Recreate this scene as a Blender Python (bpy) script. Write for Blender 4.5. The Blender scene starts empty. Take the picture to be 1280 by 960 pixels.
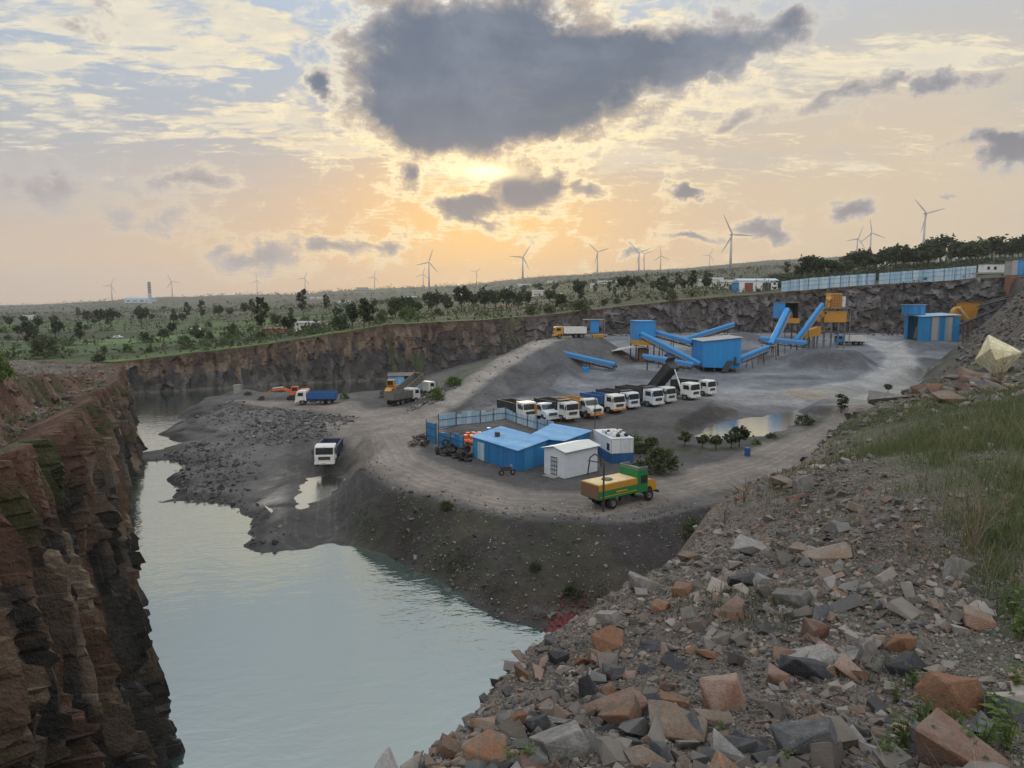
import bpy, bmesh, math, random
import numpy as np
from mathutils import Vector, Matrix, noise as mnoise
R = math.radians
sc = bpy.context.scene
rnd = random.Random(7)

# ------------------------------------------------------------------ camera
CAM_Z, PITCH, F = 22.5, R(6.73), 890.0
cam_d = bpy.data.cameras.new('camera'); cam = bpy.data.objects.new('camera', cam_d)
sc.collection.objects.link(cam); sc.camera = cam
cam.location = (0, 0, CAM_Z); cam.rotation_euler = (R(90) - PITCH, 0, 0)
cam_d.sensor_width = 36; cam_d.lens = F / 1280 * 36
cam_d.clip_start = 0.1; cam_d.clip_end = 30000
CP, SP = math.cos(PITCH), math.sin(PITCH)
def ray(px, py):
    h = (px - 640) / F; v = (480 - py) / F
    return h, CP + v * SP, -SP + v * CP
def at(px, py, D):
    h, dy, dz = ray(px, py); t = D / dy
    return Vector((h * t, D, CAM_Z + dz * t))
def on(px, py, z):
    h, dy, dz = ray(px, py); t = (z - CAM_Z) / dz
    return Vector((h * t, dy * t, z))

# ------------------------------------------------------------------ exposure, render
vs = sc.view_settings
vs.view_transform = 'Standard'; vs.look = 'None'; vs.gamma = 1; vs.exposure = 0.38
vs.use_curve_mapping = False
sc.cycles.use_denoising = True
sc.cycles.max_bounces = 6; sc.cycles.diffuse_bounces = 3; sc.cycles.glossy_bounces = 3
sc.cycles.transmission_bounces = 3; sc.cycles.volume_bounces = 0; sc.cycles.transparent_max_bounces = 6
sc.cycles.use_adaptive_sampling = True

# ------------------------------------------------------------------ node expression helper
class E:
    """wraps a node socket so that shader maths can be written as expressions"""
    nt = None
    def __init__(s, sock): s.s = sock
def _lnk(nt, v, inp):
    if isinstance(v, E): nt.links.new(v.s, inp)
    elif isinstance(v, bpy.types.NodeSocket): nt.links.new(v, inp)
    else:
        if isinstance(v, (tuple, list)) and inp.type == 'RGBA' and len(v) == 3: v = tuple(v) + (1,)
        inp.default_value = v
def M_(op, *a, clamp=False):
    n = E.nt.nodes.new('ShaderNodeMath'); n.operation = op; n.use_clamp = clamp
    for i, v in enumerate(a): _lnk(E.nt, v, n.inputs[i])
    return E(n.outputs[0])
E.__add__ = lambda a, b: M_('ADD', a, b); E.__radd__ = lambda a, b: M_('ADD', b, a)
E.__sub__ = lambda a, b: M_('SUBTRACT', a, b); E.__rsub__ = lambda a, b: M_('SUBTRACT', b, a)
E.__mul__ = lambda a, b: M_('MULTIPLY', a, b); E.__rmul__ = lambda a, b: M_('MULTIPLY', b, a)
E.__truediv__ = lambda a, b: M_('DIVIDE', a, b); E.__rtruediv__ = lambda a, b: M_('DIVIDE', b, a)
def smooth(v, a, b):
    n = E.nt.nodes.new('ShaderNodeMapRange'); n.interpolation_type = 'SMOOTHSTEP'
    _lnk(E.nt, v, n.inputs[0]); n.inputs[1].default_value = a; n.inputs[2].default_value = b
    return E(n.outputs[0])
def lin(v, a, b, c=0.0, d=1.0):
    n = E.nt.nodes.new('ShaderNodeMapRange')
    _lnk(E.nt, v, n.inputs[0])
    for i, q in enumerate((a, b, c, d)): n.inputs[i + 1].default_value = q
    return E(n.outputs[0])
def mixc(f, a, b, blend='MIX'):
    n = E.nt.nodes.new('ShaderNodeMix'); n.data_type = 'RGBA'; n.blend_type = blend; n.clamp_factor = True
    _lnk(E.nt, f, n.inputs[0])
    for v, i in ((a, 6), (b, 7)):
        if isinstance(v, (tuple, list)): v = tuple(v) + ((1,) if len(v) == 3 else ())
        _lnk(E.nt, v, n.inputs[i])
    return E(n.outputs[2])
def xyz(x, y, z):
    n = E.nt.nodes.new('ShaderNodeCombineXYZ')
    for i, v in enumerate((x, y, z)): _lnk(E.nt, v, n.inputs[i])
    return E(n.outputs[0])
def sep(v):
    n = E.nt.nodes.new('ShaderNodeSeparateXYZ'); _lnk(E.nt, v, n.inputs[0])
    return E(n.outputs[0]), E(n.outputs[1]), E(n.outputs[2])
def vmath(op, *a, scale=None):
    n = E.nt.nodes.new('ShaderNodeVectorMath'); n.operation = op
    for i, v in enumerate(a): _lnk(E.nt, v, n.inputs[i])
    if scale is not None: _lnk(E.nt, scale, n.inputs['Scale'])
    return E(n.outputs['Value'] if op in ('LENGTH', 'DOT_PRODUCT', 'DISTANCE') else n.outputs[0])
def noise_n(vec, scale, detail=3.0, rough=0.55, dist=0.0, out=0):
    n = E.nt.nodes.new('ShaderNodeTexNoise')
    if vec is not None: _lnk(E.nt, vec, n.inputs['Vector'])
    n.inputs['Scale'].default_value = scale; n.inputs['Detail'].default_value = detail
    n.inputs['Roughness'].default_value = rough; n.inputs['Distortion'].default_value = dist
    return E(n.outputs[out])
def ramp_n(v, stops):
    n = E.nt.nodes.new('ShaderNodeValToRGB'); _lnk(E.nt, v, n.inputs[0])
    el = n.color_ramp.elements
    while len(el) < len(stops): el.new(0.5)
    for e, (p, c) in zip(el, stops): e.position = p; e.color = tuple(c) + (1,)
    return E(n.outputs[0])

# ------------------------------------------------------------------ world: dusk sky with clouds
SUN_D = Vector(ray(612, 214)).normalized()
SUN_EL = math.asin(SUN_D.z); SUN_AZ = math.atan2(SUN_D.x, SUN_D.y)
world = bpy.data.worlds.new('World'); sc.world = world; world.use_nodes = True
nt = world.node_tree; nt.nodes.clear(); E.nt = nt
tc = nt.nodes.new('ShaderNodeTexCoord')
dirv = vmath('NORMALIZE', E(tc.outputs['Generated']))
dx, dy, dz = sep(dirv)
hor = M_('SQRT', dx * dx + dy * dy)
U = M_('ARCTAN2', dx, dy)
Vt = dz / M_('MAXIMUM', hor, 0.02)
sky = nt.nodes.new('ShaderNodeTexSky'); sky.sky_type = 'NISHITA'; sky.sun_disc = False
sky.sun_elevation = SUN_EL; sky.sun_rotation = SUN_AZ; sky.air_density = 1.5; sky.dust_density = 3.0
Vc = M_('MAXIMUM', Vt, 0.0)
Vr = M_('POWER', M_('MINIMUM', Vc / 1.6, 1.0), 0.5)            # 0 horizon .. 1 high up
def vp(v): return min(1.0, math.sqrt(v / 1.6))
base = ramp_n(Vr, [(0.0, (.56, .42, .295)), (vp(.05), (.54, .42, .31)), (vp(.11), (.40, .375, .36)),
                   (vp(.20), (.335, .36, .395)), (vp(.34), (.325, .395, .485)), (vp(.8), (.62, .70, .78)), (1.0, (.78, .86, .94))])  # top stops, above the frame, raised to brighten the ground
base = vmath('ADD', base, vmath('SCALE', E(sky.outputs[0]), scale=.0022))
# warm glow round the hidden sun, widest along the horizon
dU = U - SUN_AZ
g1 = M_('EXPONENT', (dU * dU / -.16) + ((Vt - .05) * (Vt - .05) / -.016))
g2 = M_('EXPONENT', (dU * dU / -.030) + ((Vt - .09) * (Vt - .09) / -.012))
base = mixc(g1 * .9, base, (.76, .45, .18))
base = mixc(g2 * .92, base, (1.0, .58, .16))
gR = M_('EXPONENT', ((U - .48) * (U - .48) / -.14) + ((Vt - .17) * (Vt - .17) / -.04))
base = mixc(gR * .6, base, (.66, .50, .29))
# high thin cloud: ripples on a cloud plane, lit from below near the sun
pz = M_('MAXIMUM', dz, 0.0) + 0.10
px_, py_ = dx / pz, dy / pz
plane = xyz(px_ * .9 + py_ * .25, py_ * 1.0 - px_ * .25, 0.0)
n_big = noise_n(plane, 0.55, 2.0, .5, .3)
n_streak = noise_n(xyz(px_ * .75 + py_ * .2, py_ * 1.6 - px_ * .35, 3.7), 2.4, 9.0, .66, .5)
n_fine = noise_n(xyz(px_ * 1.0, py_ * 1.7, 1.0), 7.5, 8.0, .66, .5)
sun_near = M_('EXPONENT', (dU * dU + (Vt - SUN_D.z) * (Vt - SUN_D.z)) / -.10)
# how the sky is covered: bright banks placed by direction
wl = noise_n(xyz(U, Vt * 1.8, 0.0), 6.0, 8.0, .66, .3, 1)
wlx, wly, wlz = sep(wl)
def gblobs(bl, Ux, Vx, k):
    fld = None
    for bx_, by_, rx, ry, w in bl:
        d = Vector(ray(bx_, by_)).normalized(); h = math.hypot(d.x, d.y)
        u0, v0 = math.atan2(d.x, d.y), d.z / h; cx = math.cos(u0)
        f = M_('EXPONENT', ((M_('POWER', M_('ABSOLUTE', Ux - u0), 2.0) * ((F / (rx * cx)) ** 2)) + (M_('POWER', M_('ABSOLUTE', Vx - v0), 2.0) * ((F / (ry * cx)) ** 2))) * -k) * w
        fld = f if fld is None else M_('MAXIMUM', fld, f) + M_('MINIMUM', fld, f) * .35
    return fld
light = gblobs([(150, 45, 190, 42, 1), (340, 28, 110, 34, 1), (40, 90, 80, 50, .9), (60, 200, 60, 16, .5), (140, 150, 70, 30, .75), (250, 95, 40, 30, .5), (330, 155, 120, 32, 1), (430, 175, 90, 24, .9), (350, 125, 40, 18, .8), (560, 215, 130, 22, 1),
                (760, 20, 110, 30, .9), (850, 130, 130, 50, .8), (760, 190, 150, 36, .9), (1000, 90, 180, 36, .85), (1200, 70, 130, 32, .85), (1130, 190, 170, 34, .6), (950, 215, 190, 22, .55), (700, 130, 70, 40, .7), (10, 160, 50, 25, .8), (450, 280, 60, 10, .6), (560, 295, 60, 10, .6)],
               U + (wlx - .5) * .16, Vt + (wly - .5) * .08, .8)
bright = smooth(light * 1.0 + (n_streak - .5) * 2.9 + (n_fine - .5) * 2.4, .58, 1.12)
cream = mixc(sun_near, (.78, .69, .49), (1.0, .76, .36))
base = mixc(bright * .72, base, cream)
# grey veils
veil = smooth(noise_n(plane, 0.95, 6.0, .6, .5), .50, .68) * smooth(Vt, .05, .16)
base = mixc(veil * .45, base, mixc(sun_near, (.385, .395, .425), (.58, .45, .30)))
shade = smooth(light + (n_streak - .5) * 2.4 - (n_fine - .5) * .8, .75, 1.25)
base = mixc(shade * .42, base, (.50, .48, .46))
# dark cumulus, each placed by its direction in the sky
wd = sep(noise_n(xyz(U, Vt * 1.15, 0.0), 7.0, 9.0, .62, .2, 1)); wf = noise_n(xyz(U, Vt * 1.2, 9.0), 26.0, 8.0, .66, .3)
blobs = [(590, 40, 125, 58, 1), (565, 112, 118, 58, 1), (525, 150, 62, 40, .95), (690, 95, 125, 58, 1), (800, 62, 105, 40, .85), (890, 60, 80, 30, .66), (620, 150, 105, 32, .8),
         (985, 38, 42, 26, .6), (658, 240, 42, 33, 1.1), (582, 267, 38, 16, 1), (497, 226, 22, 22, .75), (335, 322, 62, 24, .62),
         (275, 296, 26, 14, .5), (420, 303, 62, 12, .58), (490, 299, 40, 11, .58), (1245, 184, 42, 24, 1.05), (1060, 126, 85, 13, .52),
         (1180, 108, 80, 13, .52), (920, 148, 60, 11, .42), (1070, 267, 28, 12, .75), (945, 286, 42, 10, .75), (853, 243, 22, 11, 1), (792, 309, 17, 8, .7), (855, 299, 32, 8, .75),
         (388, 104, 15, 12, .8), (1188, 254, 14, 6, .6), (40, 225, 90, 30, .5), (230, 225, 40, 18, .5), (180, 270, 70, 20, .42), (95, 25, 40, 20, .45), (730, 240, 22, 12, .6)]
field = gblobs(blobs, U + (wd[0] - .5) * .19, Vt + (wd[1] - .5) * .12, .9)
fd = field + (wf - .5) * 1.35 + (n_fine - .5) * .6
dens = smooth(fd, .24, .56)
core = smooth(field + (wf - .5) * .55, .30, .80)
ccol = mixc(core, mixc(sun_near, (.42, .39, .38), (.60, .45, .29)), mixc(smooth(Vt, .10, .28), (.215, .20, .21), (.092, .118, .165)))
ccol = mixc(smooth(wd[2], .42, .66) * .45 * smooth(Vt, .15, .3), ccol, (.215, .245, .30))
rim = smooth(fd, .05, .28) * (1.0 - dens) * sun_near
base = mixc(rim * .8, base, (1.0, .84, .50))
base = mixc(dens * .94, base, ccol)
# unseen sky behind the viewer, brightened to fill light onto camera-facing sides
back_fill = smooth(vmath('DOT_PRODUCT', dirv, (-SUN_D.x, -SUN_D.y, .35)), .05, .95)
base = mixc(back_fill * .85, base, (1.10, 1.06, 1.02))
# the gap through which the sun itself shines
sx = dU + (wd[1] - .5) * .10; sy = Vt - math.tan(SUN_EL) + (wd[0] - .5) * .03
spot = M_('EXPONENT', (sx * sx / -.0016) + (sy * sy / -.00007))
base = mixc(spot * .95, base, (2.0, 1.5, .75))
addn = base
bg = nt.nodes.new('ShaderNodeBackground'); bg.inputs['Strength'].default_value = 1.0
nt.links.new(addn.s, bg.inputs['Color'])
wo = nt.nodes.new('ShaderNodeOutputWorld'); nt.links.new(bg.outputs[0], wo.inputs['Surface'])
world.cycles.sampling_method = 'MANUAL'; world.cycles.sample_map_resolution = 512

# ------------------------------------------------------------------ sun (soft, behind cloud, ahead of the camera)
sl = bpy.data.lights.new('sun', 'SUN'); sl.energy = 0.6; sl.angle = R(10); sl.color = (1.0, .80, .55)
so = bpy.data.objects.new('sun', sl); sc.collection.objects.link(so)
so.rotation_euler = (-SUN_D).to_track_quat('-Z', 'Y').to_euler()

# ------------------------------------------------------------------ numpy noise
def _h(ix, iy, s):
    n = (ix.astype(np.int64) * 374761393 + iy.astype(np.int64) * 668265263 + s * 974634777) & 0xffffffff
    n = ((n ^ (n >> 13)) * 1274126177) & 0xffffffff
    n = ((n ^ (n >> 16)) * 2246822519) & 0xffffffff
    return ((n ^ (n >> 15)) & 0xffffff) / float(0xffffff)
def vnoise(x, y, s=0):
    ix, iy = np.floor(x), np.floor(y); fx, fy = x - ix, y - iy
    fx = fx * fx * (3 - 2 * fx); fy = fy * fy * (3 - 2 * fy)
    a, b, c, d = _h(ix, iy, s), _h(ix + 1, iy, s), _h(ix, iy + 1, s), _h(ix + 1, iy + 1, s)
    return (a + (b - a) * fx) * (1 - fy) + (c + (d - c) * fx) * fy
def fbm(x, y, o=4, s=0, g=.5):
    t = 0; a = 1; w = 0
    for i in range(o):
        t = t + a * vnoise(x, y, s + i * 17); w += a; a *= g; x = x * 2.03 + 11.3; y = y * 2.03 - 7.7
    return t / w - .5
def worley(x, y, s=0):
    ix, iy = np.floor(x), np.floor(y)
    b1 = np.full(x.shape, 1e9); cid = np.zeros(x.shape); ox = np.zeros(x.shape); oy = np.zeros(x.shape); b2 = np.full(x.shape, 1e9)
    for i in (-1, 0, 1):
        for j in (-1, 0, 1):
            cx, cy = ix + i, iy + j
            qx, qy = cx + _h(cx, cy, s), cy + _h(cx, cy, s + 5)
            d = (x - qx) ** 2 + (y - qy) ** 2
            m = d < b1
            b2 = np.where(m, b1, np.minimum(b2, d)); b1 = np.where(m, d, b1)
            cid = np.where(m, _h(cx, cy, s + 9), cid); ox = np.where(m, x - qx, ox); oy = np.where(m, y - qy, oy)
    return cid, ox, oy, np.sqrt(b1), np.sqrt(b2)
def facets(x, y, s=0, tilt=1.0):
    c, ox, oy, d1, d2 = worley(x, y, s)
    gx = (np.modf(c * 917.3)[0] - .5); gy = (np.modf(c * 431.7)[0] - .5)
    return (c - .5) + tilt * (gx * ox + gy * oy), c, d2 - d1
def sstep(v, a, b):
    t = np.clip((v - a) / (b - a), 0, 1); return t * t * (3 - 2 * t)

# ------------------------------------------------------------------ plan geometry helpers
def poly_sd(X, Y, P, closed=True):
    """signed distance (inside +) to a polygon and index of the nearest edge"""
    P = np.asarray(P, float); n = len(P)
    best = np.full(X.shape, 1e18); idx = np.zeros(X.shape, int); ins = np.zeros(X.shape, bool); tt = np.zeros(X.shape)
    for i in range(n if closed else n - 1):
        ax, ay = P[i][:2]; bx, by = P[(i + 1) % n][:2]
        ex, ey = bx - ax, by - ay
        t = np.clip(((X - ax) * ex + (Y - ay) * ey) / (ex * ex + ey * ey + 1e-12), 0, 1)
        d = (X - ax - t * ex) ** 2 + (Y - ay - t * ey) ** 2
        m = d < best; best = np.where(m, d, best); idx = np.where(m, i, idx); tt = np.where(m, t, tt)
        if closed:
            c = ((ay > Y) != (by > Y))
            with np.errstate(divide='ignore', invalid='ignore'):
                xi = ax + (Y - ay) * ex / (ey if ey != 0 else 1e-12)
            ins ^= c & (X < xi)
    d = np.sqrt(best)
    return (np.where(ins, d, -d) if closed else d), idx, tt
def tps_fit(P):
    P = np.asarray(P, float); n = len(P)
    def k(r2): return np.where(r2 > 1e-9, r2 * np.log(r2 + 1e-12), 0) * .5
    r2 = (P[:, None, 0] - P[None, :, 0]) ** 2 + (P[:, None, 1] - P[None, :, 1]) ** 2
    A = np.zeros((n + 3, n + 3)); A[:n, :n] = k(r2) + np.eye(n) * 2.0
    A[:n, n] = 1; A[:n, n + 1] = P[:, 0]; A[:n, n + 2] = P[:, 1]; A[n:, :n] = A[:n, n:].T
    w = np.linalg.solve(A, np.r_[P[:, 2], 0, 0, 0])
    def ev(X, Y):
        o = w[n] + w[n + 1] * X + w[n + 2] * Y
        for i in range(n): o = o + w[i] * k((X - P[i, 0]) ** 2 + (Y - P[i, 1]) ** 2)
        return o
    return ev
def P3(px, py, D): v = at(px, py, D); return (v.x, v.y, v.z)
def O2(px, py, z): v = on(px, py, z); return (v.x, v.y)

# ------------------------------------------------------------------ terrain definition (plan, metres; lake level z = 0)
LC_Y = [-10, 10, 20, 31, 45, 52, 60, 70, 77, 87, 100, 115, 123, 137]
LC_X = [-3.5, -6.0, -10.6, -15.8, -24.0, -28.0, -32.8, -39.6, -42.2, -46.8, -53.4, -61.2, -65.5, -73]
LT_Y = [-10, 10, 20, 31, 40, 60, 83, 110, 135]
LT_Z = [19, 19, 18, 17, 16.3, 13.8, 12, 10.6, 10]
SETB = .17
def lc_base(y): return np.interp(y, LC_Y, LC_X)
def lc_top(y): return np.interp(y, LT_Y, LT_Z)
SPUR = [P3(*p) for p in [(490, 960, 4), (600, 880, 5.5), (680, 800, 8), (790, 720, 11), (860, 690, 13), (930, 610, 18), (1000, 580, 23),
        (1050, 530, 30), (1130, 490, 38), (1230, 447, 55), (900, 960, 3.9), (1280, 960, 3.6), (1000, 700, 8), (1000, 600, 15), (1200, 600, 12),
        (1280, 700, 7), (1280, 520, 20), (1150, 520, 26), (1280, 455, 45), (800, 800, 6.6), (1100, 800, 5.8)]] + [(0, 0, 20.7), (8, 2, 20.6), (18, 10, 20.5), (-2, -4, 20.7), (40, 30, 20), (30, -5, 21), (10, -12, 21)]
spur_z = tps_fit(SPUR)
FAR = [(100, 168), (165, 174), (320, 190), (480, 206), (600, 218), (680, 226), (750, 230), (850, 234), (980, 237), (1100, 234), (1200, 226), (1264, 216)]
def azx(px, D): return (px - 640) / F * D
PIT = []; PIT_S = []
for y in (10, 20, 31, 40, 60, 70, 77, 87, 110, 135):
    PIT.append((lc_base(y) - SETB * lc_top(y) - 1.7, y)); PIT_S.append(5.0)
for p in [(-88, 141), (-112, 148), (-116, 160)]: PIT.append(p); PIT_S.append(2.0)
FAR_I0 = len(PIT)
for px, D in FAR: PIT.append((azx(px, D), D)); PIT_S.append(3.2)
FAR_I1 = len(PIT)
for px, D in [(1292, 176), (1302, 120), (1288, 80), (1243, 58)]: PIT.append((azx(px, D), D)); PIT_S.append(1.0)
for q in [SPUR[8], SPUR[7], SPUR[6], SPUR[5], SPUR[4], SPUR[3], SPUR[2], SPUR[1], SPUR[0]]: PIT.append(q[:2]); PIT_S.append(1.15)
for p in [(-1.6, 2.2), (-3.5, -3), (-5, -9), (-18, -9)]: PIT.append(p); PIT_S.append(1.6)
PIT_S = np.array(PIT_S)
T_PX = [-200, 0, 165, 320, 480, 600, 680, 850, 980, 1100, 1280, 1500]
T_D = [170, 240, 400, 800, 1600, 3500, 9500]
T_Y = [[462, 458, 451, 434, 412, 404, 396, 380, 370, 362, 352, 345],
       [450, 445, 440, 425, 402, 398, 393, 375, 365, 356, 345, 338],
       [420, 418, 417, 408, 396, 388, 380, 362, 351, 344, 333, 328],
       [403, 402, 398, 392, 383, 374, 364, 350, 343, 335, 323, 320],
       [394, 393, 389, 383, 375, 367, 356, 343, 336, 327, 317, 314],
       [389, 386, 376, 368, 362, 357, 348.5, 340.5, 330, 321, 312, 308],
       [381] * 12]
T_Z = np.array([[CAM_Z + (375 - y) / F * D for y in row] for row, D in zip(T_Y, T_D)])
def outer_z(X, Y):
    D = np.clip(Y, 170, 9500); a = X / D * F + 640
    i = np.clip(np.searchsorted(T_D, D) - 1, 0, len(T_D) - 2); TD = np.log(np.array(T_D, float))
    f = np.clip((np.log(D) - TD[i]) / (TD[i + 1] - TD[i]), 0, 1)
    a = np.clip(a, T_PX[0], T_PX[-1]); j = np.clip(np.searchsorted(T_PX, a) - 1, 0, len(T_PX) - 2); TP = np.array(T_PX, float)
    g = (a - TP[j]) / (TP[j + 1] - TP[j])
    z0 = T_Z[i, j] * (1 - g) + T_Z[i, j + 1] * g; z1 = T_Z[i + 1, j] * (1 - g) + T_Z[i + 1, j + 1] * g
    return z0 * (1 - f) + z1 * f
PEN = [O2(*p, 0) for p in [(690, 794), (672, 792), (640, 785), (600, 760), (560, 722), (530, 705), (500, 692), (494, 676), (460, 680), (420, 678), (385, 686), (345, 690), (300, 688), (296, 665), (312, 650),
       (290, 632), (262, 628), (205, 628), (236, 612), (192, 600), (228, 585), (185, 577), (205, 562), (246, 553), (222, 540), (232, 520), (250, 505), (275, 495), (310, 492), (350, 496), (420, 500), (478, 497), (486, 486), (515, 477), (530, 466)]] + \
      [(azx(560, 225), 225), (azx(760, 235), 235), (60, 120), (30, 60), (12, 40)]
PEN_H = tps_fit([O2(*p) + (p[2],) for p in [(400, 650, .35), (330, 600, .6), (407, 600, .8), (440, 600, .9), (300, 560, 1.3), (270, 520, 1.6), (380, 510, 2.2), (430, 530, 2.6), (480, 560, 3.6), (500, 510, 3.2), (560, 480, 4), (600, 452, 6), (640, 432, 8.5), (640, 660, 1.2), (460, 650, .5), (560, 640, 1.2), (500, 640, .8)]] + [(60, 200, 9)])
PLAT = [O2(*p, 4.5) for p in [(438, 556), (428, 568), (450, 592), (490, 612), (540, 625), (600, 640), (650, 650), (720, 652), (800, 652), (850, 640), (880, 632), (930, 622)]] + \
       [(14, 45), (70, 60), (150, 150), (175, 240), (20, 250), (azx(676, 175), 175), (azx(660, 165), 165)] + [O2(620, 466, 8), O2(580, 492, 6.2), O2(535, 518, 4.8), O2(470, 545, 4.2)]
Y_Y = [0, 110, 150, 175, 230, 400]; Y_Z = [4.5, 4.5, 7.2, 9, 12, 13]
RAMP = [O2(500, 537, 3.8) + (3.8,), O2(545, 512, 5) + (5,), O2(590, 480, 7.3) + (7.3,), P3(640, 447, 148), P3(680, 427, 164), P3(714, 421, 170), P3(735, 421, 171)]
MOUNDS = [O2(697, 478, 6.3) + (4.6, 6.2), O2(655, 484, 6.2) + (1.6, 5), O2(672, 491, 5.8) + (1.0, 5), O2(800, 470, 7) + (1.6, 8), O2(1035, 450, 9) + (2.6, 10), O2(1000, 449, 9) + (2.4, 7), O2(1070, 451, 9) + (2.6, 6.5), O2(1052, 456, 8.6) + (2.6, 8), O2(1015, 455, 8.6) + (2.2, 7),
          O2(945, 452, 8) + (2.2, 6), O2(1130, 432, 10.5) + (1.5, 6), O2(1150, 455, 8) + (1.5, 12), O2(1180, 440, 9) + (2.5, 14), O2(1195, 470, 7) + (3, 14), O2(930, 425, 11) + (3.0, 10), O2(990, 425, 11.3) + (2.5, 8),
          O2(370, 530, 2.4) + (1.1, 11), O2(320, 520, 2.0) + (1.3, 8), O2(410, 537, 2.6) + (1.0, 7), O2(575, 480, 4.3) + (1.6, 7), O2(550, 497, 4.2) + (1.5, 5), O2(450, 505, 2.6) + (1.3, 5), O2(285, 510, 1.8) + (1.0, 8)]
PUD1 = [O2(*p, 4.4) for p in [(862, 546), (880, 532), (900, 526), (940, 519), (985, 512), (1016, 510), (1020, 519), (990, 531), (950, 542), (905, 548)]]
PUD2 = [O2(*p, 5.4) for p in [(1035, 508), (1060, 490), (1095, 484), (1135, 478), (1160, 476), (1150, 492), (1100, 504), (1060, 510)]]
PUD3 = [O2(*p, .8) for p in [(330, 632), (350, 596), (395, 588), (440, 584), (470, 592), (455, 612), (410, 640), (350, 652)]]
ROADS = {  # centre lines in plan with half widths
 'plateau': ([O2(*p, 4.5) for p in [(470, 540), (492, 578), (545, 602), (640, 626), (740, 630), (850, 608), (950, 580), (1040, 532)]] + [O2(1100, 500, 5.4)], 3.6),
 'ramp': ([r[:2] for r in RAMP], 2.3),
 'flat': ([O2(*p) for p in [(405, 668, .4), (405, 615, .8), (395, 580, 1.2), (400, 555, 2.0), (450, 545, 3.2), (495, 530, 3.6)]], 4.5),
 'shore': ([O2(*p) for p in [(500, 535, 3.7), (465, 520, 3.0), (420, 510, 2.4), (350, 506, 2.0), (300, 505, 1.8)]], 3.5),
 'back': ([O2(*p) for p in [(1010, 490, 6), (1080, 482, 6), (1122, 468, 6.8), (1125, 450, 8), (1108, 434, 9.8), (1085, 424, 11)]], 3.4),
 'yard': ([O2(*p) for p in [(880, 500, 5.5), (960, 495, 5.8), (1040, 487, 6)]], 4.5)}
def terrain(X, Y, full=False):
    X = np.asarray(X, float); Y = np.asarray(Y, float)
    n1 = fbm(X / 9, Y / 9, 4, 3); n2 = fbm(X / 2.2, Y / 2.2, 3, 8)
    # peninsula and lower ground
    sd, _, _ = poly_sd(X, Y, PEN); sd = sd + n1 * (3.0 + 7.0 * sstep(-X, 34, 46) * sstep(Y, 70, 85)) + n2 * 1.6
    zp = np.minimum(np.maximum(PEN_H(np.clip(X, -80, 60), np.clip(Y, 30, 220)), .62), np.where(sd > 0, sd * .28, sd * .45))
    # plateau and yard
    sdp, _, _ = poly_sd(X, Y, PLAT); sdp = sdp + n1 * 1.6
    yz = np.interp(Y, Y_Y, Y_Z)
    zy = yz + np.minimum(0, sdp * np.where(Y < 100, np.interp(X, [-14, -6, 0, 8], [1.1, .92, .52, .45]), .5)) - 30 * (sdp < -16)
    # ramp
    RP = np.array(RAMP); d, i, t = poly_sd(X, Y, RP, False)
    rh = RP[i, 2] * (1 - t) + RP[np.minimum(i + 1, len(RP) - 1), 2] * t
    zr = rh - .62 * np.maximum(0, d - 3.2 + n1) - 40 * (d > 20)
    z = np.maximum(np.maximum(zp, zy), zr)
    hard = np.zeros(X.shape)
    for mx, my, h, r in MOUNDS:
        q = np.sqrt((X - mx) ** 2 + (Y - my) ** 2) / r
        z = z + h * np.clip(1 - np.sqrt(q * q + .012) * (1 + .25 * n1), 0, 1)
    s1, _, _ = poly_sd(X, Y, PUD1); z = np.where(s1 > -4, z * (1 - sstep(s1, -4, 1.5)) + (4.30 + .30 * fbm(X / 4, Y / 3, 3, 23)) * sstep(s1, -4, 1.5), z) - .12 * sstep(s1, 0, 3)
    s2, _, _ = poly_sd(X, Y, PUD2); z = np.where(s2 > -3, z * (1 - sstep(s2, -3, 2)) + (5.28 + .62 * fbm(X / 4, Y / 2.2, 4, 21) + .4 * sstep(-s2, -4, 0)) * sstep(s2, -3, 2), z)
    z = np.where((s2 < .6) & (s2 > -7), np.maximum(z, 5.62 - .55 * np.maximum(0, -s2 - 2.0)), z)
    z = z + n1 * .35 * (1 - .8 * (s2 > -4)) * (1 - .8 * sstep(poly_sd(X, Y, PUD3)[0], -2, 1)) + n2 * .12 * (1 - .5 * (s2 > -4))
    s3, _, _ = poly_sd(X, Y, PUD3); z = np.where(s3 > -2, z * (1 - sstep(s3, -2, 3)) + (.74 + .45 * fbm(X / 4.5, Y / 2.2, 4, 29) + .45 * sstep(-s3, -4.0, -.3)) * sstep(s3, -2, 3), z)
    zlow = z
    # land round the pit
    sl, si, st = poly_sd(X, Y, PIT); inside = sl > 0
    right = spur_z(np.clip(X, -6, 60), np.clip(Y, -12, 60)) + np.clip(X - 60, 0, 60) * .02
    tier = np.interp(Y, [20, 50, 90, 135], [2.6, 2.4, 1.5, .4]); fz = worley(X / 1.6, Y / 1.6, 14)[0]
    left = lc_top(Y) - .35 + tier * sstep(-sl + n1 * 5 + fz * 1.2, 2.8, 4.6) + (fz - .5) * .55 * sstep(-sl, 9, 3) + 1.1 * n1 + .5 * n2
    w = sstep(X + .35 * Y, -14, -4)
    near = left * (1 - w) + right * w
    far = outer_z(X, Y) + (fbm(X / 60, Y / 60, 4, 40) * np.clip((Y - 250) / 300, 0, 1) * 4) + fbm(X / 500, Y / 500, 5, 44) * np.clip((Y - 900) / 2000, 0, 1) * 40
    wb = np.where(X > 0, sstep(Y, 60, 150), sstep(Y, 139, 168))
    zl = near * (1 - wb) + far * wb
    slope = PIT_S[si] * (1 + .0 * st)
    rough = np.where(Y < 60, .10, .25)
    edge = -sl + n1 * np.where(Y < 70, 1.2, 2.5)
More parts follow.
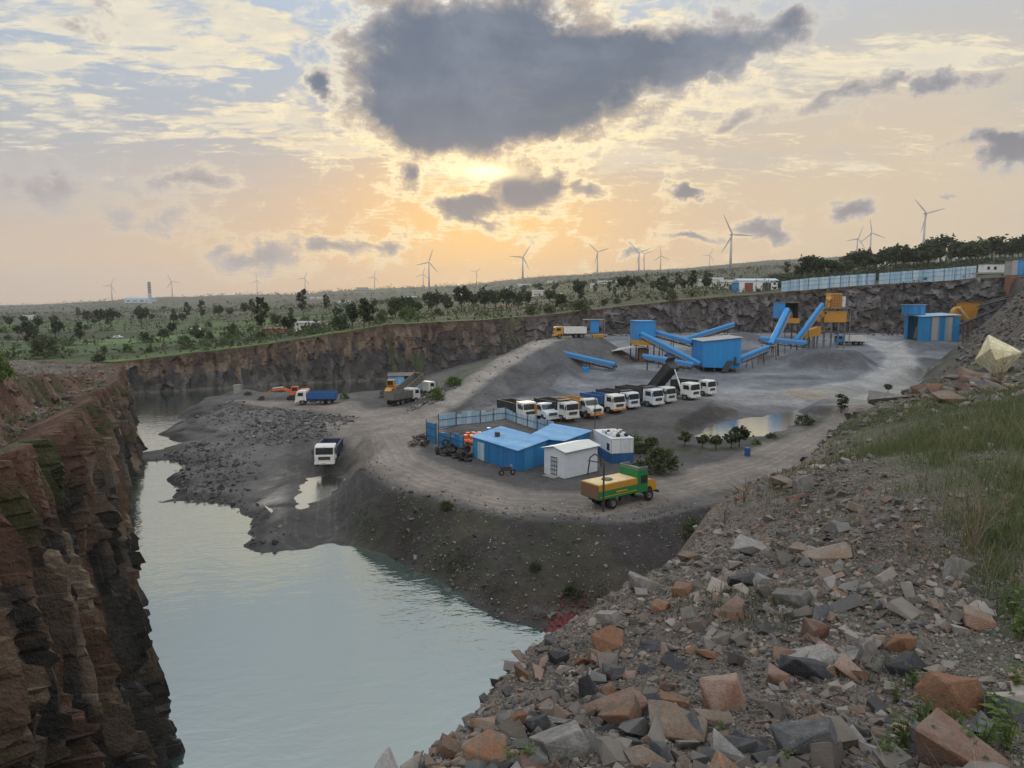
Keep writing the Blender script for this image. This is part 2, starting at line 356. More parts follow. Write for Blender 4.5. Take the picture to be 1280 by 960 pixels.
    zL = zl + np.minimum(0, edge * slope) + n1 * rough * 2 + n2 * rough
    z = np.maximum(zlow * (inside | (sl > -25)) - 99 * (~(inside | (sl > -25))), np.where(inside & (sl > 40), -99, zL))
    if full: return z, dict(sl=sl, si=si, zL=zL, zlow=zlow, zp=zp, zy=zy, zr=zr, dr=d, sdp=sdp, n1=n1, n2=n2, s1=s1, s2=s2, sd=sd)
    return z
def tz(x, y): return float(terrain(np.array([x]), np.array([y]))[0])
_ts = 2.5 * np.exp(np.arange(0, 1400) * math.log(9000 / 2.5) / 1400)
def hit(px, py, dmin=2.5):
    """where the line of sight through a photo pixel meets the ground"""
    h, dy_, dz_ = ray(px, py); Y = _ts[_ts >= dmin]; t = Y / dy_
    z = terrain(h * t, Y); below = np.nonzero(CAM_Z + dz_ * t <= z)[0]
    if len(below) == 0: k = len(Y) - 1
    else: k = below[0]
    y = float(Y[k]); return Vector((h * y / dy_, y, float(z[k])))
# ------------------------------------------------------------------ object helpers
def tag(o, label=None, cat=None, group=None, kind=None):
    if label: o['label'] = label
    if cat: o['category'] = cat
    if group: o['group'] = group
    if kind: o['kind'] = kind
    return o
def empty(name, loc=(0, 0, 0), rz=0.0):
    o = bpy.data.objects.new(name, None); sc.collection.objects.link(o)
    o.location = loc; o.rotation_euler = (0, 0, rz); o.empty_display_size = .5
    return o
def link_mesh(name, me, parent=None):
    o = bpy.data.objects.new(name, me); sc.collection.objects.link(o)
    if parent is not None: o.parent = parent
    return o
def np_mesh(name, V, Fq, mat=None, smooth_=True, col=None, attrs=None):
    me = bpy.data.meshes.new(name); V = np.ascontiguousarray(V, np.float32); Fq = np.ascontiguousarray(Fq, np.int32)
    k = Fq.shape[1]
    me.vertices.add(len(V)); me.vertices.foreach_set('co', V.ravel())
    me.loops.add(Fq.size); me.loops.foreach_set('vertex_index', Fq.ravel())
    me.polygons.add(len(Fq)); me.polygons.foreach_set('loop_start', np.arange(0, Fq.size, k, dtype=np.int32))
    me.polygons.foreach_set('use_smooth', np.full(len(Fq), bool(smooth_)))
    if col is not None:
        a = me.color_attributes.new('Col', 'FLOAT_COLOR', 'POINT')
        a.data.foreach_set('color', np.ascontiguousarray(np.c_[col, np.ones(len(V))], np.float32).ravel())
    for k_, v in (attrs or {}).items():
        a = me.attributes.new(k_, 'FLOAT', 'POINT'); a.data.foreach_set('value', np.ascontiguousarray(v, np.float32))
    me.update(calc_edges=True); me.validate()
    if mat: me.materials.append(mat)
    return me
def grid_faces(nr, nc):
    i = np.arange(nr - 1)[:, None] * nc + np.arange(nc - 1)[None, :]; i = i.ravel()
    return np.c_[i, i + 1, i + nc + 1, i + nc]

# ------------------------------------------------------------------ materials
def new_mat(name):
    m = bpy.data.materials.new(name); m.use_nodes = True; E.nt = m.node_tree
    m.node_tree.nodes.clear()
    b = m.node_tree.nodes.new('ShaderNodeBsdfPrincipled'); o = m.node_tree.nodes.new('ShaderNodeOutputMaterial')
    m.node_tree.links.new(b.outputs[0], o.inputs[0])
    return m, b
def tex(obj=True):
    n = E.nt.nodes.new('ShaderNodeTexCoord'); return E(n.outputs['Object' if obj else 'Generated'])
def attr_n(name, out='Color'):
    n = E.nt.nodes.new('ShaderNodeAttribute'); n.attribute_name = name; return E(n.outputs[out])
def bump_n(h, strength=.5, dist=.1):
    n = E.nt.nodes.new('ShaderNodeBump'); n.inputs['Strength'].default_value = strength; n.inputs['Distance'].default_value = dist
    _lnk(E.nt, h, n.inputs['Height']); return E(n.outputs[0])
def setp(b, **k):
    for q, v in k.items(): _lnk(E.nt, v, b.inputs[q.replace('_', ' ')])
_pm = {}
def paint(name, c, rough=.5, metal=0.0, dirt=.25, dirtc=(.16, .14, .12), scale=1.5, spec=.4, bump=0.0):
    """painted or bare surface with dust and wear of its own shape"""
    if name in _pm: return _pm[name]
    m, b = new_mat(name); t = tex()
    n = noise_n(t, scale, 5, .62); n2 = noise_n(t, scale * 6, 4, .6)
    f = smooth(n * .7 + n2 * .4, .48, .78) * dirt
    col = mixc(f, c, dirtc); col = mixc(smooth(n2, .3, .75) * .22, col, tuple(x * .6 for x in c))
    setp(b, Base_Color=col, Roughness=lin(n, .3, .7, rough - .08, rough + .14), Metallic=metal)
    b.inputs['Specular IOR Level'].default_value = spec
    if bump: setp(b, Normal=bump_n(n2, .4, bump))
    _pm[name] = m; return m
def corrug(name, c, c2=None, pitch=.25, rough=.45, dirt=.3, axis=0, amp=.02):
    """profiled metal sheet: ribs in the bump, seams, rust streak stains"""
    if name in _pm: return _pm[name]
    m, b = new_mat(name); t = tex(); x, y, z = sep(t)
    s = x + y if axis == 0 else (x if axis == 1 else y)
    w = M_('SINE', s * (2 * math.pi / pitch))
    n = noise_n(xyz(s * 3.0, z * .25, 0.0), 1.2, 5, .6); n2 = noise_n(t, .8, 4, .6)
    seam = smooth(M_('ABSOLUTE', M_('FRACT', s / 1.05) - .5), .475, .495)
    pan = noise_n(xyz(M_('FLOOR', s / 1.05), 0.0, 0.0), 3.1, 0)
    col = mixc(smooth(pan, .40, .60) * .9, c, c2 or tuple(q * .75 for q in c))
    col = mixc(smooth(n * .6 + n2 * .5, .52, .8) * dirt, col, (.13, .09, .065))
    col = mixc(smooth(w, .55, .95) * .28, col, tuple(q * .45 for q in c)); col = mixc(seam * .6, col, (.05, .05, .06))
    setp(b, Base_Color=col, Roughness=lin(n2, .3, .7, rough - .05, rough + .2), Metallic=0.0, Normal=bump_n(w + seam * 1.5, .55, amp))
    _pm[name] = m; return m

def ground_mat():
    m, b = new_mat('ground_soil_and_gravel'); t = tex()
    c = attr_n('Col'); road = attr_n('road', 'Fac'); lat = attr_n('lat', 'Fac'); grassy = attr_n('grass', 'Fac'); wet = attr_n('wet', 'Fac')
    n0 = noise_n(t, .18, 5, .62); n1 = noise_n(t, 1.1, 5, .65); n2 = noise_n(t, 7.0, 4, .65)
    vor = E.nt.nodes.new('ShaderNodeTexVoronoi'); vor.inputs['Scale'].default_value = 3.2; vor.inputs['Randomness'].default_value = 1
    E.nt.links.new(t.s, vor.inputs['Vector'])
    stone = smooth(E(vor.outputs['Distance']), .32, .12) * smooth(n1, .45, .6) * (1.0 - road * .8) * (1.0 - grassy)
    f = lin(n0, .25, .75, .62, 1.36) * lin(n1, .25, .75, .72, 1.28) * lin(n2, .2, .8, .70, 1.30)
    col = mixc(1.0, c, xyz(f, f, f), 'MULTIPLY')
    sv = sep(E(vor.outputs['Color']))[0]
    col = mixc(stone * .55, col, mixc(sv, (.10, .09, .085), (.30, .26, .22)))
    # wheel tracks follow the lateral coordinate of the road
    tr = noise_n(xyz(lat * 1.7 + (n0 - .5) * 2.2, n0 * .3, 0.0), 1.3, 3, .6)
    rut = noise_n(xyz(lat * 4.0 + (n0 - .5) * 3.0, 1.0, 0.0), 1.5, 2, .5)
    patch = smooth(n1 * .6 + n0 * .5, .42, .66)
    tk = (smooth(tr, .42, .66) - .35) * road * patch
    col = mixc(M_('MAXIMUM', tk, 0.0) * .75, col, (.34, .30, .26))
    col = mixc(M_('MAXIMUM', smooth(rut, .56, .7) * road * patch, 0.0) * .42, col, (.09, .075, .065))
    hgt = n1 * .5 + n2 * .25 + stone * .35 + rut * road * .25
    setp(b, Base_Color=col, Roughness=M_('MAXIMUM', 0.92 - wet * .62, .2), Normal=bump_n(hgt, .8, .35))
    b.inputs['Specular IOR Level'].default_value = .25
    return m
def rock_mat(name='rock_face', bump=.25):
    m, b = new_mat(name); t = tex(); c = attr_n('Col')
    n0 = noise_n(t, .35, 5, .6); n1 = noise_n(t, 2.2, 6, .65); n2 = noise_n(t, 9.0, 4, .6)
    f = lin(n0, .25, .75, .6, 1.4) * lin(n1, .25, .75, .6, 1.35)
    col = mixc(1.0, c, xyz(f, f, f), 'MULTIPLY'); col = mixc(smooth(n2, .6, .75) * .3, col, (.03, .028, .026))
    setp(b, Base_Color=col, Roughness=.85, Normal=bump_n(n1 * .7 + n2 * .3, .9, bump))
    b.inputs['Specular IOR Level'].default_value = .3
    return m
def lerp(a, b, f): return a * (1 - f[:, None]) + np.asarray(b)[None, :] * f[:, None]

# ------------------------------------------------------------------ ground sheet
def spaced(a, b, f):
    out = [a]
    while out[-1] < b: out.append(out[-1] + f(out[-1]))
    return np.array(out)
gy = spaced(-40, 9600, lambda y: .9 if y < -2 else (.22 if y < 14 else (.34 if y < 60 else (.62 if y < 130 else (.85 if y < 245 else .014 * y - 2.4)))))
gxp = spaced(0, 7500, lambda x: .24 if x < 12 else (.42 if x < 34 else (.72 if x < 110 else (1.0 if x < 135 else .024 * x - 2.1))))
gx = np.r_[-gxp[::-1][:-1], gxp]
GX, GY = np.meshgrid(gx, gy); shp = GX.shape; fx, fy = GX.ravel(), GY.ravel()
GZ, info = terrain(fx, fy, True)
def grad_slope(Z):
    d0, d1 = np.gradient(Z.reshape(shp), gy, gx); return np.sqrt(d0 ** 2 + d1 ** 2).ravel()
SL = grad_slope(GZ)
N1, N2 = info['n1'], info['n2']
def nz(s, o=4, seed=0): return fbm(fx / s, fy / s, o, seed)
def pm(list_, pad=2.0):
    """soft mask of a plan polygon, ragged by noise"""
    s, _, _ = poly_sd(fx, fy, list_); return sstep(s + N1 * pad * 2.2 + N2 * pad * .8, -pad * .5, pad * .5)
def colour_ground():
    n = len(fx); land = info['zL'] >= info['zlow'] - .02
    a5 = nz(5, 4, 60); a20 = nz(20, 4, 61); a2 = nz(1.6, 3, 62); a60 = nz(60, 4, 63)
    grass = np.zeros(n); road = np.zeros(n); lat = np.zeros(n); wet = np.zeros(n)
    # pit floor
    c = np.tile(np.array([.115, .108, .104]), (n, 1))
    c = lerp(c, (.066, .064, .064), sstep(a20 + a5 * .5, -.1, .25))
    yard = sstep(info['sdp'], 0, 4) * sstep(fy + a20 * 30, 100, 125)
    c = lerp(c, (.158, .166, .182), yard); c = lerp(c, (.232, .238, .248), yard * sstep(nz(14, 5, 66) + .5 * fbm(fx / 18, fy / 4, 4, 71), .0, .28))
    c = lerp(c, (.105, .11, .122), yard * sstep(fbm(fx / 20, fy / 6, 4, 73), .08, .25))
    for mx, my, h, r in MOUNDS[:16]:
        c = lerp(c, (.082, .084, .092), sstep(-np.hypot(fx - mx, fy - my) + a5 * 3, -r * .85, -r * .6) * .85)
    comp = sstep(info['sdp'], 0, 3) * (1 - yard)
    c = lerp(c, (.085, .079, .078), comp * .7)
    bank = sstep(SL, .24, .38) * (fy < 140) * (1 - yard)
    c = lerp(c, (.044, .039, .037), bank); c = lerp(c, (.070, .054, .045), bank * sstep(a5, .0, .2) * .8)
    flatm = pm([O2(*p, .8) for p in [(335, 625), (350, 590), (395, 575), (470, 570), (500, 625), (480, 670), (430, 670), (370, 668), (320, 665)]], 3)
    c = lerp(c, (.052, .050, .049), flatm * .92)
    pale = pm([O2(*p, .8) for p in [(325, 628), (352, 592), (395, 585), (440, 580), (470, 590), (440, 615), (390, 640), (345, 648)]], 4) * sstep(a5 + a2 * .6, -.1, .12)
    c = lerp(c, (.40, .375, .34), pale * .9)
    rampbank = sstep(-info['dr'], -16, -10) * (info['zr'] > info['zp'] - 2)
    c = lerp(c, (.078, .075, .074), rampbank * .75)
    for nm, (pl, hw) in ROADS.items():
        d, i, t = poly_sd(fx, fy, pl, False); P = np.array(pl)
        m = sstep(-d + N1 * 2.2 + N2 * .8, -hw - 1.0, -hw + 1.2) * (~land)
        A = P[i]; B = P[np.minimum(i + 1, len(P) - 1)]
        cr = (B[:, 0] - A[:, 0]) * (fy - A[:, 1]) - (B[:, 1] - A[:, 1]) * (fx - A[:, 0]); s = np.sign(cr) * d
        up = m > road; road = np.maximum(road, m * (.3 if nm == 'flat' else 1)); lat = np.where(up | (m > .5), s, lat)
        tone = {'back': (.35, .345, .335), 'yard': (.235, .23, .225), 'flat': (.066, .063, .061), 'ramp': (.28, .255, .23)}.get(nm, (.198, .172, .150))
        c = lerp(c, tone, m * .85)
    jn = pm([O2(*p) for p in [(400, 535, 2.5), (440, 520, 2.8), (490, 505, 3.2), (545, 512, 4.6), (540, 540, 4.2), (500, 575, 4.4), (470, 575, 4.0), (445, 555, 3.5)]], 3) * (~land)
    c = lerp(c, (.195, .172, .152), jn * .8); road = np.maximum(road, jn * .6)
    wm = pm(PUD2, 3) * (~land); c = lerp(c, (.20, .19, .175), wm * .8); wet = np.maximum(wet, wm * .7)
    c = lerp(c, (.30, .225, .15), sstep(-np.hypot(fx - O2(1010, 492, 5.8)[0], (fy - O2(1010, 492, 5.8)[1]) * .9) + a5 * 3, -5.5, -3.5) * .55)
    shore = sstep(-GZ, -.55, -.1); c = lerp(c, (.050, .047, .045), shore * .8); wet = np.maximum(wet, shore * .5)
    red = pm([O2(*p) for p in [(668, 795, .1), (675, 775, .6), (700, 757, 1.2), (735, 750, 1.6), (748, 768, 1.0), (725, 800, .1), (690, 806, 0)]], .8)
    c = lerp(c, (.13, .030, .026), red * .95)
    gb = bank * sstep(a5 + a20 * .6, .06, .22) * sstep(info['sdp'], -12, -1); c = lerp(c, (.043, .052, .032), gb * .5); grass = np.maximum(grass, gb * .6)
    gr2 = pm([O2(*p) for p in [(585, 455, 5), (640, 430, 8), (655, 432, 9), (600, 475, 6), (555, 492, 4.5), (545, 478, 4)]], 3) * (~land); c = lerp(c, (.075, .085, .05), gr2 * .7); grass = np.maximum(grass, gr2 * .5)
    hedge = pm([O2(*p, 4.6) for p in [(790, 565), (860, 567), (935, 560), (990, 545), (1040, 520), (1040, 514), (985, 536), (930, 548), (860, 556), (790, 556)]], 1.0) * (~land)
    c = lerp(c, (.048, .056, .030), hedge * .85 * sstep(a2, -.3, .1)); grass = np.maximum(grass, hedge * .5)
    # land round the pit
    L = land.astype(float)
    soil = np.tile(np.array([.115, .098, .083]), (n, 1)); soil = lerp(soil, (.135, .117, .100), sstep(a2 + a5, .0, .35)); soil = lerp(soil, (.072, .061, .053), sstep(-a5 - a2 * .5, .05, .3))
    g_r = sstep(fx - (1.4 + .40 * np.clip(fy, 0, 60)) + a5 * 5 + a2 * 3, -.9, 1.6) * (fy < 75)
    g_p = sstep(a5 + .5 * a20 + a2 * .3, .10, .26) * .8 * (fx > -8) * (fy < 75)
    gs = np.maximum(g_r, g_p)
    lft = (fx < -6) * (fy < 140); soil = lerp(soil, (.12, .062, .043), sstep(SL, .35, .8) * lft * .8)
    soil = lerp(soil, (.055, .066, .032), lft * sstep(info['sl'], -4.5, -3.0) * sstep(a2 + a5, -.15, .15) * sstep(SL, .7, .4))
    g_l = sstep(a20 + a5 * .7, .0, .2) * (fx < -14) * (fy < 150); gs = np.maximum(gs, g_l * .8)
    soil = lerp(soil, (.050, .060, .030), gs * .8)
    # farmland beyond the rim
    th = .32; ux = fx * math.cos(th) + fy * math.sin(th); uy = -fx * math.sin(th) + fy * math.cos(th)
    sc_ = 1 + np.clip(fy - 300, 0, 4000) / 1500
    cid, _, _, d1, d2 = worley(ux / (95 * sc_) + a60 * .3, uy / (46 * sc_) + a60 * .3, 5)
    pal = np.array([[.060, .100, .034], [.085, .140, .042], [.044, .060, .028], [.088, .080, .050], [.065, .095, .038], [.050, .068, .031], [.105, .088, .060], [.066, .112, .036]])
    fc = pal[np.minimum((cid * 8).astype(int), 7)] * (1 + .5 * a5[:, None] + .6 * a20[:, None])
    brownside = sstep(fx / np.maximum(fy, 1), .02, .16); fc = lerp(fc, (.092, .078, .056), brownside * .6 * (fy > 150))
    hedges = 1 - sstep((d2 - d1), .03, .10); fc = lerp(fc, (.026, .036, .018), hedges * .9)
    dark = sstep(a60 + a20 * .5, .04, .2); fc = lerp(fc, (.045, .055, .030), dark * .5)
    hill = sstep(fy + a60 * 500, 1000, 1900); fc = lerp(fc, (.088, .086, .062), hill * .75); fc = lerp(fc, (.045, .053, .034), hill * sstep(nz(90, 5, 77), .0, .2) * .7)
    strip = sstep(-np.abs(info['sl'] + 6) + a5 * 5, -7.5, -3) * (fx < 8) * (fy > 150); fc = lerp(fc, (.105, .145, .04), strip * .85)
    w = np.where(fx > 0, sstep(fy, 60, 160), sstep(fy, 139, 168))
    lc = soil * (1 - w[:, None]) + fc * w[:, None]; grass = np.where(land, np.maximum(gs * (1 - w), w * .7), grass)
    rockw = L * sstep(SL, .8, 1.4) * (fx > 20) * (fy > 60)
    lc = lerp(lc, (.085, .075, .07), rockw); rightbank = (fx > 60) * (fy > 60) * (fy < 215) * sstep(-info['sl'], -30, 0) * (1 - sstep(-info['sl'], 8, 30)); lc = lerp(lc, (.088, .077, .07), rightbank * .85)
    rd = np.abs(fy - (352 + fx * .10)) * 1.0; lc = lerp(lc, (.17, .16, .145), sstep(-rd, -4, -2.5) * (fx < -20) * L)
    c = c * (1 - L[:, None]) + lc * L[:, None]
    return np.clip(c, .01, .8), road * (1 - L), lat, grass, wet * (1 - L)
gc, groad, glat, ggrass, gwet = colour_ground()
GM = ground_mat()
ground = link_mesh('ground', np_mesh('ground', np.c_[fx, fy, GZ], grid_faces(*shp), GM, True, gc, dict(road=groad, lat=glat, grass=ggrass, wet=gwet)))
tag(ground, kind='structure')

# ------------------------------------------------------------------ cliffs
def strip_cliff(name, base, top, topz, botz, step, hstep, disp, colour, mat):
    """a rock face between a base line and a set back top line, broken into tilted blocks"""
    base = np.array(base, float); top = np.array(top, float)
    seg = np.r_[0, np.cumsum(np.hypot(*np.diff(base, axis=0).T))]
    s = [0.0]
    while s[-1] < seg[-1]: s.append(s[-1] + step(float(np.interp(s[-1], seg, base[:, 1]))))
    s = np.array(s[:-1] + [seg[-1]])
    bi = np.c_[np.interp(s, seg, base[:, 0]), np.interp(s, seg, base[:, 1])]; ti = np.c_[np.interp(s, seg, top[:, 0]), np.interp(s, seg, top[:, 1])]
    zt = np.interp(s, seg, topz); zb = np.interp(s, seg, botz)
    nh = int(max(zt - zb) / hstep) + 1; f = np.linspace(0, 1, nh)
    S = np.repeat(s[:, None], nh, 1); H = zb[:, None] + (zt - zb)[:, None] * f[None, :]
    X = bi[:, 0:1] + (ti - bi)[:, 0:1] * f; Y = bi[:, 1:2] + (ti - bi)[:, 1:2] * f
    d = np.gradient(bi, axis=0); d /= np.hypot(d[:, 0], d[:, 1])[:, None]; k = max(3, int(len(s) / 60)) | 1
    nx = np.convolve(np.pad(d[:, 1], k // 2, 'edge'), np.ones(k) / k, 'valid'); ny = np.convolve(np.pad(-d[:, 0], k // 2, 'edge'), np.ones(k) / k, 'valid')
    D, C = disp(S.ravel(), H.ravel(), np.repeat(f[None, :], len(s), 0).ravel()), None
    off, ids = D; off = off.reshape(S.shape)
    X = X + nx[:, None] * off; Y = Y + ny[:, None] * off
    C = colour(S.ravel(), H.ravel(), np.repeat(zt[:, None], nh, 1).ravel(), ids)
    # a shoulder that runs back into the land
    V = np.c_[X.ravel(), Y.ravel(), H.ravel()].reshape(len(s), nh, 3)
    lip = V[:, -1:, :].copy(); lip[:, 0, 0] -= nx * 3.0; lip[:, 0, 1] -= ny * 3.0; lip[:, 0, 2] -= np.where(np.interp(s, [0, 2], [1, 1]) > 0, 1.3, 0)
    V = np.concatenate([V, lip], 1); C = np.concatenate([C.reshape(len(s), nh, 3), C.reshape(len(s), nh, 3)[:, -1:, :]], 1)
    return link_mesh(name, np_mesh(name, V.reshape(-1, 3), grid_faces(len(s), nh + 1)[:, ::-1], mat, False, C.reshape(-1, 3)))
RM = rock_mat()
ys = np.r_[np.arange(4, 137, 1.0), 137]
lb = [(lc_base(y), y) for y in ys] + [(-80, 142.5), (-98, 148), (-112, 152)]
lt = [(lc_base(y) - SETB * lc_top(y), y + .0) for y in ys] + [(-82, 140.5), (-98, 146), (-112, 150)]
ltz = [float(lc_top(y)) + .25 for y in ys] + [10.2, 10.2, 10.2]
def near_disp(S, H, f):
    """stepped columns: every block keeps a steep face and ends in a ledge"""
    q = S + H * .06 + fbm(S / 5, H / 7, 3, 31) * 1.2; h2 = H + fbm(S / 1.1, H / 9, 2, 34) * 6.0
    c, ox, oy, d1, d2 = worley(q / 1.05, h2 / 7.5, 11); t1 = np.modf(c * 917.3)[0]; u1 = np.modf(c * 577.1)[0]
    c2, px2, py2, e1, e2 = worley(q / .46 + 3.3, h2 / 3.6 + .2 * S, 12); t2 = np.modf(c2 * 431.7)[0]; u2 = np.modf(c2 * 733.9)[0]
    c3, px3, py3, g1_, g2_ = worley(S / .24, H / .9, 13); t3 = np.modf(c3 * 217.7)[0] - .5
    d = (c - .5) * .95 - (.2 + 1.5 * t1) * ox + (u1 - .35) * 1.3 * oy + (c2 - .5) * .42 - (.1 + .7 * t2) * px2 + (u2 - .4) * .7 * py2 + (c3 - .5) * .03 - t3 * .10 * px3 + fbm(S / 10, H / 14, 3, 32) * 1.6
    d += fbm(S / .42, H / 7.0, 3, 35) * .42
    d -= np.where(d2 - d1 < .05, .25, 0) + np.where(e2 - e1 < .05, .10, 0) + .42 * sstep(np.abs(fbm(S / 1.1, H / 15, 3, 36)), .035, .0)
    return d * (1 - .55 * sstep(f, .88, 1)) - .5, (c, c2, c3)
def near_col(S, H, zt, ids):
    c, c2, c3 = ids; depth = zt - H; n = fbm(S / 7, H / 5, 4, 33)
    dk = np.tile(np.array([.046, .043, .041]), (len(S), 1)); dk = lerp(dk, (.092, .085, .077), sstep(c2, .55, .9))
    tan = lerp(np.tile(np.array([.125, .098, .070]), (len(S), 1)), (.22, .175, .125), sstep(np.modf(c2 * 91.7)[0], .3, .9)); rust = np.array([.13, .076, .050])
    m = sstep(c * .45 + c2 * .55 + n * .5 - depth * .012, .57, .63); o = dk * (1 - m[:, None]) + tan * m[:, None]
    o = lerp(o, rust, sstep(np.modf(c2 * 37.7)[0] + n * .5, .72, .82) * .7 * (depth < 8))
    o = lerp(o, (.125, .066, .046), sstep(-depth + n * 2.5, -2.4, -.9) * .7)
    o = lerp(o, (.06, .075, .034), sstep(n + .2 * np.sin(S), .16, .3) * (depth < 2.2) * .8)
    o = lerp(o, (.030, .029, .028), sstep(-H, -1.0, 0) * .7)
    return o
cl = strip_cliff('rock_cliff', lb, lt, ltz, [-1.2] * len(lb), lambda y: float(np.clip(y * .0040, .075, .5)), .14, near_disp, near_col, RM); tag(cl, kind='structure')
# the far faces
FP = np.array([(azx(px, D), D) for px, D in FAR]); FP = np.r_[[(-116, 158)], FP]
fs = np.r_[0, np.cumsum(np.hypot(*np.diff(FP, axis=0).T))]; q = np.arange(0, fs[-1], 3.0); FPx = np.c_[np.interp(q, fs, FP[:, 0]), np.interp(q, fs, FP[:, 1])]
dd = np.gradient(FPx, axis=0); dd /= np.hypot(dd[:, 0], dd[:, 1])[:, None]
FB = FPx + np.c_[dd[:, 1], -dd[:, 0]] * 5.4; FT = FPx + np.c_[dd[:, 1], -dd[:, 0]] * 1.2
ftz = terrain(FPx[:, 0] - dd[:, 1] * 2.5, FPx[:, 1] + dd[:, 0] * 2.5)[0:] + .1
fbz = np.minimum(terrain(FB[:, 0], FB[:, 1]), terrain(FB[:, 0] + dd[:, 1] * 2, FB[:, 1] - dd[:, 0] * 2)) - .8; fbz = np.maximum(fbz, -1.5)
def far_disp(S, H, f):
    q_ = S + fbm(S / 9, H / 9, 3, 51) * 4; rough = sstep(S, 110, 160)
    a, c, e = facets(q_ / 2.6, H / 9.0, 41, 1.4); b, c2, e2 = facets(q_ / 1.3, H / 2.2, 42, 1.3); r, c3, e3 = facets(S / 3.0, H / 2.2, 43, 1.6)
    d = (a * 1.2 + b * .5) * (1 - rough * .6) + (r * 1.05 + b * .8 + fbm(S / .9, H / 6, 3, 57) * .9) * rough + fbm(S / 16, H / 14, 3, 52) * 3.0 + fbm(S / .8, H / 8, 3, 56) * .8 * (1 - rough)
    return d, (c, c2, c3)
def far_col(S, H, zt, ids):
    c, c2, c3 = ids; depth = zt - H; n = fbm(S / 12, H / 6, 4, 53); hgt = depth / np.maximum(zt + .5, 1); right = sstep(S, 105, 165)
    o = lerp(np.tile(np.array([.050, .047, .048]), (len(S), 1)), (.088, .080, .078), sstep(c2, .45, .9))
    n9 = fbm(S / 1.3, H / 7, 3, 55)
    tan = lerp(np.tile(np.array([.105, .070, .048]), (len(S), 1)), (.185, .135, .09), sstep(c2 + n9 * 1.2, .3, .95))
    m = .70 * sstep(-hgt + n * .45 + n9 * .7 + (c2 - .5) * .25, -.50, -.22) * (1 - right); o = o * (1 - m[:, None]) + tan * m[:, None]
    gr = lerp(np.tile(np.array([.070, .067, .069]), (len(S), 1)), (.145, .138, .138), sstep(c3 * .5 + c2 * .5, .45, .85)); gr = lerp(gr, (.095, .075, .064), sstep(n, .06, .25) * .5)
    o = o * (1 - right[:, None]) + gr * right[:, None]
    o = lerp(o, (.070, .048, .035), sstep(-depth + n * 2, -1.6, -.5) * .8)
    o = lerp(o, (.13, .125, .12), (sstep(-H, -.9, -.2)) * (1 - right) * .6)
    return o
fc_ = strip_cliff('quarry_cliff', FB, FT, ftz, fbz, lambda y: .45, .38, far_disp, far_col, rock_mat('far_rock_face', .4)); tag(fc_, kind='structure')

# ------------------------------------------------------------------ water
def water_mat(name, body, refl0, scale, strength, rough=.03):
    m, b = new_mat(name); t = tex(); x, y, z = sep(t)
    b.inputs['Roughness'].default_value = .6; setp(b, Base_Color=body)
    wv = noise_n(xyz(x * .55 + y * .25, y * 1.25 - x * .35, 0.0), scale, 3, .55, .4); wv2 = noise_n(xyz(x * .9, y * 1.3, 4.0), scale * 3.3, 2, .5); calm = smooth(noise_n(t, .035, 3, .5), .35, .6)
    nr = bump_n((wv + wv2 * .35) * (calm * .5 + .5), strength, .12)
    gl = E.nt.nodes.new('ShaderNodeBsdfGlossy'); gl.inputs['Roughness'].default_value = rough; gl.inputs['Color'].default_value = (.80, .815, .765, 1)
    E.nt.links.new(nr.s, gl.inputs['Normal']); E.nt.links.new(nr.s, b.inputs['Normal'])
    fr = E.nt.nodes.new('ShaderNodeFresnel'); fr.inputs['IOR'].default_value = 1.5; E.nt.links.new(nr.s, fr.inputs['Normal'])
    mx = E.nt.nodes.new('ShaderNodeMixShader'); _lnk(E.nt, lin(E(fr.outputs[0]), 0, .6, refl0, 1.0), mx.inputs[0])
    out = [q for q in E.nt.nodes if q.type == 'OUTPUT_MATERIAL'][0]
    E.nt.links.new(b.outputs[0], mx.inputs[1]); E.nt.links.new(gl.outputs[0], mx.inputs[2]); E.nt.links.new(mx.outputs[0], out.inputs[0])
    return m
def sheet(name, pts, z, mat):
    me = bpy.data.meshes.new(name); me.from_pydata([(p[0], p[1], z) for p in pts], [], [list(range(len(pts)))]); me.materials.append(mat); me.update()
    if me.polygons[0].normal.z < 0: me.flip_normals()
    return tag(link_mesh(name, me), kind='structure')
sheet('water', [(-130, -8), (10, -8), (20, 60), (10, 120), (5, 225), (-130, 225)], 0, water_mat('lake_water', (.034, .070, .054), .36, .62, .42, .05))
def grow(P, d):
    c = np.mean(np.array(P), 0); return [tuple(c + (np.array(p) - c) * d) for p in P]
sheet('bench_water', PUD3, .79, water_mat('bench_water', (.10, .095, .085), .55, 3.0, .12, .10)); sheet('puddle_water', grow(PUD1, 1.25), 4.33, water_mat('puddle_water', (.25, .22, .17), .80, 2.5, .09, .10)); sheet('mudflat_water', grow(PUD2, 1.0), 5.38, water_mat('mudflat_water', (.20, .19, .165), .40, 3.0, .35, .22))

# ------------------------------------------------------------------ haze
HZ = 0.8e-4
hm = bpy.data.materials.new('haze'); hm.use_nodes = True; hn = hm.node_tree; hn.nodes.clear()
pv = hn.nodes.new('ShaderNodeVolumePrincipled'); pv.inputs['Density'].default_value = HZ; pv.inputs['Color'].default_value = (.93, .94, .96, 1); pv.inputs['Anisotropy'].default_value = .35
ho = hn.nodes.new('ShaderNodeOutputMaterial'); hn.links.new(pv.outputs[0], ho.inputs['Volume'])
def box_obj(name, lo, hi, mat):
    v = [(x, y, z) for x in (lo[0], hi[0]) for y in (lo[1], hi[1]) for z in (lo[2], hi[2])]
    f = [(0, 1, 3, 2), (4, 6, 7, 5), (0, 4, 5, 1), (2, 3, 7, 6), (0, 2, 6, 4), (1, 5, 7, 3)]
    me = bpy.data.meshes.new(name); me.from_pydata(v, [], f); me.materials.append(mat); me.update(); return link_mesh(name, me)
